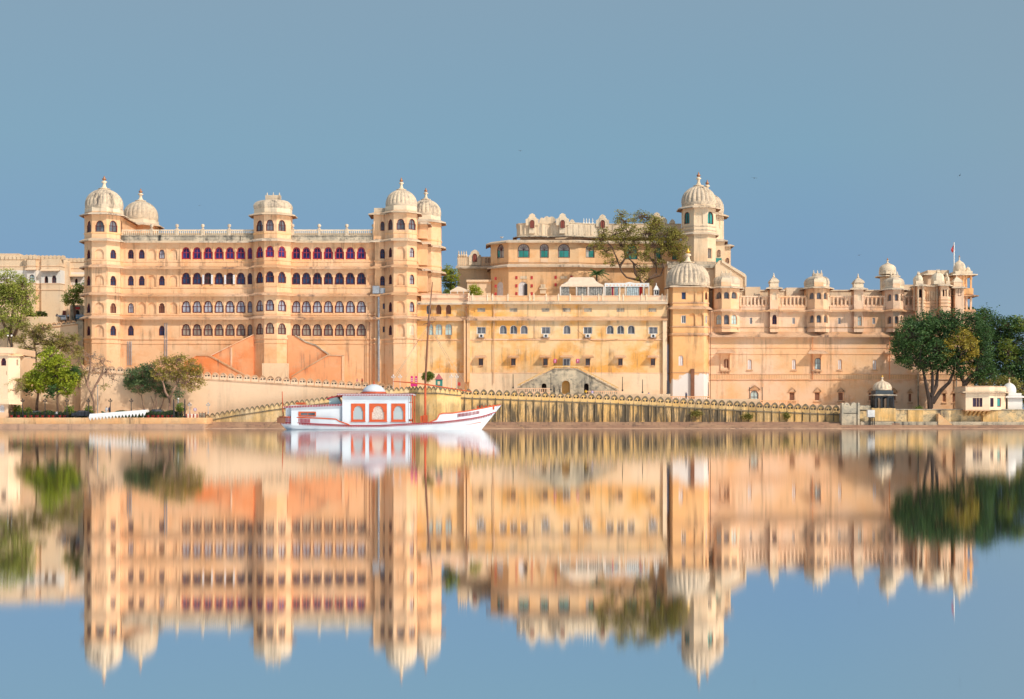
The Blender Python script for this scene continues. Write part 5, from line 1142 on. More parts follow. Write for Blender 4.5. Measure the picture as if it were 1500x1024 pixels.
for a, b, mk in ((887, 896, 'greycurt'), (896.5, 898.5, 'pink'), (900, 906, 'curtain'), (918, 936, 'curtain'), (936.5, 941, 'terra')):
    k = M(); n = 12; k.sweep([(X(a + (b-a)*i/n, y0), y0+.2+.12*(i % 2)) for i in range(n+1)], [(0, z9(442)), (.05, z9(442)), (.05, zt_(420)), (0, zt_(420))]); k.build('curtain', mat(mk), TF)
for p in (886.5, 908, 916, 943, 950.5):
    k = M(); x = X(p, y0); k.box(x-.1, x+.1, y0-.1, y0+.1, z9(442), zt_(419.5)); k.build('pole', mat('white'), TF)
TS = thing('tent', 'small cream pyramid tent behind the curved terrace parapet, left of the green bush', 'tent', (X(672, 304), 304, z9(442)))
k = M(); y = 303; a, b = X(659, y), X(689, y); xc = X(671, y); k.rings([[(a, y, Z(426, y)), (b, y, Z(426, y)), (b, y+4, Z(426, y)), (a, y+4, Z(426, y))], [(xc-.15, y+2, Z(418.3, y)), (xc+.15, y+2, Z(418.3, y)), (xc+.15, y+2.2, Z(418.3, y)), (xc-.15, y+2.2, Z(418.3, y))]]); k.box(a, b, y+.02, y+4, Z(427.6, y), Z(426, y)+.01); k.build('canopy', mat('tent'), TS)
for p in (660, 670, 679, 688):
    k = M(); x = X(p, y); k.box(x-.08, x+.08, y, y+.16, z9(442), Z(426, y)); k.build('pole', mat('white'), TS)
SR2 = thing('shrine', 'tiny white peaked shrine kiosk at the right end of the terrace railing', 'shrine', (X(961.5, 301), 301, z9(442)))
y = 300.6; k = M(); k.box(X(958, y), X(965.5, y), y, y+1, z9(442), Z(424, y)); k.build('body', mat('white'), SR2); k = M(); xc = X(961.7, y); k.rings([[(xc+s1*.7*a, y+.5+s2*.7*a, Z(424.5, y)+b) for s1, s2 in ((-1,-1),(1,-1),(1,1),(-1,1))] for a, b in ((1, 0), (.7, .25), (.4, .7), (.1, 1.0), (.08, 1.5))]); k.build('roof', mat('white'), SR2)
for p in (960.3, 963.2):
    k = M(); k.pxbox(p-.9, p+.9, 425.5, 431, y-.03, .04); k.build('opening', mat('dark'), SR2)
for i, p in enumerate((706, )):
    pass
# water tank and bits on the roofs
WT = thing('roof_fan', 'small white dish antenna on the curved roof above the leftmost green window', 'antenna', (X(735, 322), 323, zh(352)))
k = M(); x, y, z_ = WT.location; k.tube([(x, y, z_-.3), (x, y, z_+.9)], .06, 6); k.build('mast', mat('steel'), WT); k = M(); k.lathe(x, y, z_+.8, [(.05, 0), (.3, .1), (.42, .3), (.38, .3), (.05, .12)], 10); k.build('dish', mat('white'), WT)
KI = thing('kiosk', 'green ticket kiosk with pitched pink roof behind the lake wall', 'kiosk', (X(642.7, 291), 291, Z(569, 290)))
y = 290; k = M(); k.pxbox(638, 648, 555.5, 570, y, 1.5); k.build('wall', mat('g_teal'), KI); k = M(); k.poly([(X(a, y), Z(b, y)) for a, b in ((636.8, 555.8), (648.8, 555.8), (642.7, 547))], y-.2, y+1.7); k.build('roof', mat('terra2') if 'terra2' in D_ else plain('pink_roof', (.62,.18,.20), .7), KI)
k = M(); k.pxbox(641, 644.5, 558.5, 563.5, y-.05, .04); k.build('window', mat('cream'), KI)
for i, (a, b, q0, q1, lab) in enumerate(((598.5, 604.5, 542, 548, 'heart-shaped magenta sign high on the palace wall left of the mast'),)):
    y = 298; k = M(); x = X(601.5, y); s = .42; k.poly([(x + s*p_[0], Z(545, y) + s*p_[1]) for p_ in ((0, -1.1), (.9, 0), (.9, .7), (.4, 1), (0, .7), (-.4, 1), (-.9, .7), (-.9, 0))], y, y+.08); k.cur = 1; k.box(x-.14, x+.14, y-.02, y, Z(545, y)-.1, Z(545, y)+.22)
    tag(k.build('sign', [mat('pink'), mat('white')], None, False, (x, y, Z(548, y))), lab, 'sign')
MS = thing('signboard', 'magenta signboard with two tall panels joined by a base behind the lake wall', 'sign', (X(606.5, 288), 288, Z(567, 288)))
y = 288
for a, b in ((601.5, 604.8), (608, 611.3)):
    k = M(); k.pxbox(a, b, 551, 562, y, .1); k.cur = 1
    for q in (554.5, 557, 559.5): k.pxbox(a+.5, b-.5, q, q+1, y-.02, .02)
    k.build('panel', [mat('pink'), mat('white')], MS)
k = M(); k.pxbox(601.5, 611.3, 562, 566.5, y-.05, .2); k.build('base', mat('pink'), MS); k = M(); k.pxbox(603.2, 603.8, 560, 572, y+.1, .1); k.pxbox(609, 609.6, 560, 572, y+.1, .1); k.build('legs', mat('steel'), MS)
y = 284; k = M(); k.pxbox(670.5, 674.5, 560, 565, 297.9, .5); tag(k.build('box', mat('terra'), None, False, (X(672, 298), 298, Z(565, 298))), 'small red box fixed on the yellow wall near the left corner drainpipe', 'box')
# ------------------------------------------------------------------ boat
BT = thing('boat', 'white and orange covered pleasure boat with arched windows, small dome and tall leaning mast', 'boat', (X(560, 180), 180, 0))
BY = 180.0
def bx(px): return X(px, BY)
def bz(py): return (628.3 - py) * BY / F
ST_ = [(411, 617.5, 421, .9, .5), (425, 617.5, 430, 1.6, 1.1), (470, 620, 470, 2.3, 1.9), (518, 622, 518, 2.6, 2.3), (560, 622, 558, 2.6, 2.3), (604, 619.5, 600, 2.5, 2.1), (650, 617, 640, 2.2, 1.7), (672, 614.5, 658, 1.9, 1.35), (690, 612, 672, 1.5, 1.0), (708, 608.5, 688, .9, .5), (726, 602.5, 704, .05, .04)]
def hring(s):
    pt, qt, pw, wt, ww = s; zt_ = bz(qt); r = []
    for f, k_ in ((1, 1), (.6, .75), (.25, .4), (0, 0)):
        xx = bx(pw + (pt-pw)*f); r.append((xx, BY - (ww + (wt-ww)*k_), zt_*f))
    r.append((bx(pw) + 0, BY, -.5))
    for f, k_ in ((0, 0), (.25, .4), (.6, .75), (1, 1)):
        xx = bx(pw + (pt-pw)*f); r.append((xx, BY + (ww + (wt-ww)*k_), zt_*f))
    return r
k = M(); k.rings([hring(s) for s in ST_]); k.build('hull', mat('boatw'), BT, False)
# bulwarks
def lineY(px):
    for a, b in zip(ST_, ST_[1:]):
        if a[0] <= px <= b[0]:
            u = (px-a[0])/(b[0]-a[0]); return a[3]+(b[3]-a[3])*u, a[1]+(b[1]-a[1])*u
    return (ST_[-1][3], ST_[-1][1]) if px > 700 else (ST_[0][3], ST_[0][1])
def bulwark(tab, mk, name='bulwark'):
    k = M(); T = []
    for s_ in (-1, 1):
        P = []
        for px, py in tab:
            w_, qg = lineY(min(px, 726)); P.append(((bx(min(px, 726)), BY + s_*w_, bz(qg)), (bx(px), BY + s_*(w_+.03), bz(py))))
        for (a, b), (c, d) in zip(P, P[1:]):
            o = Vector((0, -s_*.12, 0)); a, b, c, d = map(Vector, (a, b, c, d))
            n0 = len(k.v); k.v += [tuple(q) for q in (a, c, d, b, a+o, c+o, d+o, b+o)]
            for f in ((0,1,2,3), (7,6,5,4), (3,2,6,7), (0,3,7,4), (1,5,6,2)): k.f.append(tuple(n0+i for i in f)); k.mi.append(0)
        T.append([q[1] for q in P])
    k.build(name, mat(mk), BT); return T
Ta = bulwark([(411, 609.5), (425, 610), (470, 611.5), (496, 613), (500, 616), (506, 618), (512, 620), (516, 622)], 'boatw')
Tf = bulwark([(630, 617.8), (634, 616), (641, 613.5), (645, 606), (650, 604.5), (664, 604.2), (690, 600.3), (712, 596), (726, 593), (733.5, 591.8)], 'boatw')
for T in (Ta, Tf):
    for i, L in enumerate(T):
        k = M(); k.tube(L, .085, 6); k.build('rail', mat('orange'), BT)
for s_ in (-1, 1):
    pts = [(bx(a[0]), BY + s_*(a[3]+.04), bz(a[1])) for a in ST_]
    k = M(); k.tube(pts, .06, 6)
    px = 413
    while px < 722:
        w_, q = lineY(px); x = bx(px); k.box(x-.05, x+.05, BY+s_*(w_+.02)-.03, BY+s_*(w_+.02)+.03, bz(q)-.24, bz(q)-.04); px += 2.4
    k.build('gunwale_trim', mat('dred' if 0 else 'red'), BT)
    L = []
    for px, f in ((640, .25), (655, .3), (672, .36), (690, .42), (712, .52)):
        w_, q = lineY(px); ww = w_*.72 + .1; L.append((bx(px - 14*(1-f)), BY + s_*(w_*(.62+.3*f)+.05), bz(q)*f + .0))
    k = M(); k.tube(L, .035, 5); k.build('stripe', mat('orange'), BT)
k = M(); k.tube([(bx(733.5), BY, bz(591.8)), (bx(704), BY, 0), (bx(703), BY, -.2)], .09, 6); k.build('stem', mat('boatw'), BT)
k = M(); k.box(bx(408.6), bx(421), BY-1.5, BY+1.5, bz(618.5), bz(610.5)); k.build('transom', mat('brown'), BT)
# baluster fronts on the bulwarks
for a, b, f0 in ((423, 458, 0), (672, 703, 1)):
    k = M(); px = a
    while px < b:
        w_, q = lineY(px); t0 = (q - 1.2, q - 6.4) if not f0 else (q - 4.5, q - 9.2)
        k.box(bx(px)-.045, bx(px)+.045, BY-w_-.07, BY-w_-.02, bz(t0[0]), bz(t0[1])); px += 2.0
    k.build('baluster_panel', mat('red'), BT)
# aft cabin
k = M(); k.box(bx(430), bx(513), BY-1.9, BY+1.9, bz(622), bz(592.6)); k.box(bx(421), bx(430), BY-1.4, BY+1.4, bz(615), bz(595.5)); k.build('aft_cabin', mat('boatw'), BT)
k = M(); k.poly([(bx(419), bz(595.3)), (bx(429), bz(593.2)), (bx(513), bz(591.3)), (bx(513), bz(592.8)), (bx(429), bz(594.7)), (bx(419), bz(596.6))], BY-2.15, BY+2.15); k.build('aft_roof', mat('boatw'), BT)
k = M(); px = 421
while px < 512: q = 596.3 - (px-421)*.04; k.box(bx(px)-.06, bx(px)+.06, BY-2.2, BY-2.14, bz(q)-.05, bz(q)+.2); px += 2.3
k.build('valance', mat('red'), BT)
k = M(); k.strip((bx(440.5), BY-1.96), (bx(466), BY-1.96), bz(609), bz(602), [dict(u=u, w=.85, zb=bz(607.6), zt=bz(603.6), k='rect', d=.03) for u in (.72, 1.62)]); k.cur = 1; k.box(bx(441), bx(465.5), BY-1.92, BY-1.9, bz(608.5), bz(602.5)); k.build('window', [mat('orange'), mat('g_grey')], BT)
k = M(); k.box(bx(435), bx(447), BY-1, BY+1, bz(591.5), bz(588.5)); k.build('locker', mat('orange'), BT)
k = M(); k.poly([(bx(480), bz(583)), (bx(487), bz(580.3)), (bx(496), bz(579)), (bx(505), bz(579.4)), (bx(505), bz(581)), (bx(496), bz(580.8)), (bx(488), bz(582)), (bx(481), bz(584.6))], BY-1.6, BY+1.6); k.build('wheelhouse_roof', mat('red'), BT)
k = M(); k.poly([(bx(484), bz(591.5)), (bx(484), bz(583)), (bx(496), bz(580.8)), (bx(503), bz(591.5))], BY-1.3, BY+1.3); k.build('wheelhouse', mat('g_aqua'), BT)
# main saloon
k = M(); yw = BY - 2.25
k.strip((bx(504.5), yw), (bx(600), yw), bz(621.5), bz(577.5), [dict(u=bx(px)-bx(504.5), w=w_*BY/F, zb=bz(616.2), zt=bz(590.7), k='rect', d=.12) for px, w_ in ((527.5, 20.5), (556.3, 25.5), (585.6, 20.5))])
k.box(bx(504.5), bx(599.8), yw+.3, BY+2.25, bz(622), bz(577.6)); k.box(bx(504.4), bx(600.2), yw-.04, yw+.02, bz(586.5), bz(585.8)); k.build('saloon', mat('boatw'), BT)
for px, w_, pk in ((527.5, 20.5, 'g_pale'), (556.3, 25.5, 'w'), (585.6, 20.5, 'g_pale')):
    a, b = bx(px - w_/2), bx(px + w_/2); m_ = thing('x', None, None) if 0 else None
    k = M(); wd = b-a; k.strip((a, yw-.05), (b, yw-.05), bz(616.4), bz(590.4), [dict(u=wd/2, w=wd*.70, zb=bz(613.6), zt=bz(593.8), k='cusp', d=.14)])
    k.box(a-.06, b+.06, yw-.12, yw, bz(617), bz(616.2)); fr = k.build('window', mat('orange'), BT)
    if pk == 'w':
        D_['lace'] = plain('painted_panel', (.72,.62,.54), .6, var=.2, scale=6, c2=(.50,.36,.30)); pk = 'lace'
    k = M(); k.box(a+.2, b-.2, yw+.05, yw+.09, bz(614), bz(593)); k.build('pane', mat(pk) if pk == 'lace' else mat('g_mist') if 'g_mist' in D_ else mat('g_aqua'), fr)
k = M(); k.box(bx(497.5), bx(607.5), BY-2.6, BY+2.6, bz(577.8), bz(576.3)); k.build('roof', mat('boatw'), BT)
k = M(); px = 498.5
while px < 607: k.box(bx(px)-.06, bx(px)+.06, BY-2.66, BY-2.58, bz(579.2), bz(577.4)); px += 2.3
k.box(bx(497.2), bx(607.8), BY-2.63, BY+2.63, bz(576.4), bz(575.9)); k.build('valance', mat('red'), BT)
for px in (601.5, 605.8):
    for yy in (yw+.05, BY+2.1):
        k = M(); k.box(bx(px)-.07, bx(px)+.07, yy, yy+.15, bz(619), bz(578)); k.build('post', mat('orange' if px > 602 else 'boatw'), BT)
k = M(); k.box(bx(600.5), bx(607), yw+.05, yw+.2, bz(616), bz(613.2)); k.box(bx(600.5), bx(607), yw+.05, yw+.2, bz(589), bz(588)); k.build('side_rail', mat('orange'), BT)
k = M(); k.lathe(bx(547.7), BY, bz(576), [(1.6, 0), (1.6, .12), (1.52, .25)], 28); k.build('dome_ring', mat('orange'), BT)
k = M(); k.lathe(bx(547.7), BY, bz(573.8), [(1.5, 0), (1.42, .25), (1.2, .55), (.85, .82), (.45, .98), (.12, 1.05)], 28); dm = k.build('dome', mat('boatw'), BT, True)
k = M(); k.lathe(bx(547.7), BY, bz(573.8)+1.0, [(.12, 0), (.2, .1), (.08, .2), (.1, .3), (.01, .55)], 10); k.build('finial', mat('orange'), dm)
# mast, spars and stays
k = M(); k.tube([(bx(622.8), BY, bz(620)), (bx(623), BY, bz(561.5))], [.16, .14], 8); k.build('mast', mat('orange'), BT)
k = M(); k.tube([(bx(623), BY, bz(561.5)), (bx(627.6), BY, bz(470)), (bx(631, ), BY, bz(438)), (bx(633.6), BY, bz(412))], [.15, .12, .09, .05], 8); k.build('topmast', mat('brown'), BT)
k = M(); k.box(bx(619.5), bx(626.5), BY-.35, BY+.35, bz(622), bz(607)); k.box(bx(616), bx(619), BY-.4, BY+.4, bz(617), bz(608)); k.build('mast_step', mat('orange'), BT)
k = M(); k.tube([(bx(576), BY-.3, bz(557.5)), (bx(600), BY-.3, bz(559.3)), (bx(624), BY-.3, bz(562)), (bx(655), BY-.3, bz(567)), (bx(691), BY-.3, bz(572.8))], [.05, .08, .09, .08, .05], 6); k.build('boom', mat('orange'), BT)
k = M(); k.box(bx(626.5), bx(630.5), BY-.15, BY+.15, bz(477), bz(469)); k.tube([(bx(620), BY, bz(474)), (bx(637), BY, bz(470))], .05, 5); k.build('masthead_block', mat('brown'), BT)
for a, b in (((627, 475), (577, 557)), ((627, 475), (595, 552)), ((628, 475), (688, 571)), ((628, 475), (670, 552)), ((627.5, 475), (576.5, 553)), ((633, 415), (628, 470))):
    k = M(); k.tube([(bx(a[0]), BY, bz(a[1])), (bx(b[0]), BY-.2, bz(b[1]))], .02, 4); k.build('stay', mat('grime'), BT)
for a, b in (((733, 593), (768, 627.5)), ((409, 612), (380, 627))):
    k = M(); k.tube([(bx(a[0]), BY, bz(a[1])), (bx((a[0]+b[0])/2), BY, bz((a[1]+b[1])/2+3)), (bx(b[0]), BY, bz(b[1]))], .02, 4); k.build('mooring_rope', mat('stone'), BT)
k = M(); k.tube([(bx(413), BY+1, bz(612)), (bx(411.5), BY+1, bz(572))], [.09, .05], 6); k.build('aft_pole', mat('orange'), BT)
for p in (700, 706, 712, 718, 723):
    k = M(); k.box(bx(p)-.12, bx(p)+.12, BY-.3, BY+.3, bz(599), bz(593.5 - (p-700)*.08)); k.build('cleat', mat('orange'), BT)

# ------------------------------------------------------------------ trees
def frac(a, b, u): return a + (b-a)*u
def tree(name, label, Y, base, stems, blobs, leafk, bark='bark', dens=1.0, ls=.26, cl=.75, tw=4, r0=.35, group=None, seed=1, cat='tree', limb=True, bs=1.0):
    rr = random.Random(seed)
    T = thing(name, label, cat, (X(base[0], Y), Y, Z(base[1], Y)), group)
    tr = M(); forks = []
    for s in stems:
        pts = [Vector((X(p[0], Y), Y + (rr.uniform(-.5, .5) if i else 0), Z(p[1], Y))) for i, p in enumerate(s)]
        rs = [r0 * frac(1, .5, i/(len(pts)-1)) * (1 if s is stems[0] or 1 else .7) for i in range(len(pts))]
        tr.tube(pts, rs, 7); forks.append((pts[-1], rs[-1]))
        if len(pts) > 2: forks.append((pts[-2], rs[-2]*.8))
    C_ = M(); kinds = leafk if isinstance(leafk, list) else [leafk]
    for bi, b in enumerate(blobs):
        px, py, rx, ry = b[:4]; rx *= bs; ry *= bs; mi = b[4] if len(b) > 4 else 0; dn = dens * (b[5] if len(b) > 5 else 1)
        k_ = Y / F; Rx, Rz = rx*k_, ry*k_; Ry = (Rx+Rz)*.5; c = Vector((X(px, Y), Y + rr.uniform(-1, 1)*Ry*.5, Z(py, Y)))
        f, fr_ = min(forks, key=lambda q: (q[0]-c).length)
        if limb:
            pts = [f]; n = 5
            for i in range(1, n+1):
                p = f.lerp(c, i/n); p = p + Vector((rr.uniform(-1, 1), rr.uniform(-1, 1), rr.uniform(-.6, .9))) * .12 * (c-f).length * (1 if i < n else .3); pts.append(p)
            tr.tube(pts, [fr_*.75*frac(1, .28, i/n) for i in range(n+1)], 5)
        ncl = max(6, int(dn * (Rx*Rz*3.14) * 2.1 / (cl*cl)))
        for q in range(ncl):
            while True:
                v = Vector((rr.gauss(0, 1), rr.gauss(0, 1), rr.gauss(0, 1)))
                if v.length > .1: break
            v.normalize(); v *= rr.uniform(.35, 1.0) ** .6
            if v.y > .55: v.y *= .5
            p = c + Vector((v.x*Rx, v.y*Ry, v.z*Rz))
            if tw and q % max(1, int(10/tw)) == 0:
                tr.tube([c.lerp(p, .05), c.lerp(p, .5) + Vector((rr.uniform(-.3, .3), 0, rr.uniform(-.2, .3))), p], [.07, .045, .02], 4)
            nl = int(15 * cl / ls * .52)
            C_.cur = mi
            for j in range(nl):
                d = Vector((rr.gauss(0, .5), rr.gauss(0, .5), rr.gauss(0, .36))) * cl
                o = p + d; a = Vector((rr.uniform(-1, 1), rr.uniform(-1, 1), rr.uniform(-.6, .6))).normalized(); bq = a.cross(Vector((rr.uniform(-1, 1), rr.uniform(-1, 1), rr.uniform(-1, 1))))
                if bq.length < .1: continue
                bq.normalize(); s_ = ls * rr.uniform(.6, 1.2); a = a*s_*.6; bq = bq*s_*.42
                n0 = len(C_.v); C_.v += [tuple(o-a), tuple(o+bq), tuple(o+a), tuple(o-bq)]; C_.f.append((n0, n0+1, n0+2, n0+3)); C_.mi.append(mi)
    tr.build('trunk', mat(bark), T); C_.build('crown', [mat(q) for q in kinds], T)
    return T
tree('tree', 'dense dark green tree with forked trunk, leftmost of the big trees at right', 290, (1362, 599), [[(1362, 601), (1361, 585), (1357, 565), (1353, 540)], [(1363, 598), (1366, 575), (1366, 545)], [(1366, 590), (1378, 572), (1390, 560), (1397, 545)], [(1364, 580), (1372, 565), (1374, 545)]],
     [(1330, 490, 24, 24), (1322, 512, 17, 20), (1348, 474, 24, 18), (1354, 500, 26, 26), (1376, 470, 24, 18), (1380, 492, 24, 22), (1338, 526, 20, 14), (1385, 520, 24, 20), (1364, 534, 24, 12), (1316, 500, 11, 16), (1398, 466, 20, 14), (1366, 515, 20, 20), (1318, 530, 9, 7), (1390, 538, 12, 8)], ['lf_dark', 'lf_yel'], 'barkd', dens=1.3, ls=.34, cl=.85, seed=11, r0=.5)
tree('tree', 'yellowing tree with a leaning dark trunk left of the small lake house', 289, (1403, 599), [[(1402, 601), (1409, 580), (1413, 562), (1408, 550), (1402, 535)], [(1412, 565), (1420, 552), (1430, 545)]],
     [(1408, 494, 17, 16, 1), (1418, 508, 16, 18, 1), (1388, 512, 11, 18, 1), (1404, 524, 18, 15, 0), (1420, 528, 16, 14, 1, .8), (1436, 535, 18, 16), (1412, 545, 16, 9), (1440, 515, 16, 18), (1428, 480, 18, 16), (1450, 548, 14, 10), (1432, 500, 15, 20), (1432, 555, 15, 10), (1425, 468, 16, 13), (1442, 492, 14, 16), (1400, 480, 14, 12)], ['lf_dark', 'lf_yel'], 'barkd', dens=1.2, ls=.32, cl=.8, seed=12, r0=.55)
tree('tree', 'tall dark tree filling the skyline right of the pavilion cluster', 303, (1440, 600), [[(1440, 600), (1440, 560), (1438, 520)]],
     [(1416, 466, 22, 16), (1440, 468, 24, 18), (1428, 490, 22, 20), (1462, 484, 22, 22), (1448, 510, 26, 24), (1470, 526, 22, 22), (1445, 545, 24, 20), (1420, 540, 18, 16), (1400, 464, 14, 12), (1474, 552, 18, 14)], ['lf_dark', 'lf_mid'], dens=1.35, ls=.36, cl=.9, seed=13)
tree('tree', 'dark tree with patches of brown leaves at the right picture edge', 300, (1492, 600), [[(1492, 600), (1492, 560), (1488, 520)]],
     [(1480, 478, 18, 16), (1497, 476, 16, 15, 1), (1492, 560, 20, 14), (1485, 505, 18, 18, 1), (1504, 500, 18, 24), (1496, 530, 20, 20), (1474, 515, 14, 18, 1, .7), (1506, 545, 16, 20), (1476, 548, 16, 14)], ['lf_dark', 'lf_mid'], dens=1.35, ls=.36, cl=.9, seed=14)
tree('tree', 'low olive-brown tree behind the small white shrine', 292, (1492, 600), [[(1492, 600), (1491, 580)]], [(1492, 572, 16, 16), (1462, 560, 18, 10), (1503, 585, 10, 14), (1440, 562, 14, 9), (1478, 566, 14, 14)], 'lf_olive', dens=1.0, ls=.3, cl=.7, seed=15)
tree('tree', 'tall feathery fresh-green tree above the roof of the far left house', 300, (18, 520), [[(18, 522), (16, 480), (20, 450)], [(17, 500), (30, 470), (34, 450)], [(17, 505), (4, 470), (0, 450)]],
     [(12, 412, 18, 14), (32, 418, 14, 14), (40, 435, 12, 12), (10, 436, 16, 14), (-8, 425, 16, 20), (26, 446, 16, 12), (42, 456, 10, 9), (8, 462, 16, 12), (30, 472, 14, 9), (4, 485, 14, 10), (18, 430, 16, 16)], 'lf_fresh', dens=.85, ls=.32, cl=.75, tw=5, seed=16, bs=1.15)
tree('tree', 'flat-topped sparse olive tree rising behind the bright green tree', 296, (54, 560), [[(53, 562), (51, 540), (45, 520), (41, 508)], [(51, 540), (54, 520), (50, 505)]],
     [(30, 496, 14, 8), (98, 500, 14, 7), (54, 494, 14, 7), (76, 502, 14, 7), (46, 486, 18, 9), (66, 483, 16, 9), (62, 500, 18, 9), (84, 494, 16, 8), (92, 508, 16, 8), (40, 510, 14, 7), (108, 496, 12, 8), (112, 515, 14, 8), (72, 514, 16, 7), (36, 478, 12, 6)], 'lf_olive', dens=.7, ls=.24, cl=.6, tw=8, r0=.24, seed=17)
tree('tree', 'bright lime-green dense tree on the left quay', 280, (84.5, 606), [[(85, 607), (85, 590), (84, 570), (80, 555)]],
     [(76, 524, 15, 14), (90, 534, 14, 14), (66, 540, 16, 13), (82, 552, 20, 14), (100, 556, 14, 12), (62, 560, 16, 12), (96, 570, 12, 8), (108, 548, 9, 10, 1), (46, 552, 9, 9), (80, 570, 8, 6, 1), (74, 578, 6, 5, 1)], ['lf_lime', 'lf_dark'], dens=1.25, ls=.36, cl=.65, seed=18, r0=.26, bs=1.12)
tree('tree', 'dark-trunked green tree left of the bright lime-green tree on the quay', 282, (54, 606), [[(53.5, 607), (54, 590), (55, 578), (57, 565)]],
     [(50, 562, 14, 10), (42, 570, 9, 7, 1), (60, 570, 8, 6), (36, 560, 8, 8, 2), (54, 550, 10, 8)], ['lf_lime', 'lf_dark', 'lf_olive'], dens=1.1, ls=.34, cl=.6, seed=19, r0=.34)
tree('tree', 'nearly bare tree with forked pale branches beside the white marquee', 281, (137, 604), [[(138, 606), (137, 590), (133, 576), (126, 562), (122, 545), (118, 530)], [(134, 578), (141, 562), (148, 550), (158, 540)], [(127, 566), (130, 550), (134, 530)], [(143, 560), (150, 545), (152, 525)]],
     [(116, 528, 12, 12, 0, .5), (130, 522, 12, 12, 1, .35), (148, 528, 14, 12, 1, .3), (158, 545, 12, 10, 1, .3), (118, 548, 12, 10, 0, .8), (112, 562, 10, 7, 0, .9), (138, 540, 14, 10, 1, .3), (166, 556, 9, 8, 1, .3), (150, 566, 8, 5, 0, .3)], ['lf_olive', 'lf_bare'], 'barkl', dens=.8, ls=.22, cl=.6, tw=10, r0=.24, seed=20)
tree('tree', 'dark bluish-green bushy tree with thin curved stems behind the marquee end', 284, (222, 604), [[(214, 606), (210, 592), (207, 580)], [(222, 606), (225, 592), (221, 580)], [(230, 606), (229, 585), (228, 575)], [(233, 604), (238, 590), (241, 580)]],
     [(194, 552, 14, 11), (210, 545, 15, 13), (205, 565, 16, 11), (226, 560, 16, 14), (188, 562, 9, 7), (240, 572, 12, 11), (222, 540, 12, 10)], ['lf_darkb', 'lf_mid'], 'barkl', dens=1.0, ls=.26, cl=.6, r0=.15, seed=21)
tree('tree', 'broad olive tree with pale forked trunk before the peach boundary wall', 281, (247, 604), [[(247, 607), (248, 590), (250, 582), (254, 574), (258, 562)], [(249, 585), (243, 575), (240, 562)]],
     [(240, 532, 16, 11), (262, 528, 16, 10), (280, 536, 14, 11), (290, 550, 11, 11), (268, 545, 16, 12), (250, 548, 16, 12), (233, 548, 12, 10), (284, 566, 12, 9, 0, .5), (272, 560, 14, 10, 0, .7), (294, 562, 7, 8, 0, .5), (262, 575, 9, 9, 1)], ['lf_olive2', 'lf_darkb'], 'barkl', dens=.85, ls=.25, cl=.6, tw=6, r0=.3, seed=22)
tree('tree', 'small scrawny tree against the far left house corner', 278, (16, 607), [[(16, 608), (17, 590), (19, 575)], [(17, 585), (24, 574), (30, 570)]], [(12, 562, 10, 6, 0, .7), (24, 558, 11, 6, 0, .7), (32, 566, 8, 5, 0, .8), (20, 572, 7, 5, 0, .5)], 'lf_olive', 'barkl', dens=.8, ls=.22, cl=.5, tw=8, r0=.12, seed=23)
tree('tree', 'dark tree against the cream wall above the small gateway', 324, (108, 460), [[(110, 462), (108, 448), (106, 440)]], [(100, 436, 8, 8), (110, 428, 11, 10), (118, 422, 8, 8), (98, 442, 6, 5, 1), (112, 442, 11, 6)], ['lf_mid', 'lf_lime'], dens=1.1, ls=.3, cl=.6, seed=24)
tree('tree', 'open-branched dark tree growing on the central terrace before the upper palace', 311, (943.5, 441), [[(943.5, 442), (943, 420), (938, 411), (918, 406), (911, 399), (905, 382), (897, 362)], [(943, 418), (952, 408), (962, 400), (961, 385), (958, 360), (952, 345)], [(952, 408), (968, 403), (972, 392), (968, 375), (980, 360)], [(938, 411), (930, 400), (928, 385), (918, 375)], [(961, 388), (948, 372), (945, 350)], [(908, 390), (916, 378), (914, 350)]],
     [(915, 325, 14, 8), (940, 318, 16, 8), (958, 326, 14, 9), (922, 340, 14, 9), (900, 345, 12, 10), (946, 342, 14, 10), (972, 344, 14, 10), (990, 350, 14, 12), (980, 365, 15, 10), (998, 368, 12, 9), (880, 352, 10, 8), (872, 362, 9, 6), (888, 368, 12, 8), (898, 384, 9, 6), (924, 370, 12, 9), (944, 372, 10, 9), (958, 362, 12, 10), (942, 396, 11, 8), (938, 408, 6, 5), (950, 413, 6, 5), (1002, 380, 8, 5), (884, 340, 8, 6), (965, 384, 8, 6), (930, 352, 12, 8), (958, 334, 12, 8), (910, 358, 10, 8), (976, 358, 12, 9), (985, 340, 10, 7), (908, 315, 9, 5)], ['lf_oldk'], dens=.62, ls=.26, cl=.66, tw=8, r0=.28, seed=25, bs=1.25)
tree('bush', 'lime-green bush behind the terrace railing beside the pyramid tent', 303.5, (696, 441), [[(696, 442), (696, 430)]], [(693, 422, 6, 6), (699, 428, 8, 7), (694, 432, 8, 6)], 'lf_lime', dens=1.3, ls=.25, cl=.5, tw=0, r0=.08, seed=26, cat='bush')
tree('tree', 'green tree seen between the rear tower and the upper palace', 326, (660, 445), [[(660, 446), (660, 415)]], [(655, 397, 9, 9), (664, 405, 9, 10), (655, 412, 8, 10, 1), (666, 420, 8, 10, 1), (660, 430, 10, 8, 1)], ['lf_lime', 'lf_mid'], dens=1.2, ls=.3, cl=.6, seed=27)
tree('bush', 'round clipped topiary bush just right of the boat mast base', 290, (627, 570), [[(627, 572), (627, 560)]], [(627, 551.5, 8.6, 7.6), (627, 551.5, 7, 6.5)], 'lf_mid', dens=2.2, ls=.2, cl=.3, tw=0, r0=.12, seed=28, cat='bush')
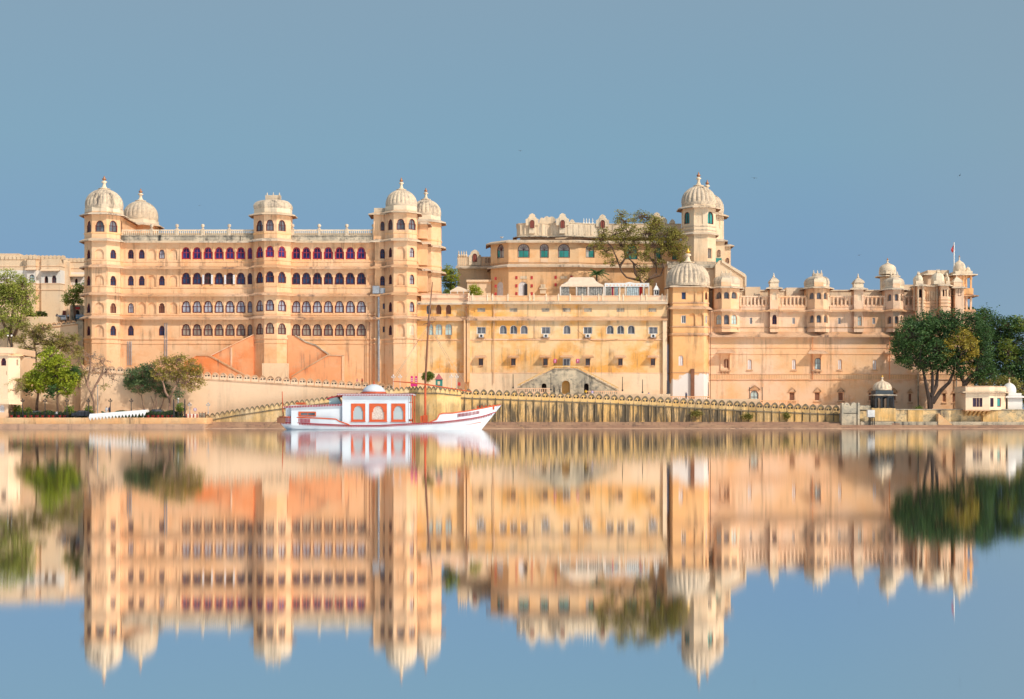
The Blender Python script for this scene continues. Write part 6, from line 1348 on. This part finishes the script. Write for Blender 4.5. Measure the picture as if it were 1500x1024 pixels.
for i, (p, q, w_, lb) in enumerate(((25, 600, 6, 'leafy palm-like shrub by the corner of the far left house'), (102, 600, 6, 'leafy green shrub between the third and fourth quay lamps'), (131, 600, 5, 'leafy shrub at the left end of the white marquee'), (263, 597, 6, 'spiky yellow-green shrub between the two dark quay posts'), (41, 603, 5, 'small green shrub beside the dark-trunked quay tree'))):
    tree('shrub', lb, 279, (p, 610), [[(p, 611), (p, 605)]], [(p, q, w_, 6), (p+1, q+4, w_*1.2, 4)], 'lf_mid', dens=1.3, ls=.24, cl=.4, tw=0, r0=.05, seed=40+i, cat='shrub')
# palm on the terrace
PA = thing('palm', 'short palm with drooping fronds behind the marquee on the central terrace', 'palm', (X(874, 309), 309, z9(442)))
k = M(); k.tube([(X(874, 309), 309, z9(442)), (X(874, 309), 309, Z(402, 309))], .2, 8); k.build('trunk', mat('bark'), PA)
k = M(); rr = random.Random(5); c = Vector((X(874, 309), 309, Z(402, 309)))
for i in range(22):
    a = rr.uniform(0, 6.28); L = rr.uniform(1.9, 3.0); el_ = rr.uniform(.2, 1.4); pr = None
    for j in range(9):
        u = j/8; p = c + Vector((math.cos(a)*L*u*math.cos(el_*.6), math.sin(a)*L*u*math.cos(el_*.6), L*u*math.sin(el_) - L*.55*u*u))
        if pr is not None:
            d = p-pr; sd_ = d.cross(Vector((0, 0, 1))).normalized() * (.32*math.sin(3.1*min(1, u+.1))+.05)
            for s_ in (-1, 1): k.face([pr, p, p + sd_*s_ + Vector((0, 0, -.16)), pr + sd_*s_*.9 + d*.4 + Vector((0, 0, -.16))])
        pr = p
k.build('fronds', mat('lf_dark'), PA)
# ------------------------------------------------------------------ quay furniture
YQ = 276.2; ZQ = 2.15
def lamp(px, top, base, Y, lab, name='street_lamp', cross=True, globe=False, z0=None, r=.07, mk='black', group=None):
    L = thing(name, lab, 'lamp', (X(px, Y), Y, Z(base, Y) if z0 is None else z0), group); x, y, z = L.location; zt_ = Z(top, Y)
    k = M(); k.tube([(x, y, z), (x, y, zt_)], [r*1.4, r], 6); k.box(x-r*2.2, x+r*2.2, y-r*2.2, y+r*2.2, z, z+.35); k.build('post', mat(mk), L)
    if cross:
        k = M(); k.box(x-.3, x+.3, y-.04, y+.04, zt_-.35, zt_-.27); k.build('arm', mat(mk), L)
        for s_ in (-.28, .28):
            k = M(); k.lathe(x+s_, y, zt_-.27, [(.05, 0), (.1, .1), (.1, .22), (.02, .32)], 8); k.build('lantern', mat(mk), L)
        k = M(); k.lathe(x, y, zt_-.05, [(.06, 0), (.12, .08), (.12, .26), (.02, .4)], 8); k.build('lantern', mat(mk), L)
    if globe: k = M(); k.lathe(x, y, zt_-.1, [(.05, 0), (.2, .12), (.2, .3), (.03, .42)], 10); k.build('globe', mat('white'), L)
    return L
for px, lb in ((33, 'first dark quay lamp from the left, beside the far left house'), (66, 'second dark quay lamp, between the two tree trunks'), (98, 'third dark quay lamp, right of the lime-green tree trunk'), (129.5, 'fourth dark quay lamp, just left of the nearly bare tree trunk'), (161.6, 'fifth dark quay lamp, above the marquee beside two people'), (192.4, 'sixth dark quay lamp, above the right half of the marquee')):
    lamp(px, 586, 611, 276.8, lb, z0=ZQ, group='dark lamps along the left quay')
for px, t, lb in ((254.6, 585, 'thick dark quay post right of the olive tree trunk'), (270.8, 585, 'thick dark quay post left of the round no-entry sign')):
    lamp(px, t, 612, 276.2, lb, 'post', False, z0=ZQ, r=.12)
lamp(143, 566, 604, 283, 'tall thin grey street light between the bare tree and the marquee', globe=True, cross=False, z0=ZQ, mk='steel')
lamp(261, 585, 604, 280, 'grey street light with white head behind the spiky shrub', globe=True, cross=False, z0=ZQ, mk='steel', r=.1)
for px, t, b, lb in ((751.6, 548, 569, 'dark lamp post left of the grey staircase foot'), (807, 547, 572, 'dark lamp post in front of the staircase left flank'), (911.8, 552, 573, 'dark lamp post at the right foot of the grey staircase'), (941.2, 556, 576, 'dark lamp post below the last hooded window'), (977.2, 557, 578, 'dark lamp post by the left edge of the round tower'), (1037.5, 560, 583, 'dark lamp post by the right edge of the round tower'), (1097.8, 567, 590, 'dark post left of the pedimented white door'), (1116.5, 567, 589, 'dark post right of the pedimented white door')):
    lamp(px, t, b, 291.2, lb, 'lamp_post', False, group='dark posts along the palace terrace')
for px, lb in ((278, 'small garden lamp left of the ramp wall start'), (305, 'small garden lamp where the yellow wall begins'), (576, 'small white lamp near the end of the peach wall'), (586, 'small white lamp left of the magenta signboard'), (661, 'white twin lamp right of the green kiosk, left one'), (669, 'white twin lamp right of the green kiosk, right one')):
    lamp(px, 592 if px < 400 else 551, 606 if px < 400 else 570, 284 if px > 400 else 278, lb, 'garden_lamp', True, mk='wframe' if px > 400 else 'steel', r=.04)
# railings
for a, b, lb in ((14, 130, 'dark railing along the left quay before the flower pots'), (214, 271, 'dark railing along the quay right of the white marquee')):
    G = thing('railing', lb, 'railing', (X(a, YQ), YQ, ZQ)); y = YQ
    k = M(); [k.box(X(a, y), X(b, y), y, y+.06, ZQ+h, ZQ+h+.05) for h in (.35, .7, 1.05)]; k.build('rails', mat('black'), G)
    n = int((b-a)/5)
    for i in range(n+1):
        k = M(); x = X(a+(b-a)*i/n, y); k.box(x-.05, x+.05, y-.02, y+.08, ZQ, ZQ+1.2); k.build('post', mat('black'), G)
HG = M(); rr = random.Random(8)
for (a, b) in ((20, 128), (150, 268)):
    for i in range(int((b-a)*40)):
        x = X(rr.uniform(a, b), 280); y = 279.5 + rr.uniform(-.4, .6); z = ZQ + rr.uniform(.1, 1.15 + .3*math.sin(x*1.3))
        d = Vector((rr.uniform(-1, 1), rr.uniform(-1, 1), rr.uniform(-1, 1))).normalized()*.18; e_ = d.cross(Vector((rr.uniform(-1, 1), rr.uniform(-1, 1), 1))).normalized()*.13
        o = Vector((x, y, z)); HG.face([o-d, o+e_, o+d, o-e_])
tag(HG.build('hedge', mat('lf_dark'), None, False, (X(75, 280), 280, ZQ)), 'low dark green hedge strip running along the left quay', 'hedge', kind='stuff')
def pot(x, y, z, s=1., leaf='lf_dark', lab=None, group=None, seed=0):
    T = thing('flower_pot', lab, 'flower pot', (x, y, z), group); k = M(); k.lathe(x, y, z, [(.22*s, 0), (.34*s, .45*s), (.37*s, .5*s), (.33*s, .5*s), (.3*s, .42*s)], 12); k.build('pot', mat('terra'), T)
    k = M(); rr = random.Random(seed)
    for i in range(110):
        v = Vector((rr.gauss(0, 1), rr.gauss(0, 1), rr.gauss(0, 1))).normalized()*rr.uniform(.3, 1)*.45*s; o = Vector((x, y, z+.85*s)) + v
        d = Vector((rr.uniform(-1, 1), rr.uniform(-1, 1), rr.uniform(-1, 1))).normalized()*.13*s; e_ = d.cross(Vector((.3, rr.uniform(-1, 1), 1))).normalized()*.1*s; k.face([o-d, o+e_, o+d, o-e_])
    k.build('plant', mat(leaf), T); return T
p0 = pot(0, 0, 0, 1, 'lf_dark', 'red flower pot standing in the row behind the quay railing', 'red flower pots behind the quay railing', 1)
for i, px in enumerate((17, 27, 36, 45, 54, 63, 71, 78, 88, 95, 217, 224, 231, 238, 246, 252)):
    o = p0 if i == 0 else copy_tree(p0); o.location = (X(px, 277.2), 277.2, ZQ)
for i, (px, q, s, lb) in enumerate(((42.6, 470, 1.6, 'large potted round bush on the hill road, leftmost of four'), (49.5, 470, 1.2, 'smaller red potted bush, second from left on the hill road'), (57, 470, 1.5, 'large red potted bush, third from left on the hill road'), (64.3, 470, 1.5, 'large red potted bush, rightmost of four on the hill road'))):
    y = 316; pot(X(px, y), y, Z(471, y), s*1.25, 'lf_mid', lb, 'potted bushes on the hill road', 5+i)
# hill road retaining wall with merlons
HW = thing('retaining_wall', 'cream merlon-topped retaining wall of the hill road beside the long palace', 'wall', (X(90, 303), 303, 10))
crenel(HW, [(52, 303.4), (90, 303.2), (114, 303)], [(52, 476), (90, 471), (114, 468.5)], 4, 7*303/F, .95, 'cream', 'cream', True, cord='eave')
k = M(); k.pxbox(112, 122, 471, 560, 303.1, 3); k.build('end_wall', mat('stonedk'), HW)
# white marquee
MQ = thing('marquee', 'long low white canopy with zigzag valance on the left quay', 'marquee', (X(172, 276), 276, ZQ)); y = 274.9
k = M(); a, b = X(130, y), X(214, y)
k.rings([[(a, y, Z(611.5, y)), (a, y+.6, Z(606.3, y)), (a, y+2.2, Z(606.3, y)), (a, y+2.6, Z(611.5, y))], [(b, y, Z(603.8, y)), (b, y+.6, Z(600, y)), (b, y+2.2, Z(600, y)), (b, y+2.6, Z(603.8, y))]]); k.build('canopy', mat('canvas'), MQ)
k = M(); n = 17
for i in range(n):
    u0, u1 = i/n, (i+1)/n; x0_, x1_ = frac(a, b, u0), frac(a, b, u1); z0_, z1_ = Z(frac(611, 603.4, u0), y), Z(frac(611, 603.4, u1), y)
    k.face([(x0_, y-.02, z0_), (x1_, y-.02, z1_), (x1_, y-.02, z1_-.12), ((x0_+x1_)/2, y-.02, (z0_+z1_)/2-.75), (x0_, y-.02, z0_-.12)])
k.build('valance', mat('canvas'), MQ)
for i in range(9):
    k = M(); u = (i+.5)/9; x = frac(a, b, u); k.box(x-.05, x+.05, y+.3, y+.4, ZQ if x > a+.5 else .9, Z(frac(610, 603, u), y)); k.build('pole', mat('wframe'), MQ)
# signs and barrier
SG = thing('sign', 'round purple and white no-entry sign on a thin post at the ramp foot', 'sign', (X(285.7, 278), 278, ZQ)); y = 278
k = M(); x = X(285.7, y); k.tube([(x, y+.05, ZQ), (x, y+.05, Z(600, y))], .04, 6); k.build('post', mat('steel'), SG)
k = M(); D_['purple'] = plain('purple_paint', (.35, .12, .35), .5); k.rings([[(x+r*math.cos(q*.3927), yy, Z(600, y)+r*math.sin(q*.3927)) for q in range(16)] for r, yy in ((.34, y+.03), (.34, y), (.23, y-.01))]); k.cur = 1; k.rings([[(x+r*math.cos(q*.3927), yy, Z(600, y)+r*math.sin(q*.3927)) for q in range(16)] for r, yy in ((.23, y-.005), (.22, y-.02))]); k.cur = 0; k.box(x-.15, x+.15, y-.04, y-.02, Z(600, y)-.04, Z(600, y)+.04); k.build('face', [mat('purple'), mat('white')], SG)
FB = thing('barrier', 'low red and white striped barrier at the end of the quay railing', 'barrier', (X(281, 277), 277, ZQ)); y = 276.6
for i in range(7):
    k = M(); x = X(273 + i*2.6, y); k.box(x-.1, x+.1, y, y+.15, ZQ, ZQ+.75); k.build('post', mat('red' if i % 2 == 0 else 'white'), FB)
k = M(); k.box(X(272, y), X(290, y), y+.03, y+.12, ZQ+.55, ZQ+.68); k.build('rail', mat('white'), FB)
GT = thing('gate', 'small brown wooden gate panel where the yellow wall ramp begins', 'gate', (X(296, 279), 279, ZQ)); y = 278.5
k = M(); k.pxbox(291.5, 301, 605, 612.5, y, .1); k.build('panel', mat('stonedk'), GT)
for p in (291.5, 296, 301): k = M(); k.pxbox(p-.4, p+.4, 603.5, 613, y-.06, .2); k.build('post', mat('brown'), GT)
# cars
def car(x, y, z, ang, mk, lab, kind='car'):
    T = thing('parked_car', lab, 'car', (0, 0, 0)); 
    k = M(); sec = [(-2.1, .35), (-2.15, .75), (-1.9, .95), (-1.3, 1.0), (-.8, 1.42), (.7, 1.45), (1.4, 1.0), (2.0, .85), (2.15, .6), (2.1, .35)]
    k.rings([[(a, s_*ww, b if b < 1.1 else b) for a, b in sec] for s_, ww in ((-1, .78), (-1, .82), (1, .82), (1, .78))]); k.build('body', mat(mk), T)
    k = M()
    for s_ in (-1, 1): k.poly([(-1.2, 1.02), (-.75, 1.36), (.65, 1.38), (1.25, 1.02)], s_*.83-.01, s_*.83+.01)
    k.face([(-1.33, -.7, 1.02), (-.84, -.66, 1.4), (-.84, .66, 1.4), (-1.33, .7, 1.02)]); k.face([(1.42, -.7, 1.02), (.74, -.66, 1.42), (.74, .66, 1.42), (1.42, .7, 1.02)])
    k.build('windows', mat('g_grey'), T)
    for wx in (-1.3, 1.3):
        for wy in (-.8, .8):
            k = M(); k.rings([[(wx+.32*math.cos(q*.5236), wy+o, .32+.32*math.sin(q*.5236)) for q in range(12)] for o in (-.1, .1)]); k.build('wheel', mat('black'), T)
    for s_ in (-.6, .6): k = M(); k.box(2.08, 2.17, s_-.15, s_+.15, .6, .75); k.build('headlight', mat('white'), T)
    T.location = (x, y, z); T.rotation_euler = (0, 0, ang); return T
D_['cwhite'] = plain('white_car_paint', (.75,.77,.80), .25, var=.03); D_['cdark'] = plain('dark_car_paint', (.05,.06,.08), .2, var=.05); D_['cgreen'] = plain('green_car_paint', (.10,.16,.12), .25, var=.05); D_['cblue'] = plain('blue_car_paint', (.10,.25,.38), .25, var=.05)
car(X(122, 278.5), 278.5, ZQ, R(8), 'cdark', 'dark car parked behind the quay railing left of the marquee')
car(X(52, 281), 281.2, ZQ, R(0), 'cdark', 'dark car half hidden behind the dark tree trunk on the quay')
car(X(229, 281), 281.8, ZQ + .25, R(178), 'cgreen', 'dark green car under the broad olive tree')
car(X(90, 308), 308, Z(472, 308), R(-68), 'cwhite', 'white car on the hill road above the retaining wall')
car(X(47, 308), 308, Z(476.5, 308), R(-70), 'cwhite', 'white car on the hill road near the potted bushes')
car(X(117, 314), 314, Z(471, 314), R(-75), 'cblue', 'blue car before the small gateway on the hill')
# people: one continuous skinned body each, coloured by region
def person(x, y, z, face, shirt, legs, lab, pose='stand', h=1.7, hair=(.02,.015,.01)):
    s = h / 1.7; V = []; E = []; Rr = []
    def v(p, r, par=None):
        V.append(Vector(p)*s); Rr.append(r*s)
        if par is not None: E.append((par, len(V)-1))
        return len(V)-1
    low = -.42 if pose == 'sit' else 0
    pel = v((0, 0, .95+low), .15); ch = v((0, 0, 1.22+low), .16, pel); sh = v((0, 0, 1.40+low), .13, ch); nk = v((0, 0, 1.49+low), .06, sh); hd = v((0, -.02, 1.60+low), .10, nk); v((0, 0, 1.68+low), .085, hd)
    for q in (-1, 1):
        hp = v((q*.10, 0, .88+low), .10, pel)
        if pose == 'sit': kn = v((q*.13, -.42, .52), .075, hp); an = v((q*.13, -.42, .10), .05, kn); v((q*.13, -.55, .04), .04, an)
        elif pose == 'walk': kn = v((q*.11, -.12*q-.05, .50), .075, hp); an = v((q*.11, .18*q, .08), .05, kn); v((q*.12, .18*q-.14, .04), .04, an)
        else: kn = v((q*.11, -.02, .48), .075, hp); an = v((q*.12, 0, .08), .05, kn); v((q*.13, -.15, .04), .04, an)
        so_ = v((q*.20, 0, 1.38+low), .065, sh)
        if pose == 'reach' and q < 0: el_ = v((q*.30, -.22, 1.25), .045, so_); hd_ = v((q*.30, -.46, 1.42), .035, el_)
        else: el_ = v((q*.25, .03, 1.10+low), .045, so_); hd_ = v((q*.24, -.12, .88+low), .035, el_)
        v(tuple(V[hd_]/s + Vector((0, -.05, -.08))), .03, hd_)
    me = bpy.data.meshes.new('person'); me.from_pydata([tuple(p) for p in V], E, []); o = bpy.data.objects.new('person', me); col.objects.link(o)
    md = o.modifiers.new('Skin', 'SKIN'); 
    for i, q in enumerate(me.skin_vertices[0].data): q.radius = (Rr[i], Rr[i]); q.use_root = (i == 0)
    sb = o.modifiers.new('Sub', 'SUBSURF'); sb.levels = 1; sb.render_levels = 1
    dg = bpy.context.evaluated_depsgraph_get(); ev = o.evaluated_get(dg); nm = bpy.data.meshes.new_from_object(ev); o.modifiers.clear(); o.data = nm; bpy.data.meshes.remove(me)
    nm.materials.clear()
    for c, nme in ((D_['skin'], ''), (shirt, ''), (legs, ''), (D_['black'], '')): nm.materials.append(c)
    for p in nm.polygons:
        c = p.center / s; zc_ = c.z - low
        r = 0
        if zc_ > 1.63 or (zc_ > 1.54 and c.y > .02): r = 3
        elif 1.02 < zc_ < 1.46 or (zc_ > 1.15 and abs(c.x) > .16 and zc_ < 1.46): r = 1
        elif zc_ <= 1.02 and abs(c.x) < .2 and c.z > .1: r = 2
        elif c.z <= .1: r = 3
        if pose == 'sit' and c.z < .62 and abs(c.x) < .22: r = 2 if c.z > .12 else 3
        if pose == 'reach' and c.y < -.2: r = 0
        p.material_index = r; p.use_smooth = True
    o.location = (x, y, z); o.rotation_euler = (0, 0, face); tag(o, lab, 'person'); return o
def cl(n, c): return plain(n, c, .8, var=.1)
c_w, c_b, c_y, c_p, c_r = cl('white_cloth', (.75,.75,.78)), cl('dark_blue_cloth', (.04,.06,.16)), cl('yellow_cloth', (.80,.50,.03)), cl('pink_cloth', (.55,.12,.25)), cl('red_cloth', (.5,.05,.04)); c_k = cl('dark_trousers', (.04,.04,.05)); c_l = cl('lilac_cloth', (.55,.45,.70))
def pp_(px, py, Y, *a, **k_): return person(X(px, Y), Y, Z(py, Y) if py else ZQ, *a, **k_)
pp_(156, 608, 280.5, R(10), c_w, c_w, 'person in white shirt standing behind the marquee, left of a pair')
pp_(160.3, 608, 280.5, R(-20), c_b, c_k, 'person in dark blue shirt standing behind the marquee, right of a pair')
pp_(523, 566.5, 288.5, R(80), c_p, c_b, 'person in pink walking behind the peach boundary wall', pose='walk')
pp_(530.5, 566, 288.5, R(-60), c_r, c_k, 'person in dark red walking behind the peach boundary wall', pose='walk')
pp_(1005, 586.5, 287.5, R(30), c_b, c_k, 'person in dark blue reaching out before the white flaked tower foot', pose='reach')
pp_(950.5, 586.5, 288, R(-30), c_l, c_b, 'person in lilac with dark hair behind the merlons near the round tower', pose='walk')
pp_(1096, 592.5, 287, R(40), c_b, c_b, 'person in blue sitting beside the pedimented white door', pose='sit')
pp_(858, 582.5, 289, R(-15), c_y, c_k, 'person in bright yellow behind the merlons at the staircase', pose='stand')
pp_(867.5, 583, 289, R(20), c_l, c_w, 'person in pale lilac right of the one in yellow', pose='stand')
pp_(83.5, 470.5, 311, R(10), c_b, c_k, 'person in dark clothes behind the white car on the hill')
pp_(100, 471, 308, R(-10), c_w, c_k, 'person in white shirt standing right of the white car on the hill')
pp_(83, 611, 277.8, R(0), c_w, c_k, 'person in white sitting by the lime-green tree trunk on the quay', pose='sit')
# birds
def bird(px, py, Y, span, roll, lab):
    x, z = X(px, Y), Z(py, Y); T = thing('bird', lab, 'bird', (x, Y, z)); k = M()
    k.tube([(x, Y+.28*span, z), (x, Y+.1*span, z+.01), (x, Y-.05*span, z+.02), (x, Y-.16*span, z+.02), (x, Y-.22*span, z)], [.03*span, .06*span, .07*span, .04*span, .01*span], 7); k.build('body', mat('black'), T)
    c_, s2 = math.cos(roll), math.sin(roll)
    for s_ in (-1, 1):
        def W_(u, yy, up): return (x + s_*u*c_*span - up*s2*span, Y + yy*span, z + s_*u*s2*span + up*c_*span)
        k = M(); k.face([W_(.04, -.1, .02), W_(.26, -.12, .09), W_(.26, .04, .09), W_(.04, .1, .02)]); k.face([W_(.26, -.12, .09), W_(.5, .0, .04), W_(.47, .08, .04), W_(.26, .04, .09)]); k.build('wing', mat('black'), T)
bird(762, 221, 260, .9, -.2, 'small dark bird high above the centre of the palace'); bird(1105, 261, 270, 1.1, -.1, 'small distant bird right of the tallest tower'); bird(1258.5, 374, 250, .9, .15, 'dark bird just above the low right wing'); bird(1406, 257, 220, 1.1, .75, 'banking bird with raised wings above the right pavilion')
bird(292.5, 301, 270, .6, .2, 'tiny bird above the left palace balustrade')

# plants rooted in the lake wall and loose cables on the central block
for i, (p, q, w_, lb) in enumerate(((1020, 606, 9, 'scrubby plants growing on the lake wall below the round tower'), (1095, 610, 8, 'scrubby plants at the foot of the lake wall below the white door'), (1152, 609, 5, 'small weed tuft low on the lake wall right of the white door'), (1345, 600, 6, 'low weeds on the terrace wall top left of the forked tree'))):
    y = 281.7; k = M(); rr = random.Random(60+i)
    for j in range(420):
        x = X(p + rr.gauss(0, w_*.5), y); z = Z(q + rr.gauss(0, 2.2), y); d = Vector((rr.uniform(-1, 1), rr.uniform(-1, 0), rr.uniform(-1, 1))).normalized()*.16; e_ = d.cross(Vector((.3, rr.uniform(-1, 1), 1))).normalized()*.1; o = Vector((x, y-rr.uniform(0, .35), z)); k.face([o-d, o+e_, o+d, o-e_])
    tag(k.build('wall_plants', mat('lf_olive' if i < 3 else 'lf_mid'), None, False, (X(p, y), y, Z(q, y))), lb, 'plant', kind='stuff')
for a, b, sag in (((845, 483), (868, 500), 4), ((868, 500), (905, 497), 5), ((745, 497), (800, 494), 3), ((955, 497), (972, 486), 2)):
    k = M(); k.tube([(X(frac(a[0], b[0], u/8), 298.3), 298.3, z9(frac(a[1], b[1], u/8) + sag*4*(u/8)*(1-u/8)*.4)) for u in range(9)], .03, 4); k.build('cable', mat('brown'), MB)
